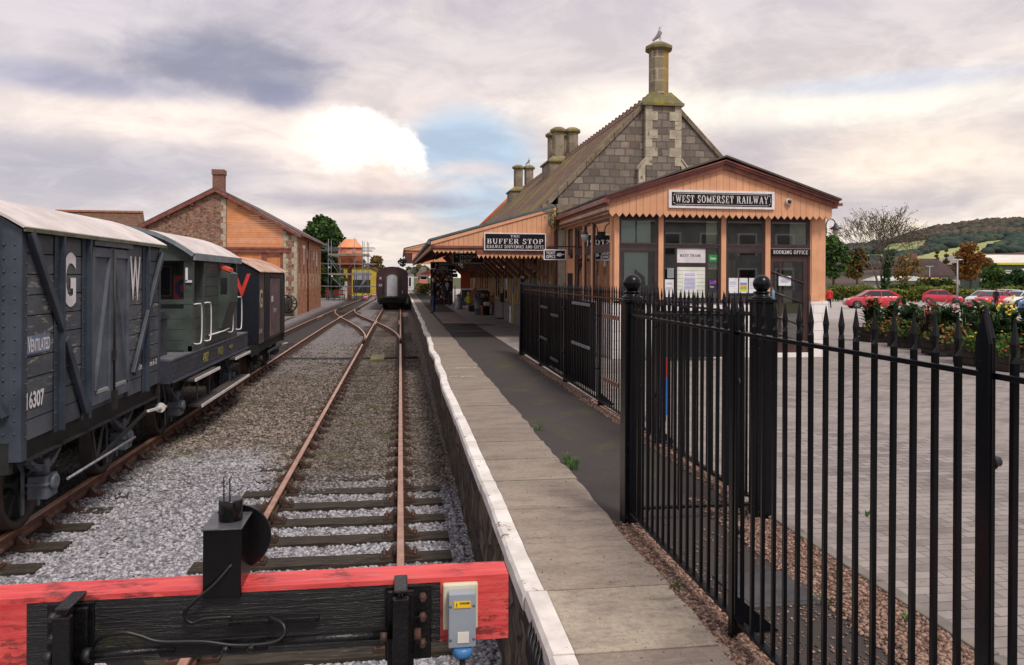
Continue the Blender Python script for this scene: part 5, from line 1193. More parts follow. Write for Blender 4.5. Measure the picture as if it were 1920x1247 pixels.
# ------------------------------------------------------------------ main stone building
gst = blocks('gable_blocks', lin((152,140,128)), lin((94,87,84)), lin((104,96,88)), .30, .205, .016, .75, dis=.16, moss=lin((120,100,82)), bump=.9)
tiles = rooftile('old_roof_tiles', lin((124,98,84)), lin((100,78,68)), lin((124,116,60)), 1, .22, .17, .485)
st = thing('station_building', (7.4, 21.6, 0), 'grey stone station building with steep mossy tiled roof', 'building')
AX, AZ, EX0, EX1, EZ = 7.4, 7.14, 4.42, 10.38, 3.95
GY = 21.5
b = MB(); b.prism([(EX0,-.05),(EX1,-.05),(EX1,EZ+.2),(AX,AZ-.02),(EX0,EZ+.2)], GY, GY+.5, 'xz'); b.build('gable_wall', gst, st, fix=True)
b = MB(); b.box(EX0,EX0+.4,GY+.5,55,-.05,EZ); b.box(EX1-.4,EX1,GY+.5,55,-.05,EZ); b.box(EX0,EX1,54.6,55,-.05,EZ); split(b, 'side_wall', stone_t, st)
b = MB()
for s in (-1, 1):
    p, q = (AX, AZ+.03), (AX+s*3.27, EZ-.16); nx, nz = .11, .16
    L = 12
    for i in range(L):
        f0, f1 = i/L, (i+1)/L-.004
        P = [(p[0]+(q[0]-p[0])*f, p[1]+(q[1]-p[1])*f) for f in (f0, f1)]
        b.prism([(P[0][0],P[0][1]),(P[1][0],P[1][1]),(P[1][0]+s*.0,P[1][1]+.17),(P[0][0]+s*.0,P[0][1]+.17)], GY-.05, GY+.42, 'xz')
    b.box(q[0]-.16,q[0]+.16,GY-.04,GY+.4,q[1]-.16,q[1]+.06); b.box(q[0]-(.1 if s > 0 else 0),q[0]+(.1 if s < 0 else 0)+.0,GY-.03,GY+.4,q[1]-.5,q[1]-.17)
    b.box(*( (4.38,5.0) if s < 0 else (9.8,10.42)),GY-.02,GY-.002,3.3,3.6); b.box(*( (4.38,4.8) if s < 0 else (10.0,10.42)),GY-.02,GY-.002,3.62,3.86)
b.build('gable_coping', paint('coping_stone', lin((140,126,108)), lin((110,98,84)), .9, 3., .4, 25., wear=lin((96,96,60)), wsc=4., wth=.58, spec=.2), st, fix=True)
b = MB(); b.add([(EX0-.35,GY+.4,EZ-.22),(EX0-.35,55,EZ-.22),(AX,52,AZ),(AX,GY+.4,AZ)], [(0,1,2,3)]); b.add([(EX1+.35,GY+.4,EZ-.22),(EX1+.35,55,EZ-.22),(AX,52,AZ),(AX,GY+.4,AZ)], [(3,2,1,0)]); b.add([(EX0-.35,55,EZ-.22),(EX1+.35,55,EZ-.22),(AX,52,AZ)], [(0,1,2)])
rf = b.build('roof', tiles, st, fix=True)
so = rf.modifiers.new('thick', 'SOLIDIFY'); so.thickness = .06; so.offset = 0
b = MB(); y = GY+.5
while y < 52: b.prism([(AX-.13,AZ-.06),(AX,AZ+.09),(AX+.13,AZ-.06)], y, y+.42, 'xz'); b.box(AX-.02,AX+.02,y+.05,y+.2,AZ+.05,AZ+.2); b.box(AX-.02,AX+.02,y+.24,y+.36,AZ+.05,AZ+.15); y += .44
b.build('ridge_tiles', paint('crest_tiles', lin((140,106,92)), lin((112,88,76)), .85, 5., .2), st, fix=True)
b = MB(); b.tube([(EX0-.37,54.9,EZ-.15),(AX,52,AZ+.05)], .16, 8); b.build('hip_tiles', paint('new_orange_tiles', lin((196,104,66)), lin((172,88,56)), .8, 5., .3), st)
chim_m = paint('chimney_stone', lin((150,138,120)), lin((122,110,96)), .9, 1.6, .4, 20., wear=lin((112,106,72)), wsc=3., wth=.56, spec=.2)
moss_st = paint('mossy_cap_stone', lin((140,128,104)), lin((110,104,70)), .9, 2.2, .4, 20., wear=lin((142,132,48)), wsc=4., wth=.56, spec=.2)
ch = MB(); YA = GY-.16; rr = random.Random(3)
ch.box(6.96,7.97,YA+.012,GY+.1,3.4,6.72); core = ch.build('chimney_breast', gst, st)
b = MB(); z = 5.0; i = 0
while z < 6.70:
    h = .26; w_ = .36 if i % 2 else .20
    b.box(6.93,6.93+w_,YA-.004,GY-.001,z,min(z+h-.008,6.72)); b.box(8.0-w_,8.0,YA-.004,GY-.001,z,min(z+h-.008,6.72)); z += h; i += 1
for s, x in ((-1,6.93),(1,8.0)):
    b.prism([(x,5.16),(x+s*.20,4.9),(x+s*.20,4.3),(x,4.3)], YA-.004, GY-.001, 'xz'); b.prism([(x+s*.0,5.18),(x+s*.24,4.87),(x+s*.24,4.93),(x,5.24)], YA-.03, GY-.002, 'xz')
split(b, 'quoins', stone_q, core, .012, fix=True)
b = MB(); b.box(6.82,8.06,YA-.08,GY+.55,6.72,6.80); b.loft([[(6.84,YA-.06,6.80),(8.04,YA-.06,6.80),(8.04,GY+.53,6.80),(6.84,GY+.53,6.80)],[(7.13,GY-.05,7.14),(7.73,GY-.05,7.14),(7.73,GY+.45,7.14),(7.13,GY+.45,7.14)]], smooth=False); b.build('chimney_base', moss_st, core, fix=True)
def stack(x, y, z0, z1, r, par, name='chimney_shaft', mt=chim_m):
    b = MB(); b.lathe([(r,z0),(r,z1-.20)], (x,y,0), 8, ph=.12, smooth=False); s = b.build(name, mt, par)
    b = MB(); b.lathe([(r+.02,z1-.26),(r+.11,z1-.20),(r+.11,z1-.12),(r*.7,z1)], (x,y,0), 8, ph=.12, smooth=False); b.build('chimney_cap', moss_st, s if par is st else par); return s
sh = blocks('shaft_blocks', lin((150,136,112)), lin((122,110,92)), lin((168,156,136)), .5, .34, .012, .5, moss=lin((130,116,40)))
n = N('lichen_shaft'); v = n.co(); o = n.sep(v); bk = n.n('ShaderNodeTexBrick'); n.put(n.comb(n.math('ADD', o[0], o[1]), o[2]), bk.inputs['Vector'])
for k_, x in (('Color1', lin((156,142,118))), ('Color2', lin((120,110,92))), ('Mortar', lin((186,176,156)))): bk.inputs[k_].default_value = (*x, 1)
for k_, x in (('Scale', 1.), ('Mortar Size', .012), ('Brick Width', .5), ('Row Height', .34)): bk.inputs[k_].default_value = x
c = n.mix(n.math('MULTIPLY', n.step(n.noise(v, 3., 7, .7), .45, .7), .6), bk.outputs[0], lin((92,94,70)))
c = n.mix(n.math('MULTIPLY', n.math('MULTIPLY', n.step(o[0], .06, .15), n.step(n.noise(n.scale(v, (1,1,.5)), 4., 7, .7), .40, .56)), .85), c, lin((158,124,34)))
sh = n.fin(c, .9, n.bump(n.noise(v, 30., 4), .4, .02), spec=.2)
stack(7.43, GY+.2, 7.1, 8.62, .30, core, mt=sh)
for y in (34.5, 46.5):
    b = MB(); b.box(6.62,8.18,y-.42,y+1.5,5.6,6.98); bb = b.build('chimney_block', chim_m, st)
    b = MB(); b.loft([[(6.54,y-.5,6.98),(8.26,y-.5,6.98),(8.26,y+1.58,6.98),(6.54,y+1.58,6.98)],[(6.54,y-.5,7.06),(8.26,y-.5,7.06),(8.26,y+1.58,7.06),(6.54,y+1.58,7.06)],[(6.8,y-.3,7.26),(8.0,y-.3,7.26),(8.0,y+1.4,7.26),(6.8,y+1.4,7.26)]], smooth=False); b.build('block_capping', moss_st, bb, fix=True)
    for x, yy in ((7.09,y),(7.74,y))+(((7.09,y+1.15),(7.74,y+1.15)) if y < 40 else ()): stack(x, yy, 7.2, 8.6, .285, bb)
# platform side of the building: stone mullions, dark windows, doors
b = MB(); b.box(4.37,4.4215,21.6,54.9,-.02,.75); b.build('grey_plinth', paint('plinth_grey', lin((112,106,102)), lin((90,86,82)), .9, 3., .3), st)
paint_sur = paint('tan_surround', lin((196,164,120)), lin((168,138,98)), .9, 3., .3, spec=.2)
y = 22.6; k = 0
while y < 53:
    wd = 1.5 if k % 3 else 1.15
    z0 = .9 if k % 3 else .05
    b = MB(); b.box(4.40,4.418,y,y+wd,z0,2.45); w_ = b.build('window' if k % 3 else 'doorway', glass_dk if k % 3 else flat('doorway_brown', lin((78,50,40)), .5), st)
    b = MB()
    for q in (y-.16, y+wd/2-.06, y+wd+.0): b.box(4.39,4.4195,q,q+.15,z0-.1,2.6)
    b.box(4.39,4.4195,y-.01,y+wd/2-.06,2.45,2.6); b.box(4.39,4.4195,y+wd/2+.09,y+wd,2.45,2.6)
    split(b, 'stone_surround', paint_sur, w_); y += wd+.95; k += 1
b = MB(); b.box(4.40,4.62,21.35,21.49,-.02,3.2); b.build('corner_pier', stone_q, st)
b = MB(); b.tube([(4.33,21.35,3.1),(4.33,21.35,2.0),(4.33,21.38,0)], .05, 8); b.build('downpipe', maroon_dk, st)
b = MB()
for (x, y, z) in ((4.28,21.25,3.5),(4.3,21.3,3.3)):
    for _ in range(60):
        a = Vector((rnd.gauss(0,.09),rnd.gauss(0,.06),rnd.gauss(-.02,.12)))+Vector((x,y,z)); d = Vector((rnd.gauss(0,1),rnd.gauss(0,1),rnd.gauss(0,1))).normalized()*.05; e = d.orthogonal().normalized()*.025
        b.add([a-e,a+d,a+e,a-d*.6], [(0,1,2,3)])
tag(b.build('wall_fern', paint('fern_leaf', lin((92,104,48)), lin((70,80,40)), .7, 6., 0), loc=(4.3,21.3,3.2)), 'small fern growing where the canopy meets the stone gable', 'plant')

# ------------------------------------------------------------------ platform canopies
zinc = paint('canopy_roof_sheet', lin((92,104,112)), lin((76,88,96)), .6, 3., .2)
def canopy(name, label, Y0, Y1, xe, xr, ze, zr, rafters):
    t = thing(name, ((xe+xr)/2, Y0, ze-.5), label, 'canopy'); sl = (zr-ze)/(xr-xe); f = lambda x: ze+sl*(x-xe)
    b = MB(); b.prism([(xe-.06,ze+.04),(xr,zr+.04),(xr,zr+.10),(xe-.06,ze+.10)], Y0-.05, Y1, 'xz'); b.build('roof', zinc, t, fix=True)
    b = MB(); teeth(b, xe+.08, xr, ze-.12, lambda x: f(x)+.02, Y0, Y0+.03, .14, dep=.0); b.build('end_boards', peach, t)
    b = MB(); b.prism([(xe,ze-.06),(xr,zr-.06),(xr,zr+.035),(xe,ze+.035)], Y0-.03, Y0-.002, 'xz'); b.build('verge_board', peach, t, fix=True)
    b = MB(); b.box(xe+.02,xr,Y0-.06,Y0-.002,ze-.15,ze-.075); b.box(xe+.02,xr,Y0-.035,Y0-.002,ze-.2,ze-.155); b.build('fascia', maroon, t, bevel=.008)
    b = MB(); teeth(b, xe+.06, xe+1.25, ze-.29, lambda x: ze-.2, Y0-.02, Y0+.005, .118, dep=.06, seed=4); b.build('end_valance', peach, t)
    b = MB(); teeth(b, xe+1.28, xr+.05, ze-.43, lambda x: ze-.30, Y0-.03, Y0-.005, .118, dep=.10, seed=5); b.build('lower_valance', peach, t)
    b = MB(); b.box(xe+1.27,xr+.03,Y0-.05,Y0-.003,ze-.30,ze-.2); b.build('sign_beam', maroon, t, bevel=.006)
    b = MB(); teeth(b, Y0, min(Y1, Y0+32), ze-.2, lambda y: ze+.0, xe, xe+.025, .16, dep=.06, seed=6, plane='yz'); b.build('side_valance', paint('grey_peach_paint', lin((196,150,126)), lin((160,120,100)), .6, 3., .1, tone=True), t)
    b = MB(); b.tube([(xe-.05,Y0-.05,ze+.0),(xe-.05,Y1,ze+.0)], .05, 8); b.build('gutter', paint('gutter_grey', lin((120,118,120)), lin((90,88,92)), .5, 5., .1), t)
    b = MB(); y = Y0+1.2
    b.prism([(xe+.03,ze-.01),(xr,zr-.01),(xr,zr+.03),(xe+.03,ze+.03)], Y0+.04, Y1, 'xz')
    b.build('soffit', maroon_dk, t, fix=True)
    while y < Y1 and rafters:
        b = MB(); b.prism([(xe+.1,ze-.16),(xr,zr-.16),(xr,zr-.012),(xe+.1,ze-.012)], y, y+.10, 'xz'); b.beam((xr-.02,y+.05,1.75),(xr-1.5,y+.05,f(xr-1.5)-.2),.09,.10); b.build('rafter', maroon, t, fix=True); y += 1.75
    b = MB()
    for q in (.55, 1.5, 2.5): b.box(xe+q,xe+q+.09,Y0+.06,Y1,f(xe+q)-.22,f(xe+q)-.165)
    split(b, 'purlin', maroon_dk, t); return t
canopy('platform_canopy', 'long peach and maroon canopy with saw-tooth valance over the platform', 21.5, 53, .84, 4.36, 2.73, 3.75, True)
c2 = canopy('platform_canopy', 'smaller orange ended canopy beyond the long platform canopy', 60, 82, .35, 4.4, 3.9, 4.9, False)
b = MB(); teeth(b, .95, 4.4, 2.75, lambda x: 3.78, 60.02, 60.05, .2, dep=.0); b.build('end_screen', peach_dk, c2)
b = MB(); b.box(.36,.94,60.0,60.3,2.8,3.75); b.build('shaded_fascia', maroon_dk, c2)  # dark colour imitates shade on the left fascia of the far canopy
def board_sign(name, label, x0, x1, z0, z1, y, lines, white=True, grp=None, fr=.03):
    t = thing(name, ((x0+x1)/2, y, z0), label, 'sign', grp)
    b = MB(); b.box(x0,x1,y-.03,y+.0,z0,z1); b.build('frame', sign_wht if white else flat('sign_frame_grey', lin((150,146,136)), .6), t, bevel=.003)
    b = MB(); b.box(x0+fr,x1-fr,y-.035,y-.0305,z0+fr,z1-fr); b.build('board', sign_blk, t)
    for s, a, c_, zz, h, kind in lines: (serif if kind else text)(s, 'lettering', (x0+(x1-x0)*a, y-.037, z0+(z1-z0)*zz), UX, UZ, (x1-x0)*(c_-a), (z1-z0)*h, sign_wht if white else flat('sign_letter_grey', lin((176,172,160)), .6, bump=0), t)
    return t
board_sign('shop_sign', 'black and white sign lettered THE BUFFER STOP on the canopy end', 2.31, 4.06, 2.53, 3.02, 21.42, [('THE',.42,.57,.74,.14,1),('BUFFER STOP',.045,.955,.37,.30,1),('RAILWAY SOUVENIRS AND GIFTS',.04,.96,.12,.19,1)])
tk = board_sign('ticket_sign', 'black TICKET OFFICE sign with pointing hand on a bracket by the office', 3.73, 4.33, 2.24, 2.52, 20.0, [('TICKET',.11,.52,.53,.27,0),('OFFICE',.11,.52,.18,.27,0)])
b = MB(); b.prism([(4.07,2.36),(4.11,2.34),(4.17,2.33),(4.22,2.37),(4.29,2.385),(4.29,2.40),(4.22,2.40),(4.18,2.43),(4.1,2.42)], 19.961, 19.964, 'xz'); b.build('pointing_hand', sign_wht, tk, fix=True)
b = MB(); b.box(3.85,4.62,19.97,19.99,2.58,2.61); b.box(3.9,3.91,19.975,19.985,2.52,2.58); b.box(4.2,4.21,19.975,19.985,2.52,2.58); b.build('bracket', iron, tk)
def hang(px0, py0, px1, py1, Y, lab, lines, ch=3.0):
    a, c_ = atY(px0, py1, Y), atY(px1, py0, Y)
    t = board_sign('hanging_sign', lab, a[0], c_[0], a[2], c_[2], Y, lines, False, 'hanging signs under the canopy')
    b = MB()
    for x in (a[0]+.12, c_[0]-.12): b.box(x-.008,x+.008,Y-.02,Y-.005,c_[2],c_[2]+.9-.25*(x < 2.))
    b.build('hanger', iron, t); return t
def arrow(t, x, z, Y, s=.12):
    b = MB(); b.beam((x,Y-.037,z+s*.5),(x+s,Y-.037,z-s*.3),.006,.035,0,(0,1,.0)); b.prism([(x-.03,z+s*.75),(x+.05,z+s*.55),(x+.0,z+s*.2)], Y-.038, Y-.036, 'xz'); b.build('arrow', flat('sign_letter_grey', (0,0,0)), t, fix=True)
t = hang(848,475,908,494,24,'hanging sign lettered STATION SHOP with an arrow', [('STATION',.22,.76,.50,.30,0),('SHOP',.22,.60,.12,.30,0)]); arrow(t, 1.72, 2.36, 24)
t = hang(816,491,855,506,33,'hanging sign lettered INFORMATION OFFICE with an arrow', [('INFORMATION',.18,.96,.53,.30,0),('OFFICE',.18,.60,.13,.30,0)]); arrow(t, 1.52, 2.25, 33, .1)
hang(807,491,818,504,35,'narrow hanging sign half hidden by the information sign', [])
hang(838,507,856,512,44,'small blank dark sign hanging behind the information sign', [])
hang(846,513,858,520,48,'small dark sign with a pointing mark, lowest under the canopy', [('>',.4,.75,.3,.4,0)])
Yc = 40.; p = atY(776, 507, Yc); ck = thing('station_clock', p, 'round station clock hanging from the edge of the canopy', 'clock')
b = MB(); b.lathe([(.165,-.08),(.18,-.06),(.18,.06),(.165,.08)], p, 28, 'y'); b.tube([(p[0],Yc,p[2]+.18),(p[0],Yc,2.75)], .015, 6); b.build('case', iron, ck)
b = MB(); b.lathe([(.145,-.083),(.145,-.086)], p, 28, 'y'); b.build('clock_face', flat('dial_grey', lin((150,150,140)), .5, bump=0), ck)
b = MB(); b.beam((p[0],Yc-.09,p[2]),(p[0]+.06,Yc-.09,p[2]+.05),.005,.012,0,(0,1,0)); b.beam((p[0],Yc-.09,p[2]),(p[0]-.02,Yc-.09,p[2]+.11),.005,.01,0,(0,1,0)); b.build('clock_hand', sign_blk, ck)
# ------------------------------------------------------------------ things on the platform under the canopy
def person_at(): pass
def at0(px, py, z=0.): return atZ(px, py, z)
cx_, cy_, _ = at0(860, 580); mc = thing('milk_churn', (cx_, cy_, 0), 'grey metal milk churn standing by the shop board', 'milk churn')
zm = paint('churn_metal', lin((150,154,160)), lin((124,128,136)), .45, 4., .1, metal=.2)
b = MB(); b.lathe([(.20,0),(.21,.03),(.205,.5),(.13,.66),(.13,.74)], (cx_,cy_,0), 18); b.build('body', zm, mc); b = MB(); b.lathe([(.16,.74),(.17,.78),(.05,.82),(.05,.86)], (cx_,cy_,0), 16); b.build('lid', zm, mc)
ax, ay, _ = at0(874, 577); ab = thing('a_board', (ax, ay, 0), 'white framed chalk board with an arch drawing leaning outside the shop', 'sign board')
b = MB(); s0 = len(b.v); b.box(ax-.36,ax+.36,ay-.02,ay+.02,.02,1.12)
for i in range(len(b.v)): x, y, z = b.v[i]; b.v[i] = (x+.1*(z-.5), y+.22*z, z)
b.build('frame', sign_wht, ab)
b = MB(); b.box(ax-.27,ax+.27,ay-.028,ay-.021,.12,1.02)
for i in range(len(b.v)): x, y, z = b.v[i]; b.v[i] = (x+.1*(z-.5), y+.22*z, z)
b.build('board', flat('chalk_navy', lin((44,50,66)), .6), ab)
b = MB(); mvv = lambda x, z: (ax+x+.1*(z-.5), ay-.032+.22*z, z)
for rad in (.23,.16):
    for i in range(10):
        a0, a1 = pi*i/10, pi*(i+1)/10; b.beam(mvv(rad*cos(a0),.76+rad*sin(a0)), mvv(rad*cos(a1),.76+rad*sin(a1)), .004, .05, 0, (0,1,0))
for k, (w_, h) in enumerate(((.24,.05),(.18,.04),(.22,.06),(.14,.04),(.2,.05),(.16,.04),(.22,.05))): z = .68-.085*k; b.beam(mvv(-w_,z), mvv(w_,z), .004, h*.8, 0, (0,1,.22))
b.build('chalk_lettering', letter_w, ab)
b = MB(); b.beam((ax-.28,ay+.26,1.08),(ax-.28,ay+.6,.0),.04,.03); b.beam((ax+.34,ay+.26,1.08),(ax+.3,ay+.6,.0),.04,.03); split(b, 'leg', sign_wht, ab)
# mannequin of a child with collecting crate
dx, dy, _ = at0(879, 583); dl = thing('child_mannequin', (dx, dy, 0), 'child sized figure in yellow vest and purple shorts by the shop board', 'mannequin')
b = MB(); b.loft([[(dx+r*cos(a),dy+r*.7*sin(a),z) for a in [2*pi*i/10 for i in range(10)]] for r, z in ((.10,.40),(.13,.5),(.14,.62),(.13,.72),(.06,.80))]); b.tube([(dx-.12,dy,.72),(dx-.19,dy-.03,.58),(dx-.16,dy-.12,.48)], [.045,.04,.03], 8); b.tube([(dx+.12,dy,.72),(dx+.18,dy-.03,.58),(dx+.15,dy-.12,.48)], [.045,.04,.03], 8); b.build('vest', flat('vest_yellow', lin((206,210,40)), .7), dl)
b = MB(); b.loft([[(dx+r*cos(a),dy+r*.75*sin(a),z) for a in [2*pi*i/10 for i in range(10)]] for r, z in ((.12,.30),(.13,.38),(.10,.42))]); b.build('shorts', flat('shorts_purple', lin((108,74,150)), .7), dl)
b = MB(); b.ball((dx,dy,.90), .10, 8); b.tube([(dx-.06,dy,.32),(dx-.06,dy,.02)], [.05,.035], 8); b.tube([(dx+.06,dy,.32),(dx+.06,dy,.02)], [.05,.035], 8); b.box(dx-.1,dx-.02,dy-.12,dy+.04,0,.04); b.box(dx+.02,dx+.1,dy-.12,dy+.04,0,.04); b.build('body', flat('doll_skin', lin((206,160,110)), .6), dl)
b = MB(); b.ball((dx,dy+.02,.93), .105, 7, sz=.9); b.build('hair', flat('doll_hair', lin((190,130,60)), .7), dl)
bx_, by_, _ = at0(890, 584); b = MB(); b.box(bx_-.3,bx_+.3,by_-.2,by_+.2,.0,.3); b.box(bx_-.33,bx_+.33,by_-.23,by_+.23,.02,.05)
tag(b.build('crate', flat('crate_black', lin((36,32,34)), .7), bevel=.01), 'low black crate at the foot of the wooden panel', 'crate')
wp = thing('notice_stand', (bx_+.02, by_+.3, .0), 'tan pointed wooden panel with a pale notice outside the shop', 'panel')
b = MB(); b.prism([(bx_-.2,.05),(bx_+.22,.05),(bx_+.22,1.0),(bx_+.08,1.25),(bx_-.02,1.2),(bx_-.2,.95)], by_+.25, by_+.29, 'xz'); b.build('panel', paint('tan_wood', lin((170,124,72)), lin((146,104,60)), .7, 4., .2), wp, fix=True)
b = MB(); b.box(bx_-.02,bx_+.2,by_+.244,by_+.249,.6,.88); b.build('notice', flat('notice_lilac', lin((150,158,190)), .6, bump=0), wp)
nx_, ny_, _ = at0(904, 590); lb = thing('litter_bin', (nx_, ny_, 0), 'tall dark round litter bin standing on the platform', 'bin')
binm = paint('bin_charcoal', lin((62,64,72)), lin((48,50,56)), .5, 4., .1)
b = MB(); b.lathe([(.34,0),(.36,.04),(.36,.28),(.375,.30),(.375,.33),(.36,.35),(.36,.82)], (nx_,ny_,0), 24); b.build('bin_body', binm, lb)
b = MB(); b.lathe([(.38,1.0),(.38,1.05),(.30,1.13),(.02,1.17)], (nx_,ny_,0), 24); b.build('hood', binm, lb)
b = MB()
for a in (.3,1.9,3.5,5.1): b.box(nx_+.33*cos(a)-.05,nx_+.33*cos(a)+.05,ny_+.33*sin(a)-.04,ny_+.33*sin(a)+.04,.82,1.0)
split(b, 'support', binm, lb)
ex_, ey_, _ = at0(925, 591); bt = thing('wooden_bench', (ex_, ey_, 0), 'reddish brown wooden bench beside the litter bin', 'bench')
bw = paint('bench_wood', lin((176,104,66)), lin((146,84,54)), .5, 4., .15, stretch=(6,1,6))
b = MB()
for k in range(4): b.box(ex_-.62,ex_-.2+.45,ey_-.2+.12*k,ey_-.1+.12*k,.42,.45)
b.build('seat', bw, bt)
b = MB()
for k in range(3): b.beam((ex_-.6,ey_+.30+.03*k,.58+.14*k),(ex_+.25,ey_+.30+.03*k,.58+.14*k),.02,.10)
b.build('backrest', bw, bt)
for x in (ex_-.55, ex_+.2):
    b = MB(); b.box(x-.035,x+.035,ey_-.2,ey_-.14,0,.42); b.beam((x,ey_+.24,0),(x,ey_+.38,.95),.07,.06); b.beam((x,ey_-.18,.40),(x,ey_+.28,.40),.07,.05); b.beam((x,ey_-.18,.1),(x,ey_+.26,.38),.05,.05); b.build('leg', bw, bt)
b = MB(); b.box(ex_-.45,ex_-.2,ey_-.1,ey_+.1,.452,.62); tag(b.build('parcel', flat('parcel_white', lin((200,192,190)), .7), bevel=.015), 'small white parcel lying on the brown bench', 'parcel')
px_, py_, _ = at0(945, 598); pd = thing('pedestal_box', (px_, py_, 0), 'dark green box on a black post with a flat base', 'pedestal')
dg = flat('dark_green', lin((30,46,36)), .5)
b = MB(); b.box(px_-.3,px_+.3,py_-.22,py_+.22,0,.05); b.box(px_-.06,px_+.06,py_-.06,py_+.06,.05,.72); b.build('post', iron, pd); b = MB(); b.box(px_-.2,px_+.2,py_-.14,py_+.14,.72,1.10); b.build('box', dg, pd, bevel=.04)
qx, qy, _ = at0(963, 606); yp = thing('yellow_post', (qx, qy, 0), 'slender yellow-green post with blue cap near the long fence end', 'post')
b = MB(); b.tube([(qx,qy,0),(qx,qy,1.35)], .055, 12); b.lathe([(.12,0),(.11,.03),(.06,.06)], (qx,qy,0), 12); b.build('shaft', flat('post_yellow', lin((176,170,86)), .6), yp); b = MB(); b.lathe([(.075,1.2),(.08,1.25),(.08,1.38),(.03,1.48)], (qx,qy,0), 12); b.build('cap', flat('cap_blue', lin((110,140,160)), .5), yp)
for k, px in enumerate((958, 977)):
    wx_, wy_, _ = at0(px, 605); b = MB(); b.lathe([(.055,0),(.06,.02),(.055,.62),(.03,.68)], (wx_,wy_,0), 12); tag(b.build('white_bollard', white_p), ['short white bollard left of the yellow post', 'short white bollard right of the maroon column'][k], 'bollard', 'white bollards by the column')
vx, vy, _ = at0(970, 604); cl_t = thing('canopy_column', (vx, vy, 0), 'maroon column beside the yellow post', 'column'); b = MB(); b.lathe([(.13,0),(.13,.1),(.09,.14),(.08,2.2),(.12,2.3),(.12,2.4)], (vx,vy,0), 14); b.build('shaft', maroon, cl_t)
tag(cl_t, cat='column'); b = MB(); b.beam((vx,vy,2.3),(vx-.9,vy,2.75),.08,.08); b.build('bracket', maroon, cl_t)
lx, ly, _ = at0(853, 571); b = MB(); b.box(lx-.1,lx+.1,ly-.05,ly+.05,0,.05); b.prism([(lx-.05,.05),(lx+.05,.05),(lx+.02,1.2),(lx-.03,1.2)], ly-.03, ly+.03, 'xz')
tag(b.build('slanted_stand', flat('post_yellow', (0,0,0)), fix=True), 'slanted yellow stand beside the walking man', 'stand')
oc = atY(873, 528, 47); b = MB(); b.box(oc[0]-.3,oc[0]+.3,46.9,47.1,.9,oc[2]+.6); b.box(oc[0]-.34,oc[0]+.34,46.85,47.15,0,.9)
tag(b.build('shop_cabinet', flat('cabinet_orange', lin((190,92,52)), .5), bevel=.01), 'orange brown cabinet standing outside the shop door', 'cabinet')
# rack of goods in the background
mr = thing('goods_rack', (2.6, 50, 0), 'dark red rack hung with small souvenirs beyond the walking man', 'rack')
b = MB(); b.box(1.95,3.4,50.2,50.3,0,2.3); b.build('back_panel', flat('rack_maroon', lin((58,26,26)), .7), mr)
for nm, cc, nn in (('white_tags', (200,196,190), 70), ('brass_goods', (150,104,60), 90), ('red_goods', (150,40,34), 50)):
    b = MB()
    for _ in range(nn): x, z, s = rnd.uniform(2.0,3.35), rnd.uniform(.3,2.2), rnd.uniform(.015,.05); b.box(x-s,x+s,50.08,50.19,z-s*1.4,z+s*1.4)
    o = b.build(nm, flat(nm, lin(cc), .6, bump=0), mr); o['kind'] = 'stuff'
hb = atY(755, 492, 58); bk_ = thing('hanging_basket', hb, 'dark flower basket hanging from the corner of the far canopy', 'hanging basket')
b = MB(); b.lathe([(.02,-.35),(.2,-.25),(.26,-.12)], hb, 12); b.build('basket', iron, bk_)
def leaves(b, c, rx, ry, rz, n_, s, rng, m=1, shell=.0):
    for _ in range(n_):
        while True:
            p = Vector((rng.uniform(-1,1),rng.uniform(-1,1),rng.uniform(-1,1)))
            if shell < p.length < 1: break
        p = Vector((c[0]+p.x*rx, c[1]+p.y*ry, c[2]+p.z*rz)); d = Vector((rng.gauss(0,1),rng.gauss(0,1),rng.gauss(0,.7))).normalized(); e = d.orthogonal().normalized(); e = (Matrix.Rotation(rng.random()*6.28, 3, d) @ e)*s*.5; d = d*s*(.7+.6*rng.random())
        b.t = rng.random(); b.add([p-d*.6, p+e, p+d*.7, p-e], [(0,1,2,3)], rng.randrange(m) if m > 1 else 0)
    b.t = 0
def leafmat(name, *cols):
    n = N(name); t = n.attr('tone'); c = n.mix(n.step(t, .0, .5), cols[0], cols[1]); c = n.mix(n.step(t, .5, 1.), c, cols[2] if len(cols) > 2 else cols[0])
    c = n.mix(n.math('MULTIPLY', n.noise(n.co(), .9, 4), .5), c, tuple(x*.6 for x in cols[0]))
    n.fin(c, .7, spec=.25); n.b.inputs['Subsurface Weight'].default_value = 0.
    tl = n.n('ShaderNodeBsdfTranslucent'); n.put(c, tl.inputs[0]); ms = n.n('ShaderNodeMixShader'); ms.inputs[0].default_value = .3; n.l(n.b.outputs[0], ms.inputs[1]); n.l(tl.outputs[0], ms.inputs[2]); n.l(ms.outputs[0], n.out.inputs[0]); return n.mat
L_dark = leafmat('leaf_dark_green', lin((46,74,40)), lin((66,98,48)), lin((34,58,36)))
L_mid = leafmat('leaf_mid_green', lin((78,104,50)), lin((104,130,62)), lin((60,86,44)))
L_aut = leafmat('leaf_autumn', lin((150,96,44)), lin((176,122,56)), lin((112,84,44)))
L_olive = leafmat('leaf_olive', lin((110,108,60)), lin((140,132,76)), lin((84,88,50)))
L_red = leafmat('leaf_russet', lin((134,72,44)), lin((156,92,48)), lin((112,76,42)))
b = MB(); leaves(b, (hb[0],hb[1],hb[2]+.05), .34, .34, .26, 160, .12, rnd); b.build('plants', leafmat('leaf_basket', lin((52,46,62)), lin((70,72,60)), lin((44,54,44))), bk_)

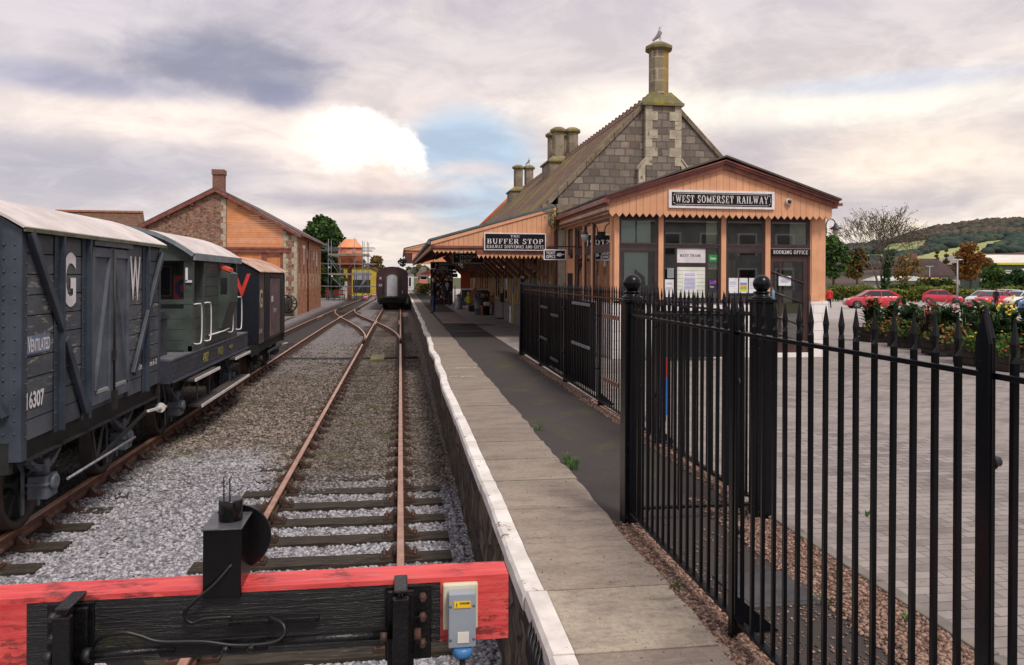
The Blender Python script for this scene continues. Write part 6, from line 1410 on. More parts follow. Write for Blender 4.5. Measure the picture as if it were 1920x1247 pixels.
# ------------------------------------------------------------------ goods shed and yard
SY, SX = 58.1, -7.46
red_rub = rubble('red_sandstone', (lin((146,102,86)), lin((112,76,68)), lin((166,132,112))), lin((140,118,102)), 4.2, 7.0, .05, bump=.7)
red_side = rubble('red_sandstone_side', (lin((182,118,86)), lin((152,94,70)), lin((200,146,110))), lin((168,128,100)), 4.4, 7.2, .03, bump=.7)
sd = thing('goods_shed', (-13, SY, -1.1), 'red stone goods shed with orange boarded gable and brick chimney', 'building')
roofz = lambda x: 8.0-.543*abs(x+13.13)
b = MB(); b.prism([(-18.2,-1.2),(-12.42,-1.2),(-12.42,roofz(-12.42)),(-13.13,8.0),(-18.2,roofz(-18.2))], SY, SY+.5, 'xz'); b.prism([(-8.42,-1.2),(SX,-1.2),(SX,roofz(SX)),(-8.42,roofz(-8.42))], SY, SY+.5, 'xz'); split(b, 'gable_wall', red_rub, sd, fix=True)
b = MB(); b.box(SX-.5,SX,SY+.5,75.5,-1.2,4.9); b.box(-18.2,-17.7,SY+.5,75.5,-1.2,4.9); split(b, 'side_wall', red_side, sd)
b = MB(); z = -1.1; i = 0
while z < 7:
    h = .42; w_ = .36 if i % 2 else .2
    for xa, s in ((-12.42,-1),(-8.42,1),(SX,-1)):
        zt_ = min(z+h-.012, roofz(xa+s*w_)-.05)
        if zt_ > z: b.box(min(xa,xa+s*w_),max(xa,xa+s*w_),SY-.015,SY-.001,z,zt_)
    if z < 4.4: b.box(SX+.001,SX+.012,SY-.01,SY+(.32 if i % 2 else .55),z,z+h-.012)
    z += h; i += 1
split(b, 'quoins', stone_q, sd, .03)
b = MB(); z = 3.86; rr = random.Random(2)
while z < 7.2:
    b.t = rr.random()*.5; x0, x1 = -12.40, -8.44; zz = z+.155
    xm = min(x1, -13.13+(8.0-zz-.12)/.543)
    if xm > x0+.1: b.prism([(x0,z),(min(x1, xm+.28),z),(xm,zz),(x0,zz)], SY+.06, SY+.12, 'xz')
    z += .165
b.build('gable_boarding', peach_dk, sd, fix=True)
b = MB()
for i in range(25): b.t = rr.random()*.4; b.box(-12.4+.16*i,-12.4+.16*i+.15,SY+.1,SY+.15,-1.1,3.5)
b.build('shed_door', paint('shed_door_orange', lin((222,138,78)), lin((200,120,66)), .6, 2., .1, tone=True), sd)
b = MB(); b.box(-12.9,-7.9,SY-.05,SY+.05,3.48,3.84); b.box(-12.9,-7.85,SY-.08,SY-.051,3.72,3.86); b.box(-9.95,-9.6,SY+.04,SY+.098,-1.1,3.48); b.box(-8.62,-8.42,SY+.04,SY+.098,-1.1,3.48); b.box(-9.6,-8.62,SY+.06,SY+.098,3.18,3.34); b.box(-9.6,-8.62,SY+.06,SY+.098,1.6,1.75); b.build('door_beam', maroon, sd)
slate = paint('slate_roof', lin((100,86,80)), lin((80,70,66)), .8, 1.5, .3)
b = MB()
for s in (-1, 1): b.prism([(-13.13,8.08),(-13.13+s*6.05,8.08-.543*6.05),(-13.13+s*6.05,8.18-.543*6.05),(-13.13,8.18)], SY-.3, 76.3, 'xz')
b.build('roof', slate, sd, fix=True)
b = MB()
for s in (-1, 1): b.prism([(-13.13,7.82),(-13.13+s*6.0,7.82-.543*6.0),(-13.13+s*6.0,8.07-.543*6.0),(-13.13,8.07)], SY-.32, SY-.24, 'xz')
for k in range(1, 4):
    for s in (-1, 1): x = -13.13+s*(1.6*k); b.box(x-.1,x+.1,SY-.24,SY+.02,7.68-.543*1.6*k,7.86-.543*1.6*k)
b.build('bargeboard', maroon, sd, fix=True)
b = MB(); b.tube([(-7.0,SY-.3,4.72),(-7.0,76.3,4.72)], .07, 8); b.tube([(SX+.08,64.6,4.6),(SX+.08,64.6,-1.1)], .06, 8); split(b, 'gutter', maroon, sd)
xq = atY(411, 335, SY+3)[0]; b = MB(); b.box(xq-.40,xq+.40,SY+2.6,SY+3.4,6.8,9.6); b.box(xq-.45,xq+.45,SY+2.53,SY+3.47,9.4,9.78); b.box(xq-.43,xq+.43,SY+2.55,SY+3.45,7.9,8.25); b.build('chimney', blocks('chimney_brick', lin((142,96,82)), lin((116,78,70)), lin((150,132,118)), .22, .075, .008, .4), sd)
y = 59.6; k = 0
while y < 75:
    b = MB(); b.box(SX-.02,SX+.004,y,y+.5,2.0,3.9); w_ = b.build('window', flat('slit_dark', lin((70,48,44)), .6), sd)
    if k in (1,2,4,5): b = MB(); b.box(SX+.005,SX+.02,y+.04,y+.46,2.7 if k % 2 else 3.2,3.95); b.build('white_shutter', white_p, w_)
    if k in (1,): b = MB(); b.box(SX+.006,SX+.022,y-.6,y+1.0,3.95,4.2); b.build('white_lintel', white_p, w_)
    b = MB(); b.box(SX+.001,SX+.03,y-.28,y-.08,.8,2.0); b.build('pale_jamb', stone_q, w_); y += 2.35; k += 1
oy = atZ(534, 596, -1.05); wh = thing('iron_wheelset', (SX-.2, 57.5, -1.03), 'old dark iron wheels leaning against the goods shed corner', 'wheels')
for k, x in enumerate((-8.35, -8.0)):
    b = MB(); c0 = (x, 57.6-.1*k, -.2); b.lathe([(.58,-.05),(.68,-.05),(.68,.05),(.58,.05),(.58,-.05)], c0, 28, 'y')
    for q in range(6): a = pi*q/6; b.beam((x-.6*cos(a),c0[1],c0[2]-.6*sin(a)),(x+.6*cos(a),c0[1],c0[2]+.6*sin(a)),.07,.09,0,(0,1,0))
    b.lathe([(.12,-.1),(.12,.1)], c0, 12, 'y'); b.build('wheel', iron, wh)
b = MB(); b.box(-9.6,-7.6,57.0,57.5,-1.1,-.9); b.build('timber_base', timber, wh)
# far mossy roof left of the shed
p0, p1 = atY(105, 396, 85), atY(267, 397, 85); q0, q1 = atY(80, 440, 85), atY(272, 440, 85)
hb2 = thing('mossy_roofed_house', ((p0[0]+p1[0])/2, 85, -1.1), 'house with long mossy tiled roof behind the first goods van', 'house')
b = MB(); b.prism([(p0[0],p0[2]-3.6),(p1[0]+1.4,p1[2]-3.6),(p1[0],p1[2]),(p0[0],p0[2])], 85, 85.2, 'xz')
for i in range(len(b.v)): x, y, z = b.v[i]; b.v[i] = (x, y-(p0[2]-z)*.8, z)
b.build('roof', rooftile('mossy_far_tiles', lin((122,92,78)), lin((100,78,66)), lin((92,92,52)), 0, .3, .3, .52), hb2, fix=True)
b = MB(); b.box(p0[0],p1[0],84.8,85.3,p0[2]-.05,p0[2]+.15); b.build('ridge_tiles', paint('red_ridge', lin((176,116,86)), lin((150,96,74)), .8, 4., .2), hb2)
b = MB(); b.box(p0[0]+.3,p1[0]-.3,82.6,88,-1.1,p0[2]-3.3); b.build('wall', red_rub, hb2)
# water tower in scaffolding
TY = 95; tw = thing('water_tower', (-5.95, TY, -1.1), 'orange water tank with pyramid roof on a brown post inside scaffolding', 'water tower')
b = MB(); b.lathe([(1.42,3.15),(1.42,5.2)], (-5.95,TY,0), 20, smooth=True)
for z in (3.15, 4.15, 5.12): b.lathe([(1.44,z),(1.47,z+.02),(1.47,z+.10),(1.44,z+.12)], (-5.95,TY,0), 20)
b.build('tank', paint('tank_orange', lin((206,124,84)), lin((184,104,70)), .6, 1.5, .2, wear=lin((160,86,64)), wsc=2., wth=.58), tw)
b = MB(); b.lathe([(1.6,5.2),(1.55,5.28),(.72,6.2),(.66,6.28)], (-5.95,TY,0), 10, ph=pi/10, smooth=False); b.build('tank_roof', paint('tank_roof_orange', lin((236,152,108)), lin((222,134,92)), .6, 2., .1), tw)
b = MB(); b.box(-6.25,-5.75,TY-.25,TY+.25,-1.1,3.1); b.box(-7,-4.9,TY-.6,TY+.6,2.85,3.14); b.build('tower_post', paint('tower_brown', lin((142,82,54)), lin((116,66,46)), .7, 2., .2), tw)
scf = thing('scaffolding', (-6.1, TY, -1.1), 'grey tube scaffolding with plank decks round the orange water tank', 'scaffold')
tubem = paint('scaffold_tube', lin((126,128,132)), lin((104,106,112)), .5, 3., 0); b = MB()
for y in (TY-2.0, TY+2.0):
    for x in (-8.35, -7.0, -5.3, -4.4, -3.85): b.tube([(x,y,-1.15),(x,y,5.9+.5*((x*7) % 1))], .045, 6)
    for z in (.6, 2.1, 3.3, 4.9, 5.2): b.tube([(-8.9-(z % 1),y,z),(-3.3+(z % .7),y,z)], .04, 6)
    b.tube([(-8.3,y-.05,3.9),(-7.0,y-.05,2.0)], .04, 6); b.tube([(-8.3,y-.05,2.0),(-4.9,y-.05,-1.1)], .04, 6); b.tube([(-4.0,y-.05,1.6),(-5.4,y-.05,-.4)], .04, 6); b.tube([(-4.8,y-.05,4.0),(-6.6,y-.05,2.2)], .03, 6)
for x in (-8.35,-3.85):
    for z in (2.1, 4.2): b.tube([(x,TY-2.4,z),(x,TY+2.4,z)], .04, 6)
b.build('tubes', tubem, scf); b = MB()
for z, x0, x1 in ((1.95,-8.3,-3.5),(4.25,-8.3,-3.6)): b.box(x0,x1,TY-2.3,TY-1.7,z,z+.22); b.box(x0,x1,TY+1.6,TY+2.3,z,z+.12)
b.build('plank_deck', paint('scaffold_planks', lin((136,126,112)), lin((112,104,94)), .8, 2., .2), scf)
yh = thing('yellow_shed', (-6, 118, -1.1), 'yellow sheet metal shed with grey roller shutter behind the scaffolding', 'shed')
ysheet = paint('yellow_sheeting', lin((196,168,52)), lin((176,150,44)), .6, 1., .1)
b = MB(); b.prism([(-9.3,-1.1),(-3.15,-1.1),(-3.15,2.55),(-4.5,3.1),(-9.3,3.1)], 118, 118.3, 'xz'); b.box(-3.45,-3.15,118.3,136,-1.1,2.5); b.build('wall', ysheet, yh, fix=True)
b = MB(); b.prism([(-9.5,3.11),(-4.4,3.11),(-2.9,2.5),(-2.9,2.62),(-4.35,3.25),(-9.5,3.25)], 117.8, 136, 'xz'); b.build('roof', slate, yh, fix=True)
b = MB(); b.box(-6.95,-4.4,117.93,117.99,1.3,2.45); b.build('roller_shutter', paint('shutter_grey_blue', lin((150,156,170)), lin((134,140,154)), .5, 2., 0), yh)
b = MB(); b.box(-6.95,-4.4,117.92,117.98,-.6,1.29); b.build('opening', flat('opening_black', lin((26,24,26)), .7), yh)
for k, (px0, px1, cc, nm) in enumerate(((607,622,(216,210,206),'white'),(622,634,(112,158,136),'pale green'),(637,650,(200,196,190),'dirty white'))):
    a, c_ = atY(px0, 548, 108), atY(px1, 523, 108); b = MB(); b.box(a[0],c_[0],108,109.5,-1.1,c_[2]); b.box(a[0]+.15,a[0]+.3,107.97,107.999,a[2]+.6,a[2]+1.0)
    tag(b.build('storage_container', flat('container_%d' % k, lin(cc), .6), bevel=.03), nm+' storage container standing behind the scaffolding', 'container', 'containers behind the scaffolding')
for k, (px0, px1) in enumerate(((611,618),(625,647))):
    a, c_ = atY(px0, 555, 99), atY(px1, 544, 99); t = thing('safety_barrier', ((a[0]+c_[0])/2, 99, -1.1), ['small red plastic barrier near the goods shed', 'long red plastic barrier before the containers'][k], 'barrier', 'red plastic barriers')
    b = MB(); b.box(a[0],c_[0],98.97,99.03,c_[2]-.12,c_[2]); b.box(a[0],c_[0],98.97,99.03,a[2]+.1,a[2]+.25); x = a[0]
    while x < c_[0]: b.box(x,x+.05,98.98,99.02,a[2]+.25,c_[2]-.12); x += .16
    b.build('panel', flat('barrier_red', lin((206,56,40)), .5), t); b = MB(); b.box(a[0]+.05,a[0]+.15,98.7,99.3,-1.1,a[2]+.12); b.box(c_[0]-.15,c_[0]-.05,98.7,99.3,-1.1,a[2]+.12); split(b, 'foot', flat('barrier_foot', lin((60,56,56)), .7), t)
for k, (px, py, Y) in enumerate(((686,556.5,88),(703.7,552.5,95))):
    p = atY(px, py, Y); t = thing('stop_disc', (p[0], Y, -1.1), ['red disc with white bar, nearer one between the rails', 'red disc with white bar beside the maroon coach'][k], 'stop sign', 'red stop discs on the track')
    b = MB(); b.lathe([(.24,0),(.24,-.03)], p, 24, 'y'); b.build('disc', flat('disc_red', lin((206,52,44)), .5, bump=0), t); b = MB(); b.lathe([(.25,.03),(.27,.0),(.27,-.02),(.245,-.02)], p, 24, 'y'); b.build('rim', sign_wht, t)
    b = MB(); b.box(p[0]-.17,p[0]+.17,Y-.045,Y-.031,p[2]-.05,p[2]+.05); b.build('white_bar', sign_wht, t); b = MB(); b.tube([(p[0],Y+.04,-1.1),(p[0],Y+.04,p[2]+.1)], .03, 6); b.build('stake', iron, t)
# maroon coach
KX, KY = -.66, 67; coach = thing('railway_coach', (KX, KY, -.92), 'dark maroon railway coach with grey end door standing at the platform', 'coach')
marc = paint('coach_maroon', lin((62,26,34)), lin((48,20,28)), .35, 1., .05, coat=.2)
def cprof(sc=1., dz=0.):
    P = [(-1.30,-.1),(-1.36,.5),(-1.36,1.6),(-1.33,1.9)]+[(-1.32*cos(a)*(1+.05*sin(2*a)**2),1.9+.72*sin(a)) for a in [pi*i/12 for i in range(1,12)]]+[(1.33,1.9),(1.36,1.6),(1.36,.5),(1.30,-.1)]
    return [(KX+x*sc, z+dz) for x, z in P]
b = MB(); b.prism(cprof(), KY, KY+20, 'xz'); b.build('body', marc, coach, fix=True)
b = MB()
for i in range(12):
    a0, a1 = pi*i/12, pi*(i+1)/12; b.beam((KX-1.30*cos(a0),KY+10,1.78+.87*sin(a0)),(KX-1.30*cos(a1),KY+10,1.78+.87*sin(a1)),20,.03,0,(0,0,1)) if False else b.prism([(KX-1.31*cos(a0)*(1+.05*sin(2*a0)**2),1.9+.715*sin(a0)),(KX-1.31*cos(a1)*(1+.05*sin(2*a1)**2),1.9+.715*sin(a1)),(KX-1.35*cos(a1)*(1+.05*sin(2*a1)**2),1.9+.75*sin(a1)),(KX-1.35*cos(a0)*(1+.05*sin(2*a0)**2),1.9+.75*sin(a0))], KY-.03, KY+20, 'xz')
b.build('roof', paint('coach_roof', lin((70,60,64)), lin((56,48,52)), .6, 2., .1), coach, fix=True)
def arch(w_, zb_, zs, y0, y1, mt, nm, par):
    b = MB(); b.prism([(KX-w_,zb_),(KX+w_,zb_),(KX+w_,zs)]+[(KX+w_*cos(a),zs+w_*.62*sin(a)) for a in [pi*i/10 for i in range(1,10)]]+[(KX-w_,zs)], y0, y1, 'xz'); return b.build(nm, mt, par, fix=True)
g1 = arch(.64, .0, 1.75, KY-.45, KY-.001, flat('gangway_brown', lin((66,54,48)), .7), 'gangway', coach); arch(.44, .12, 1.68, KY-.49, KY-.451, paint('gangway_door_grey', lin((170,172,178)), lin((154,156,164)), .6, 2., .05), 'end_door', g1)
for s in (-1, 1):
    b = MB(); b.lathe([(.22,-.62),(.22,-.58),(.09,-.56),(.09,-.2),(.13,-.19),(.14,0)], (KX+s*.87,KY,.14), 18, 'y'); b.build('buffer', under, coach)
b = MB(); b.box(KX-1.25,KX+1.25,KY+.02,KY+19.9,-.42,-.11); b.box(KX-1.2,KX+1.2,KY-.06,KY+.02,-.25,.3); b.tube([(KX+.3,KY-.08,.1),(KX+.32,KY-.2,-.3),(KX+.3,KY-.1,-.55)], .03, 6); b.build('underframe', under, coach)
for y in (KY+1.6, KY+3.9, KY+16, KY+18.4):
    b = MB()
    for s in (-1, 1): b.lathe([(.38,-.06),(.45,-.06),(.45,.06),(.05,.06)], (KX+s*.752,y,-.47), 20, 'x')
    b.tube([(KX-.9,y,-.47),(KX+.9,y,-.47)], .07, 8); b.build('wheelset', under, coach)
b = MB(); b.box(KX-1.15,KX+1.15,KY+1.0,KY+4.6,-.62,-.43); b.build('bogie_frame', under, coach)
text('C1', 'lettering', (KX-1.12, KY-.012, .95), UX, UZ, .25, .2, letter_w, coach); text('II', 'lettering', (KX-1.05, KY-.012, 1.55), UX, UZ, .12, .2, letter_w, coach)
b = MB(); b.box(KX+.85,KX+.9,KY-.012,KY-.002,.35,.6); b.box(KX-1.25,KX-.7,KY-.012,KY-.002,.0,.03); b.build('end_markings', letter_w, coach)
b = MB(); b.box(KX-.6,KX-.5,KY-.1,KY,2.5,2.62); b.box(KX+.4,KX+.6,KY-.1,KY,2.52,2.62); b.build('lamp_iron', iron, coach)
# buildings at the far end of the platform
def house(name, label, X0, X1, Y0, Y1, z0, ze, zr, wall, roof, cat='building', win=(), wm=None):
    t = thing(name, ((X0+X1)/2, Y0, z0), label, cat); xm = (X0+X1)/2
    b = MB(); b.box(X0,X1,Y0,Y1,z0,ze); b.build('wall', wall, t)
    b = MB(); b.loft([[(X0-.3,Y0-.3,ze),(X1+.3,Y0-.3,ze),(X1+.3,Y1+.3,ze),(X0-.3,Y1+.3,ze)],[(xm-.4*(X1-X0)*.5,(Y0+Y1)/2-.1,zr),(xm+.4*(X1-X0)*.5,(Y0+Y1)/2-.1,zr),(xm+.4*(X1-X0)*.5,(Y0+Y1)/2+.1,zr),(xm-.4*(X1-X0)*.5,(Y0+Y1)/2+.1,zr)]], smooth=False); b.build('roof', roof, t, fix=True)
    for (x0, x1, a, c_) in win:
        b = MB(); b.box(x0,x1,Y0-.03,Y0-.001,a,c_); w_ = b.build('window', wm or glass_dk, t); b = MB(); b.box(x0-.08,x0,Y0-.05,Y0-.001,a-.08,c_+.08); b.box(x1,x1+.08,Y0-.05,Y0-.001,a-.08,c_+.08); b.box(x0,x1,Y0-.05,Y0-.001,c_,c_+.08); b.box(x0,x1,Y0-.05,Y0-.001,a-.08,a); b.build('window_frame', sign_wht, w_)
    return t
a, c_ = atY(785, 530, 95), atY(803, 517, 95)
house('platform_hut', 'orange brick hut with hipped grey roof at the far end of the platform', a[0], c_[0], 95, 99, 0, c_[2]-.1, c_[2]+1.1, paint('hut_brick', lin((206,124,88)), lin((186,108,76)), .8, 1., .1), slate, 'hut', [(a[0]+.25,c_[0]-.2,1.45,1.85)])
a, c_ = atY(763, 532, 105), atY(776, 512, 105)
house('white_kiosk', 'small white kiosk beside the far platform under the clock', a[0], c_[0], 105, 108, 0, c_[2], c_[2]+.5, flat('kiosk_white', lin((200,204,204)), .6), slate, 'kiosk', [(a[0]+.25,a[0]+.55,.5,1.7)])
# ------------------------------------------------------------------ people
def person(name, loc, h, face, pose, mats, label, lift=0.):
    # mats: skin, hair, top, trousers, shoes, shirt ; pose gives joint offsets in a 1.75 m figure facing -Y
    J = {'pel':(0,0,.93),'belly':(0,.0,1.06),'chest':(0,.01,1.27),'neck0':(0,.02,1.44),'neck':(0,.01,1.50),'jaw':(0,-.015,1.575),'head':(0,-.012,1.66),'crown':(0,.0,1.735)}
    R = {'pel':(.155,.115),'belly':(.15,.11),'chest':(.17,.12),'neck0':(.085,.075),'neck':(.052,.055),'jaw':(.062,.075),'head':(.075,.092),'crown':(.05,.06)}
    E_ = [('pel','belly'),('belly','chest'),('chest','neck0'),('neck0','neck'),('neck','jaw'),('jaw','head'),('head','crown')]
    for s, sx in (('l',1),('r',-1)):
        p = pose.get(s, {})
        J.update({s+'hip':(sx*.095,0,.86), s+'kne':p.get('kne',(sx*.10,-.01,.48)), s+'ank':p.get('ank',(sx*.105,.02,.09)), s+'toe':p.get('toe',(sx*.12,-.15,.045)),
                  s+'sho':(sx*.185,.015,1.405), s+'elb':p.get('elb',(sx*.245,.03,1.12)), s+'wri':p.get('wri',(sx*.25,-.05,.88)), s+'pal':p.get('pal',(sx*.25,-.07,.81))})
        R.update({s+'hip':(.10,.105), s+'kne':(.062,.065), s+'ank':(.045,.05), s+'toe':(.045,.035), s+'sho':(.075,.08), s+'elb':(.052,.052), s+'wri':(.032,.034), s+'pal':(.04,.022)})
        E_ += [('pel',s+'hip'),(s+'hip',s+'kne'),(s+'kne',s+'ank'),(s+'ank',s+'toe'),('neck0',s+'sho'),(s+'sho',s+'elb'),(s+'elb',s+'wri'),(s+'wri',s+'pal')]
    K_ = list(J); me = bpy.data.meshes.new('b'); me.from_pydata([J[k] for k in K_], [(K_.index(a), K_.index(c)) for a, c in E_], [])
    ob = bpy.data.objects.new('b', me); COL.objects.link(ob); sk = ob.modifiers.new('skin', 'SKIN'); sk.use_smooth_shade = True; ob.modifiers.new('sub', 'SUBSURF').levels = 2; ob.modifiers['sub'].render_levels = 2
    for i, k in enumerate(K_): me.skin_vertices[0].data[i].radius = R[k]; me.skin_vertices[0].data[i].use_root = (k == 'pel')
    dg = bpy.context.evaluated_depsgraph_get(); dg.update(); m2 = bpy.data.meshes.new_from_object(ob.evaluated_get(dg))
    V = [v.co.copy() for v in m2.vertices]; Fc = [list(p.vertices) for p in m2.polygons]; bpy.data.objects.remove(ob)
    b = MB(); seg = [(Vector(J[a]), Vector(J[c]), a, c) for a, c in E_]
    def region(p):
        best = None
        for a, c, na, nc in seg:
            t = max(0, min(1, (p-a).dot(c-a)/max(1e-9, (c-a).length_squared))); d = (p-(a+(c-a)*t)).length-.06*(na in ('pel','belly','chest'))
            if best is None or d < best[0]: best = (d, na, nc, t)
        _, na, nc, t = best
        if nc.endswith('pal'): return 0
        if nc.endswith('toe') or (nc.endswith('ank') and t > .86): return 4
        if nc.endswith('kne') or nc.endswith('ank') or (nc.endswith('hip') and p.z < pose.get('hem', .84)): return 3
        if nc in ('jaw','head','crown') or (nc == 'neck'):
            return 1 if (p.z > 1.70 or (p.y > .005+.25*max(0,(1.66-p.z)) and p.z > 1.56)) else 0
        if p.y < -.075 and abs(p.x) < pose.get('open', .0)*(p.z-.9) and p.z > .98: return 5
        return 2
    o = len(b.v); b.v += [tuple(v) for v in V]
    for f in Fc:
        c = sum((V[i] for i in f), Vector())/len(f); b.f.append(f); b.m.append(region(c)); b.sm.append(True); b.tone.append(0)
    # face: nose, eyes, ears
    b.loft([[(-.012,-.098,1.665),(.012,-.098,1.665),(.018,-.095,1.62),(-.018,-.095,1.62)],[(-.004,-.108,1.655),(.004,-.108,1.655),(.010,-.122,1.625),(-.010,-.122,1.625)]], 0)
    for sx in (-1, 1): b.ball((sx*.03,-.092,1.665), .010, 5, 6); b.ball((sx*.083,-.0,1.64), .028, 5, 0, sx=.35, sz=1.2)
    b.tube([(-.022,-.096,1.595),(0,-.100,1.593),(.022,-.096,1.595)], .005, 5, 7)
    for s, sx in (('l',1),('r',-1)):      # five separate fingers, slightly curled
        w_, p_ = Vector(J[s+'wri']), Vector(J[s+'pal']); d = (p_-w_).normalized(); f = Vector((0,-1,0)); f = (f-d*f.dot(d)).normalized(); q = d.cross(f)
        for k, L in enumerate((.072,.082,.078,.062)):
            a = p_+f*(.030-.020*k)+d*.012; b.tube([a, a+d*L*.45, a+d*L*.8-q*sx*.012, a+d*L-q*sx*.026], [.0095,.009,.0085,.006], 6, 0)
        a = p_-d*.03+f*.034; b.tube([a, a+f*.022+d*.025, a+f*.024+d*.055], [.011,.010,.007], 6, 0)
    sc = h/1.75; ca, sa = cos(face), sin(face)
    b.v = [(loc[0]+sc*(x*ca-y*sa), loc[1]+sc*(x*sa+y*ca), loc[2]+sc*(z-.004)) for x, y, z in b.v]
    o = b.build(name, list(mats)+[flat('eye_dark', (.02,.02,.02), .3, bump=0), flat('lip', lin((150,90,80)), .6, bump=0)], loc=loc)
    return tag(o, label, 'person', 'people about the station')
skin_c = flat('skin', lin((206,158,132)), .55, bump=0); hair_d = flat('hair_dark', lin((52,42,38)), .7); hair_g = flat('hair_grey', lin((150,142,136)), .7); shoe = flat('shoe_black', (.015,.014,.014), .4)
jean = paint('denim', lin((52,72,112)), lin((40,56,92)), .8, 20., .1); dk_jean = paint('dark_denim', lin((34,42,62)), lin((26,32,48)), .8, 20., .1); jack = paint('dark_jacket', lin((34,34,40)), lin((24,24,30)), .8, 12., .2); shirt = flat('shirt_white', lin((196,196,206)), .7, bump=0)
redc = paint('red_coat', lin((206,36,40)), lin((178,28,34)), .7, 8., .2); blackt = paint('black_trousers', lin((34,34,42)), lin((26,26,32)), .8, 12., .1)
x, y, _ = atZ(813, 587, 0)
person('person', (x, y, 0), 1.76, -pi/2-.25, {'l':{'elb':(.23,.05,1.13),'wri':(.17,-.16,1.02),'pal':(.13,-.22,1.0)},'r':{'elb':(-.23,.05,1.13),'wri':(-.17,-.16,1.0),'pal':(-.12,-.22,.98)}}, (skin_c,hair_g,jack,jean,shoe,jack), 'man in dark jacket and blue jeans standing on the platform facing the track')
x, y, _ = atZ(838, 575, 0)
person('person', (x, y, 0), 1.78, .12, {'open':.28,'l':{'kne':(.10,-.14,.50),'ank':(.10,-.16,.10),'toe':(.11,-.33,.07),'wri':(.29,.02,.88),'pal':(.30,.02,.81)},'r':{'kne':(-.10,-.02,.48),'ank':(-.10,.20,.12),'toe':(-.11,.04,.045),'wri':(-.29,-.1,.89),'pal':(-.30,-.13,.82)}}, (skin_c,hair_d,jack,dk_jean,shoe,shirt), 'man in open dark jacket and white shirt walking along the platform')
p = atD(1555, 580, 63); pz = fall(p[0], p[1])
person('person', (p[0], p[1], pz), 1.68, pi-.1, {'hem':.80,'l':{'kne':(.09,-.08,.49),'ank':(.09,.0,.09),'elb':(.27,.03,1.13),'wri':(.26,-.06,.9)},'r':{'kne':(-.09,-.01,.48),'ank':(-.09,.12,.10),'toe':(-.10,-.02,.045)}}, (skin_c,hair_d,redc,blackt,shoe,redc), 'person in red coat and black trousers walking away across the car park')
p = atD(1868, 566, 66); pz = fall(p[0], p[1])
person('person', (p[0], p[1], pz), 1.7, pi*.6, {}, (skin_c,hair_d,jack,blackt,shoe,jack), 'person in dark clothes standing among the parked cars')

# ------------------------------------------------------------------ gulls
def gull(loc, face, label):
    b = MB(); ca, sa = cos(face), sin(face); gw, gg, gy, gp = 0, 1, 2, 3
    ax = [(-.26,.17,.012,.008),(-.18,.185,.03,.022),(-.08,.205,.058,.055),(.02,.23,.070,.070),(.09,.265,.062,.066),(.125,.31,.042,.044),(.14,.345,.036,.037),(.165,.375,.038,.036),(.195,.38,.028,.026),(.215,.376,.012,.011)]
    rings = [[(x-.35*rz*sin(a)*(x > .05), ry*cos(a), z+rz*sin(a)) for a in [2*pi*i/12 for i in range(12)]] for x, z, ry, rz in ax]
    s0 = len(b.f); b.loft(rings, gw)
    for i in range(s0, len(b.f)):
        c = sum((Vector(b.v[j]) for j in b.f[i]), Vector())/len(b.f[i])
        if c.x < .06 and c.z > .195+.10*(c.x+.1): b.m[i] = gg
    b.loft([[(.21,-.008,.372),(.21,.008,.372),(.21,.008,.384),(.21,-.008,.384)],[(.262,-.002,.368),(.262,.002,.368),(.262,.002,.372),(.262,-.002,.372)]], gy)
    for s in (-1, 1):
        b.tube([(.02,s*.028,.18),(.025,s*.03,.09),(.015,s*.03,.01)], [.012,.006,.006], 6, gp); b.prism([(.0,.0),(.065,.02*1),(.075,.0),(.065,-.02)], .0, .008, 'xy', gp); b.ball((.178,s*.034,.383), .005, 4, 4)
        b.loft([[(x, s*(ry), z+dz) for ry, dz in ((w_*.9,-.03),(w_*1.12,.0),(w_*.8,.035),(w_*.85,-.0))] for x, z, w_ in ((.08,.25,.06),(0,.235,.07),(-.12,.205,.055),(-.27,.19,.018))], gg)
    b.v = [(x, y, z) if z < .13 else (x*cos(.65)-(z-.17)*sin(.65), y, .19+x*sin(.65)+(z-.17)*cos(.65)) for x, y, z in b.v]
    k = [(loc[0]+x*ca-y*sa, loc[1]+x*sa+y*ca, loc[2]+z) for x, y, z in b.v]; b.v = k
    o = b.build('gull', [flat('gull_white', lin((196,192,196)), .8), flat('gull_grey', lin((132,126,130)), .8), flat('beak', lin((110,100,70)), .6, bump=0), flat('gull_leg', lin((160,120,110)), .6, bump=0), flat('gull_eye', (.01,.01,.01), .2, bump=0)], loc=loc, fix=True)
    return tag(o, label, 'bird', 'gulls on the chimneys')
gull((7.45, GY+.18, 8.62), .25, 'gull perched on the tall mossy chimney above the gable')
gull((7.75, 46.5, 8.60), .2, 'gull perched on the far pair of chimneys')

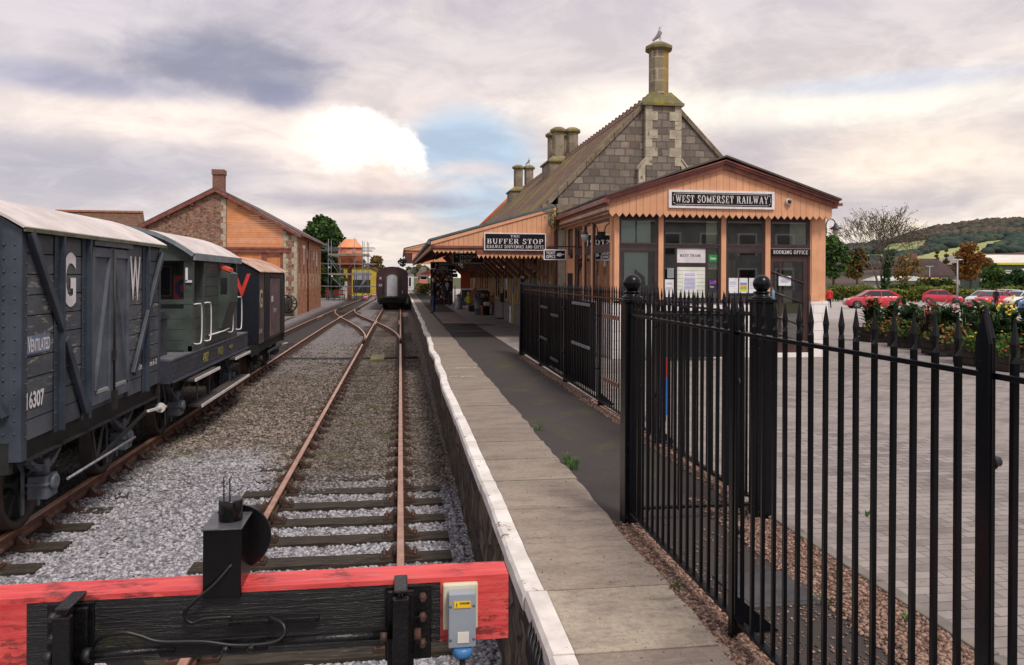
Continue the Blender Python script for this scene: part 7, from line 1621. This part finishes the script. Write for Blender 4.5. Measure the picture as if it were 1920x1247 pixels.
# ------------------------------------------------------------------ cars
tyre = flat('tyre', (.016,.016,.017), .85); alloy = paint('alloy', lin((176,178,184)), lin((150,152,158)), .3, 3., 0, metal=.6); trimb = flat('car_trim_black', (.02,.02,.022), .5)
lampw = flat('headlamp', lin((206,212,220)), .1, bump=0); lampr = flat('tail_lamp', lin((150,20,24)), .15, bump=0); platew = flat('number_plate', lin((220,216,196)), .5, bump=0)
def car(loc, rz, col, label, L=4.0, H=1.5, W_=1.72, kind='hatch'):
    t = thing('parked_car', (0,0,0), label, 'car', 'cars in the car park'); hl = L/2; w = W_/2
    pm = paint('car_paint_%d' % len([o for o in bpy.data.materials if o.name.startswith('car_paint')]), lin(col), lin(tuple(c*.96 for c in col)), .28, 2., 0, spec=.6, coat=.6)
    st_ = [(-hl,.34,.56,.60),(-hl+.08,.24,.68,.74),(-hl+.35,.20,.80,.82),(-hl+.75,.19,.90,.85),(-hl+1.15,.19,.97,.86),(-hl+1.8,.19,1.0,.86),(hl-1.0,.19,1.02,.86),(hl-.4,.21,1.03,.85),(hl-.1,.26,.99,.80),(hl,.36,.86,.70)]
    b = MB(); rings = []
    for x, zb_, zt_, ww in st_:
        k = ww/.86*w; rings.append([(x,-k*.92,zb_),(x,-k,zb_+.12),(x,-k*1.0,zb_+.5*(zt_-zb_)),(x,-k*.985,zt_-.06),(x,-k*.90,zt_),(x,0,zt_+.02),(x,k*.90,zt_),(x,k*.985,zt_-.06),(x,k,zb_+.5*(zt_-zb_)),(x,k,zb_+.12),(x,k*.92,zb_)])
    b.loft(rings); body = b.build('body', pm, t, loc=None, fix=True)
    g0, g1 = -hl+1.02, hl-.12; r0, r1 = -hl+1.85, hl-1.0; zr = H
    b = MB(); b.loft([[(g0,-w*.9,.99),(g1,-w*.9,1.02),(g1,w*.9,1.02),(g0,w*.9,.99)],[(r0-.08,-w*.74,zr-.06),(r1+.1,-w*.74,zr-.07),(r1+.1,w*.74,zr-.07),(r0-.08,w*.74,zr-.06)]], smooth=False, cap=False); b.build('windows', flat('car_glass', (.02,.025,.03), .05, bump=0, spec=.9), t)
    b = MB(); b.loft([[(r0-.1,-w*.755,zr-.065),(r1+.13,-w*.755,zr-.075),(r1+.13,w*.755,zr-.075),(r0-.1,w*.755,zr-.065)],[(r0+.05,-w*.70,zr-.01),(r1,-w*.70,zr-.01),(r1,w*.70,zr-.01),(r0+.05,w*.70,zr-.01)],[(r0+.3,-w*.4,zr+.01),(r1-.2,-w*.4,zr+.01),(r1-.2,w*.4,zr+.01),(r0+.3,w*.4,zr+.01)]], smooth=True); b.build('roof', pm, t, bevel=.02)
    b = MB()
    for s in (-1, 1):
        b.beam((g0,s*w*.905,.99),(r0-.06,s*w*.75,zr-.05),.05,.06); b.beam((g1,s*w*.905,1.0),(r1+.1,s*w*.755,zr-.06),.10,.16); xm = (r0+r1)/2+.1; b.beam((xm,s*w*.91,1.0),(xm,s*w*.755,zr-.06),.05,.08)
    split(b, 'pillar', pm, t, -.001)
    for wxx in (-hl+.78, hl-.72):
        for s in (-1, 1):
            b = MB(); b.lathe([(.36,0),(.36,s*.02),(.02,s*.02)] if s > 0 else [(.02,-.02),(.36,-.02),(.36,0)], (wxx,s*(w*.985),.33), 20, 'y'); b.build('wheel_arch', trimb, t, fix=True)
            b = MB(); b.lathe([(.20,-.09),(.30,-.10),(.31,-.06),(.31,.06),(.30,.10),(.20,.09)], (wxx,s*(w*.93),.31), 24, 'y'); wl_ = b.build('wheel', tyre, t)
            b = MB(); b.lathe([(.205,s*.085),(.20,s*.095),(.17,s*.075),(.03,s*.07)][::s], (wxx,s*(w*.93),.31), 20, 'y')
            for q in range(5): a = 2*pi*q/5; b.beam((wxx,s*(w*.93+.09),.31),(wxx+.19*cos(a),s*(w*.93+.095),.31+.19*sin(a)),.05,.02,0,(0,1,0))
            b.build('rim', alloy, wl_, fix=True)
    for s in (-1, 1):
        b = MB(); b.ball((-hl+.26,s*w*.72,.70), .13, 8, sx=1.25, sy=.75, sz=.75); b.build('headlight', lampw, t)
        b = MB(); b.box(hl-.16,hl+.005,s*w*.80-.06,s*w*.80+.06,.72,.98); b.build('tail_light', lampr, t, bevel=.02)
        b = MB(); b.ball((g0+.35,s*(w+.09),1.02), .09, 6, sx=.6, sy=1., sz=.75); b.build('mirror', pm, t)
        b = MB(); b.box(-.45,hl-.6,s*(w*.995)-.004,s*(w*.995)+.004,.44,.50); b.build('side_strip', trimb, t)
    b = MB(); b.box(-hl-.01,-hl+.1,-.42,.42,.36,.52); b.build('grille', trimb, t, bevel=.01); b = MB(); b.box(-hl-.022,-hl-.005,-.26,.26,.40,.50); b.build('number_plate', platew, t)
    b = MB(); b.box(hl-.02,hl+.012,-.26,.26,.60,.70); b.build('number_plate', platew, t)
    t.location = loc; t.rotation_euler = (0, 0, rz); return t
def kerb_at(px, py, D): p = atD(px, py, D); return (p[0], p[1], fall(p[0], p[1]))
car(kerb_at(1634, 570, 63), -PH-.16, (196,44,60), 'red hatchback with pale roof parked side on behind the tallest flowers', 4.2, 1.5)
car(kerb_at(1767, 565, 88), pi-PH-.5, (196,44,64), 'red hatchback parked at an angle left of the tall lamp post', 4.1, 1.55)
car(kerb_at(1846, 565, 82), -PH+.35, (214,218,224), 'white car with its nose half hidden behind the red car', 4.1, 1.5)
car(kerb_at(1860, 568, 74), -PH+.45, (200,40,62), 'bright red car parked in front of the white one', 4.1, 1.45)
car(kerb_at(1884, 562, 92), -PH+.2, (186,180,186), 'silver car parked behind the bright red one', 4.4, 1.65)
car(kerb_at(1912, 566, 74), -PH+.4, (222,222,228), 'white car parked farthest right behind the yellow flowers', 4.2, 1.5)
car(kerb_at(1956, 580, 58), -PH+.5, (80,110,170), 'pale blue car nearest of all, half hidden by the last planter', 4.1, 1.4)
def lamp_post(loc, h, label, arm):
    t = thing('street_lamp', loc, label, 'street lamp', 'lamp posts in the car park'); x, y, z = loc
    gs_ = flat('galvanised', lin((168,170,176)), .5); b = MB(); b.tube([(x,y,z),(x,y,z+h)], [.09,.06], 10); b.box(x-.15,x+.15,y-.15,y+.15,z,z+.12); b.build('pole', gs_, t)
    for s in (-1, 1):
        b = MB(); b.loft([[(x+s*.05,y-.09,z+h-.03),(x+s*.05,y+.09,z+h-.03),(x+s*.05,y+.09,z+h+.08),(x+s*.05,y-.09,z+h+.08)],[(x+s*arm*.6,y-.14,z+h+.0),(x+s*arm*.6,y+.14,z+h+.0),(x+s*arm*.6,y+.14,z+h+.12),(x+s*arm*.6,y-.14,z+h+.12)],[(x+s*arm,y-.08,z+h+.02),(x+s*arm,y+.08,z+h+.02),(x+s*arm,y+.08,z+h+.07),(x+s*arm,y-.08,z+h+.07)]]); b.build('lamp_head', flat('lamp_head_grey', lin((186,188,194)), .5), t, fix=True)
p = kerb_at(1795, 560, 76); lamp_post(p, atD(1795, 488, 76)[2]-p[2], 'tall grey lamp post with two arms in the car park', .55)
p = kerb_at(1743, 545, 135); lamp_post(p, atD(1743, 500, 135)[2]-p[2], 'small distant lamp post with two arms by the dark roofed house', .8)

# ------------------------------------------------------------------ planters with cannas
box_m = paint('planter_timber', lin((54,44,40)), lin((40,34,32)), .8, 4., .4, stretch=(1,1,6))
def blade(b, base, az_, L, w_, lean, rng, m=0):
    d = Vector((cos(az_), sin(az_), 0)); s = Vector((-sin(az_), cos(az_), 0)); P = []
    for i in range(5):
        f = i/4; c = Vector(base)+d*(L*lean*f*f*1.0+L*.15*f)+Vector((0,0,L*(f-.55*lean*f*f))); ww = w_*(.25, .8, 1., .7, .02)[i]; P.append((c-s*ww+Vector((0,0,.25*ww)), c, c+s*ww+Vector((0,0,.25*ww))))
    vs = [q for r in P for q in r]; fs = []
    for i in range(4): a = i*3; fs += [(a,a+1,a+4,a+3),(a+1,a+2,a+5,a+4)]
    b.t = rng.random(); b.add(vs, fs, m, True); b.t = 0
L_can = leafmat('leaf_canna', lin((44,70,44)), lin((72,98,64)), lin((32,52,36))); L_dkp = leafmat('leaf_purple', lin((70,48,50)), lin((88,60,58)), lin((54,40,44)))
FL = {'red': flat('petal_red', lin((190,40,44)), .6, bump=0), 'yellow': flat('petal_yellow', lin((226,196,66)), .6, bump=0), 'orange': flat('petal_orange', lin((210,100,56)), .6, bump=0)}
def canna(loc, h, n_, spread, leafm, flower, nf, label, seed, bl=.32):
    r = random.Random(seed); t = thing('canna_plant', loc, label, 'plant', 'flowering plants in the planters'); b, fb, sb = MB(), MB(), MB()
    for i in range(n_):
        a, d = r.random()*6.28, spread*sqrt(r.random()); x, y = loc[0]+d*cos(a), loc[1]+d*sin(a)*.6; hh = h*(.6+.4*r.random()); sb.tube([(x,y,loc[2]),(x+.04*r.gauss(0,1),y,loc[2]+hh)], .012, 5)
        for k in range(8): z = loc[2]+hh*(.08+.115*k); blade(b, (x,y,z), r.random()*6.28, bl*(.8+.5*r.random()), .075*bl/.32, .5+.5*r.random(), r)
        if i < nf:
            for k in range(9):
                c = Vector((x+r.gauss(0,.035), y+r.gauss(0,.035), loc[2]+hh+.16-.3*k/14)); e = Vector((r.gauss(0,1),r.gauss(0,1),r.gauss(0,1))).normalized(); f = e.orthogonal()*.024; fb.add([c-f, c+e*.05, c+f, c-e*.03], [(0,1,2,3)])
    b.build('foliage', leafm, t); sb.build('stems', flat('stem_green', lin((92,110,58)), .7), t)
    if nf: fb.build('flowers', FL[flower], t)
    return t
def low_plant(loc, rx, h, mat, n_, label, seed, flower=None):
    r = random.Random(seed); t = thing('bedding_plant', loc, label, 'plant', 'low plants in the planters'); b = MB(); leaves(b, (loc[0],loc[1],loc[2]+h*.4), rx, rx*.6, h*.55, n_, .07, r); b.build('foliage', mat, t)
    if flower:
        b = MB()
        for _ in range(26): c = Vector((loc[0]+r.uniform(-rx,rx), loc[1]-rx*.35+r.uniform(-.2,.1), loc[2]+h*(.3+.6*r.random()))); b.ball(c, .025, 4, sz=.6)
        b.build('flowers', FL[flower], t)
specs = [((1665,640),22.5,1.5,1.12,26,.85,L_can,'orange',9,'tall clump of orange cannas in the farthest planter'),((1722,650),20.5,1.4,1.0,22,.7,L_can,'red',8,'green clump with red flower spikes in the second planter'),
         ((1790,664),18.2,1.3,1.05,22,.6,L_can,'red',8,'broad leaved red canna clump in the third planter'),((1862,680),16.2,1.4,1.15,26,.6,L_can,'yellow',8,'yellow flowered canna clump in the planter nearest the fence'),((1925,690),15.2,1.3,1.0,18,.6,L_can,'yellow',4,'canna clump nearest the viewer, behind the last fence post')]
for i, ((px, py), D, L, h, n_, sp, lm, fl_, nf, lab) in enumerate(specs):
    p = atD(px, py, D); z = fall(p[0], p[1]); c = (p[0], p[1], z)
    pl = thing('planter_box', c, 'dark timber planter box '+['farthest from the fence, under orange cannas','under the red flower spikes','under the broad leaved red cannas','nearest the fence under yellow cannas','nearest the viewer behind the last fence post'][i], 'planter', 'timber planters on the forecourt'); b = MB()
    for k in range(3):
        z0 = z+.02+.14*k; b.box(p[0]-L/2,p[0]+L/2,p[1]-.3,p[1]-.26,z0,z0+.13); b.box(p[0]-L/2,p[0]+L/2,p[1]+.26,p[1]+.3,z0,z0+.13); b.box(p[0]-L/2,p[0]-L/2+.04,p[1]-.26,p[1]+.26,z0,z0+.13); b.box(p[0]+L/2-.04,p[0]+L/2,p[1]-.26,p[1]+.26,z0,z0+.13)
    b.build('planks', box_m, pl, bevel=.006); b = MB(); b.box(p[0]-L/2+.04,p[0]+L/2-.04,p[1]-.26,p[1]+.26,z+.02,z+.38); b.build('soil', flat('soil', lin((52,42,36)), .95), pl)
    canna((p[0], p[1], z+.30), h*.86, n_, sp*.75, lm, fl_, nf, lab, 40+i)
    low_plant((p[0]-.1, p[1]-.2, z+.26), .78, .55, (L_olive, L_mid, L_olive, L_mid, L_mid)[i], 900, ['olive bedding plants spilling from the farthest planter','green bedding plants under the red flower spikes','olive bedding plants with orange flowers in the third planter','green bedding plants with yellow flowers nearest the fence','green bedding plants with red flowers behind the last fence post'][i], 60+i, ('orange','red','orange','yellow','red')[i])
p = atD(1752, 655, 19.4); canna((p[0], p[1], fall(p[0], p[1])+.3), .95, 14, .35, L_dkp, 'red', 3, 'dark purple leaved plant between the red flowered clumps', 77, .24)

# ------------------------------------------------------------------ trees and hedges
bark = paint('bark', lin((92,82,72)), lin((66,58,52)), .9, 3., .5)
def tree(name, px, pyb, pyt, D, wpx, mats, label, seed, n_=1800, leaf=.42, blobs=26, zb=None, trunk_f=.25, cone=False, gap=.9):
    r = random.Random(seed); p = atD(px, pyb, D); z0 = p[2] if zb is None else zb; zt_ = atD(px, pyt, D)[2]; R_ = wpx/2*D/F; H_ = zt_-z0
    t = thing(name, (p[0], p[1], z0), label, 'tree'); b = MB(); z1 = z0+H_*trunk_f
    b.tube([(p[0],p[1],z0-.3),(p[0]+.1,p[1],z0+H_*.3),(p[0],p[1],z0+H_*.75)], [H_*.028,H_*.02,H_*.006], 8)
    cs = []
    for _ in range(blobs):
        f = r.random()**.8; zz = z1+(zt_-z1)*(.08+.86*f); rr_ = R_*((1-f)*.95+.08 if cone else sqrt(max(.05, 1-(2*f-.85)**2*.85)))
        a, d = r.random()*6.28, rr_*sqrt(r.random())*.8; cs.append((p[0]+d*cos(a), p[1]+d*sin(a), zz, R_*(.22+.22*r.random())*gap))
    for c in cs[:10]: b.tube([(p[0],p[1],z0+H_*.25+.3*(c[2]-z1)*.5),((p[0]+c[0])/2,(p[1]+c[1])/2,(z1+c[2])/2+.05*H_),c[:3]], [H_*.012,H_*.008,H_*.003], 5)
    b.build('trunk', bark, t); b = MB()
    for c in cs: leaves(b, c[:3], c[3]*1.15, c[3]*1.15, c[3]*.85, n_//blobs, leaf, r, len(mats), .3)
    b.build('crown', list(mats), t); return t
def bare_tree(px, pyb, pyt, D, wpx, label, seed):
    r = random.Random(seed); p = atD(px, pyb, D); H_ = atD(px, pyt, D)[2]-p[2]; R_ = wpx/2*D/F; t = thing('bare_tree', p, label, 'tree'); b = MB(); tips = []
    def grow(q, d, L, rad, lv):
        pts, rs = [q], [rad]; n_ = 3
        for i in range(n_):
            d = (d+Vector((r.gauss(0,.10),r.gauss(0,.10),.05+r.gauss(0,.07)))).normalized(); q = q+d*L/n_; pts.append(q); rs.append(max(.025, rad*(1-.45*(i+1)/n_)))
        b.tube(pts, rs, 6 if lv < 2 else 3, cap=False)
        if lv >= 6: tips.append(q); return
        for k in range(3 if lv in (0, 1, 2) else 2):
            a = r.random()*6.28; o = d.orthogonal().normalized(); o = Matrix.Rotation(a, 3, d) @ o; grow(pts[-1] if k else pts[-2], (d+o*(.42+.28*r.random())).normalized(), L*(.72+.12*r.random()), rs[-1]*.74, lv+1)
    for k, (dx, dz) in enumerate(((-.5,1),(-.22,1.1),(.1,1.2),(.42,1))): grow(Vector((p[0]+.15*k,p[1],p[2]-.2)) , Vector((dx*.55,r.gauss(0,.15),dz)).normalized(), H_*.25, H_*.014, 0)
    v = np.array(b.v); cx0 = p[0]; sx = R_/max(1e-3, np.percentile(np.abs(v[:,0]-cx0), 98)); sz = H_/(v[:,2].max()-p[2])
    f = lambda q: (cx0+(q[0]-cx0)*sx, p[1]+(q[1]-p[1])*sx*.8, p[2]+(q[2]-p[2])*sz)
    b.v = [f(q) for q in b.v]; b.build('branches', paint('twig_bark', lin((104,94,86)), lin((84,76,70)), .9, 3., 0), t)
    b = MB()
    for q in tips:
        if r.random() < .55: leaves(b, f(q), .4, .4, .35, 2, .17, r)
    b.build('sparse_leaves', L_olive, t); b = MB()
    for k in range(10): z = p[2]+.5+k*.62; leaves(b, (p[0]+.4+.22*k*.5,p[1]-.3,z), .75, .5, .55, 60, .3, r)
    b.build('ivy', L_dark, t); return t
bare_tree(1652, 548, 384, 118, 186, 'tall nearly leafless tree with ivied trunk rising above the car park', 5)
tree('broadleaf_tree', 1562, 545, 444, 112, 62, [L_dark, L_mid], 'dark green tree beside the booking office corner', 6, 2600)
tree('broadleaf_tree', 1606, 545, 466, 120, 52, [L_aut, L_olive, L_dark], 'brown and green tree between the dark green and the leafless one', 7, 2000)
tree('broadleaf_tree', 1700, 545, 480, 124, 66, [L_olive, L_aut], 'thin brownish tree right of the ivied trunk', 16, 700, .36)
tree('broadleaf_tree', 1820, 545, 458, 128, 78, [L_red, L_aut, L_aut, L_olive], 'russet autumn tree behind the tall lamp post', 8, 3000)
tree('broadleaf_tree', 1862, 546, 494, 108, 52, [L_mid], 'rounded fresh green tree in front of the warehouse', 9, 2600, .34, trunk_f=.08)
tree('broadleaf_tree', 1905, 548, 508, 106, 52, [L_dark], 'dark green tree farthest right in the car park border', 10, 2000, .36, trunk_f=.08)
tree('conifer_tree', 1757, 530, 470, 170, 14, [L_olive], 'slim pale conifer left of its pair on the hillside foot', 11, 500, .5, 12, cone=True)
tree('conifer_tree', 1774, 530, 466, 172, 16, [L_olive], 'slim pale conifer right of its pair on the hillside foot', 12, 500, .5, 12, cone=True)
tree('conifer_tree', 606, 560, 403, 104, 108, [L_dark, L_dark, L_mid], 'large dark conifer behind the goods shed and scaffolding', 13, 11000, .44, 110, trunk_f=.02, gap=.62)
tree('conifer_tree', 578, 560, 424, 110, 44, [L_mid, L_dark], 'smaller green tree in front of the large dark conifer', 14, 1800, .42, 20, trunk_f=.05)
tree('broadleaf_tree', 703, 545, 482, 175, 42, [L_olive, L_olive, L_red], 'olive and russet tree above the yellow shed', 15, 1500, .5)
tree('broadleaf_tree', 678, 545, 486, 180, 24, [L_mid], 'green tree behind the scaffolding', 17, 900, .5)
tree('broadleaf_tree', 792, 530, 496, 150, 36, [L_mid, L_olive], 'light green tree behind the far platform hut', 18, 1200, .45)
tree('broadleaf_tree', 768, 530, 502, 160, 22, [L_mid], 'green tree behind the white kiosk', 19, 800, .45)
def hedge(name, pa, pb, D0, D1, hgt, mats, label, seed, n_, leaf, dep=.9):
    r = random.Random(seed); a, c_ = atD(*pa, D0), atD(*pb, D1); b = MB(); z0 = min(fall(a[0],a[1]), -.5) if a[0] > 5 else 0
    for _ in range(n_):
        f = r.random(); x, y = a[0]+(c_[0]-a[0])*f, a[1]+(c_[1]-a[1])*f; zz0 = fall(x, y) if x > 10 else -.0; hh = hgt*(.85+.15*sin(x*.7)+.1*sin(x*2.1))
        leaves(b, (x+r.uniform(-.2,.2), y+r.uniform(-dep,dep), zz0+hh*sqrt(r.random())), .3, .3, .2, 3, leaf, r, len(mats))
    o = b.build(name, list(mats), loc=((a[0]+c_[0])/2, (a[1]+c_[1])/2, fall((a[0]+c_[0])/2, (a[1]+c_[1])/2))); return tag(o, label, 'hedge')
L_hedge = leafmat('leaf_hedge', lin((128,132,58)), lin((150,150,74)), lin((98,112,54)))
hedge('hedge', (1540,548), (1960,548), 98, 92, 1.9, [L_hedge, L_hedge, L_hedge, L_mid], 'long yellow-green hedge along the far side of the car park', 20, 4200, .30)
hedge('shrub_border', (1672,545), (1792,545), 108, 108, 3.0, [L_dark, L_olive, L_dark], 'dark shrubs between the hedge and the dark roofed house', 21, 1500, .34)
hedge('platform_border', (784,538), (806,545), 92, 74, 1.0, [L_mid, L_dark, L_aut], 'green flower border beside the far platform', 22, 380, .22, .4)
# buildings behind the car park
def gabled(name, label, pa, pb, D, zeave, zr, wall, roof, dep, cat, ridge_in=0.):
    a, c_ = atD(pa, 530, D), atD(pb, 530, D); t = thing(name, ((a[0]+c_[0])/2, (a[1]+c_[1])/2, -3), label, cat); d = Vector((c_[0]-a[0], c_[1]-a[1], 0)); L = d.length; ang = atan2(d.y, d.x)
    def put(b): return b.rot(ang, (0,0)) and [b.v.__setitem__(i, (x+a[0], y+a[1], z)) for i, (x, y, z) in enumerate(b.v)]
    b = MB(); b.box(0,L,0,dep,-3,zeave); put(b); b.build('wall', wall, t)
    b = MB(); b.loft([[(-.4,-.5,zeave),(L+.4,-.5,zeave),(L+.4,dep+.5,zeave),(-.4,dep+.5,zeave)],[(ridge_in,dep/2-.1,zr),(L-ridge_in,dep/2-.1,zr),(L-ridge_in,dep/2+.1,zr),(ridge_in,dep/2+.1,zr)]], smooth=False); put(b); b.build('roof', roof, t, fix=True); return t, put, L
zz = lambda py, D: atD(1780, py, D)[2]
t, put, L = gabled('dark_roofed_house', 'house with wide dark brown roof and brick chimney behind the car park', 1706, 1800, 150, zz(517,150), zz(484,150), flat('house_wall', lin((168,160,150)), .8), paint('dark_roof', lin((70,54,52)), lin((54,42,42)), .9, .6, .3), 9, 'house', 2.2)
b = MB(); b.box(2.4,3.6,4.2,5.2,zz(488,150),zz(474,150)); put(b); b.build('chimney', paint('brick_far', lin((150,98,80)), lin((124,80,68)), .9, 2., .1), t)
b = MB()
for k in range(4): b.box(1.2+2.1*k,2.2+2.1*k,-.05,-.01,zz(530,150),zz(521,150))
put(b); b.build('window', glass_dk, t)
t, put, L = gabled('flat_shop', 'low shop with orange fascia in front of the dark roofed house', 1737, 1786, 138, zz(526,138), zz(521,138), flat('shop_wall', lin((206,204,200)), .7), flat('shop_fascia', lin((206,150,66)), .6), 5, 'shop', 0.)
t, put, L = gabled('market_stalls', 'row of pale canvas stalls beside the leafless tree', 1640, 1738, 134, zz(527,134), zz(518,134), flat('stall_side', lin((176,172,160)), .8), paint('stall_canvas', lin((206,206,196)), lin((150,160,150)), .8, .5, .1), 4, 'stall', 1.)
t, put, L = gabled('warehouse', 'green sheeted warehouse with white roof and yellow edging', 1842, 2010, 165, zz(494,165), zz(474,165), paint('warehouse_green', lin((92,108,96)), lin((78,94,84)), .6, .5, .1), paint('warehouse_roof', lin((226,218,206)), lin((206,198,188)), .6, .4, .1), 22, 'warehouse', 0.)
b = MB(); b.box(-.5,L,-.6,-.45,zz(495,165)-.1,zz(492,165)); b.box(-.5,-.1,-.62,-.4,zz(503,165),zz(492,165)); put(b); b.build('yellow_trim', flat('trim_yellow', lin((220,212,60)), .5), t)
b = MB(); b.box(4.2,7.2,-.2,-.05,zz(512,165),zz(510,165)); b.box(4.2,6.2,-.2,-.05,zz(508,165),zz(506.5,165)); put(b); b.build('sign_strip', sign_wht, t)
b = MB(); b.box(7.8,14,-.2,-.05,zz(512,165),zz(503,165)); put(b); b.build('sign_board', sign_wht, t)
b = MB(); b.box(-.5,.3,-.3,-.05,-3,zz(492,165)); put(b); b.build('corner_post', flat('post_pale', lin((190,196,196)), .6), t)
p = atD(803, 536, 80); pr = thing('red_parasol', (p[0], p[1], 0), 'orange red parasol by the far platform', 'parasol'); b = MB(); b.lathe([(1.1,2.0),(1.05,2.03),(.05,2.45)], (p[0],p[1],0), 8, smooth=False); b.build('canopy', flat('parasol_red', lin((216,92,60)), .7), pr); b = MB(); b.tube([(p[0],p[1],0),(p[0],p[1],2.4)], .03, 6); b.build('pole', iron, pr)

# ------------------------------------------------------------------ the wooded hill
SKY_L = [(900,508),(1100,500),(1300,482),(1545,468),(1600,464),(1660,459),(1700,446),(1755,432),(1800,425),(1850,419),(1920,418),(2000,421),(2200,430),(2600,450),(3200,490)]
AZL = [(dirof(px, 460)[0], py) for px, py in SKY_L]
def hillz(x, y):
    a, d = atan2(x, y), hypot(x, y)
    if a <= AZL[0][0]: py = 508
    elif a >= AZL[-1][0]: py = 490
    else:
        for (a0, y0), (a1, y1) in zip(AZL, AZL[1:]):
            if a <= a1: py = y0+(y1-y0)*(a-a0)/(a1-a0); break
    top = CZ+(519-py)*1250*cos(a-PH)/F+4.5*(a-PH)
    t = min(1, max(0, (d-330)/920)); t = t*t*(3-2*t)*.65+t*.35
    return -2.5+(top+2.5)*t*(1 if d < 1250 else max(.4, 1-(d-1250)/1500))+2.*sin(x*.011+y*.007)*t
def proj(x, y, z):
    D = x*sin(PH)+y*cos(PH); u = F*(x*cos(PH)-y*sin(PH))/D; v = F*(CZ-z)/D; return 960+u, 520+v+RL*u
FIELDS = [[(1650,460),(1744,448),(1746,470),(1720,478),(1650,480)], [(1690,486),(1760,470),(1830,456),(1888,446),(1892,458),(1840,478),(1790,490),(1740,504),(1690,506)], [(1600,478),(1665,476),(1668,488),(1604,492)], [(1700,484),(1775,468),(1790,470),(1720,488)]]
def inpoly(x, y, P):
    c = False
    for (xa, ya), (xb, yb) in zip(P, P[1:]+P[:1]):
        if (ya > y) != (yb > y) and x < (xb-xa)*(y-ya)/(yb-ya)+xa: c = not c
    return c
def infield(x, y): px, py = proj(x, y, hillz(x, y)); return any(inpoly(px, py, P) for P in FIELDS)
azs = [AZL[0][0]+(AZL[-1][0]-AZL[0][0])*i/230 for i in range(231)]; ds = [330+18*i for i in range(52)]+[1290,1350,1500,1800,2400]
b = MB(); b.grid(lambda a, d: (d*sin(a), d*cos(a), hillz(d*sin(a), d*cos(a))), azs, ds, 0)
for i, f in enumerate(b.f):
    c = [sum(b.v[j][k] for j in f)/4 for k in range(3)]
    if hypot(c[0], c[1]) < 1250 and infield(c[0], c[1]): b.m[i] = 1
n = N('wood_floor'); c = n.mix(n.step(n.noise(n.co(), .012, 6), .4, .6), lin((62,62,58)), lin((92,76,66))); wood_f = n.fin(c, .95, spec=.1)
n = N('hill_field'); c = n.mix(n.step(n.noise(n.co(), .01, 5), .4, .6), lin((120,144,84)), lin((156,156,108))); field_m = n.fin(c, .95, spec=.1)
struct(b.build('hill', [wood_f, field_m], loc=(0,0,0)))
n = N('far_woodland'); t_ = n.attr('tone'); zone = n.step(n.noise(n.co(), .006, 4), .45, .6)
c = n.mix(zone, n.mix(t_, lin((44,58,58)), lin((70,80,66))), n.mix(t_, lin((70,64,60)), lin((98,86,74)))); far_m = n.fin(c, .95, spec=.1)
def wkeep(x, y, r):
    d = np.hypot(x, y); k = (d > 500) & (d < 1290); out = np.zeros(len(x), bool)
    for i in np.nonzero(k)[0]: out[i] = not infield(x[i], y[i])
    return out
stones('far_wood', 42000, (150, 1150, 480, 1285), 4.0, far_m, hillz, 31, wkeep)
for k, (px, py) in enumerate(((1862,409),(1880,413),(1907,412))):
    tree('ridge_tree', px, py+9, py, 1240, 9-2*(k > 0), [L_dark], ['lone round tree on the ridge of the hill','second lone tree on the ridge','lone tree farthest right on the ridge'][k], 90+k, 260, 3.2, 8, trunk_f=.2)

# unseen house and trees added behind the viewer to give window reflections contrast
tr_ = thing('reflection_house', (26, -26, 0), 'unseen pale rendered house with dark windows added behind the viewer for reflections', 'house')
b = MB(); b.box(19.5,40,-34,-26,-.1,6.2); b.build('wall', paint('render_grey', lin((150,148,146)), lin((128,126,124)), .8, 1., .1), tr_)
b = MB(); b.prism([(-34.5,6.2),(-25.5,6.2),(-30,9.4)], 19.2, 40.3, 'yz'); b.build('roof', slate, tr_, fix=True)
for i in range(6):
    for z0 in (.9, 3.7):
        b = MB(); b.box(20.6+3.2*i,22.0+3.2*i,-25.99,-25.95,z0,z0+1.6); w_ = b.build('window', glass_dk, tr_); b = MB(); b.box(20.5+3.2*i,20.6+3.2*i,-25.99,-25.9,z0-.1,z0+1.7); b.box(22.0+3.2*i,22.1+3.2*i,-25.99,-25.9,z0-.1,z0+1.7); b.box(20.6+3.2*i,22.0+3.2*i,-25.99,-25.9,z0+1.6,z0+1.7); b.build('window_frame', sign_wht, w_)
r_ = random.Random(3)
for k, (x, y) in enumerate(((46,-32),(52.,-24),(44,-20))):
    t = thing('reflection_tree', (x, y, 0), ['unseen green tree added for reflections behind the terrace end','unseen green tree added for reflections farthest from the terrace','unseen green tree added for reflections before the terrace end'][k], 'tree'); b = MB(); b.tube([(x,y,0),(x,y,3.2)], [.2,.12], 8); b.build('trunk', bark, t); b = MB()
    for _ in range(14): leaves(b, (x+r_.uniform(-1.4,1.4),y+r_.uniform(-1.4,1.4),r_.uniform(2.6,5.2)), 1., 1., .8, 50, .4, r_)
    b.build('crown', L_mid, t)
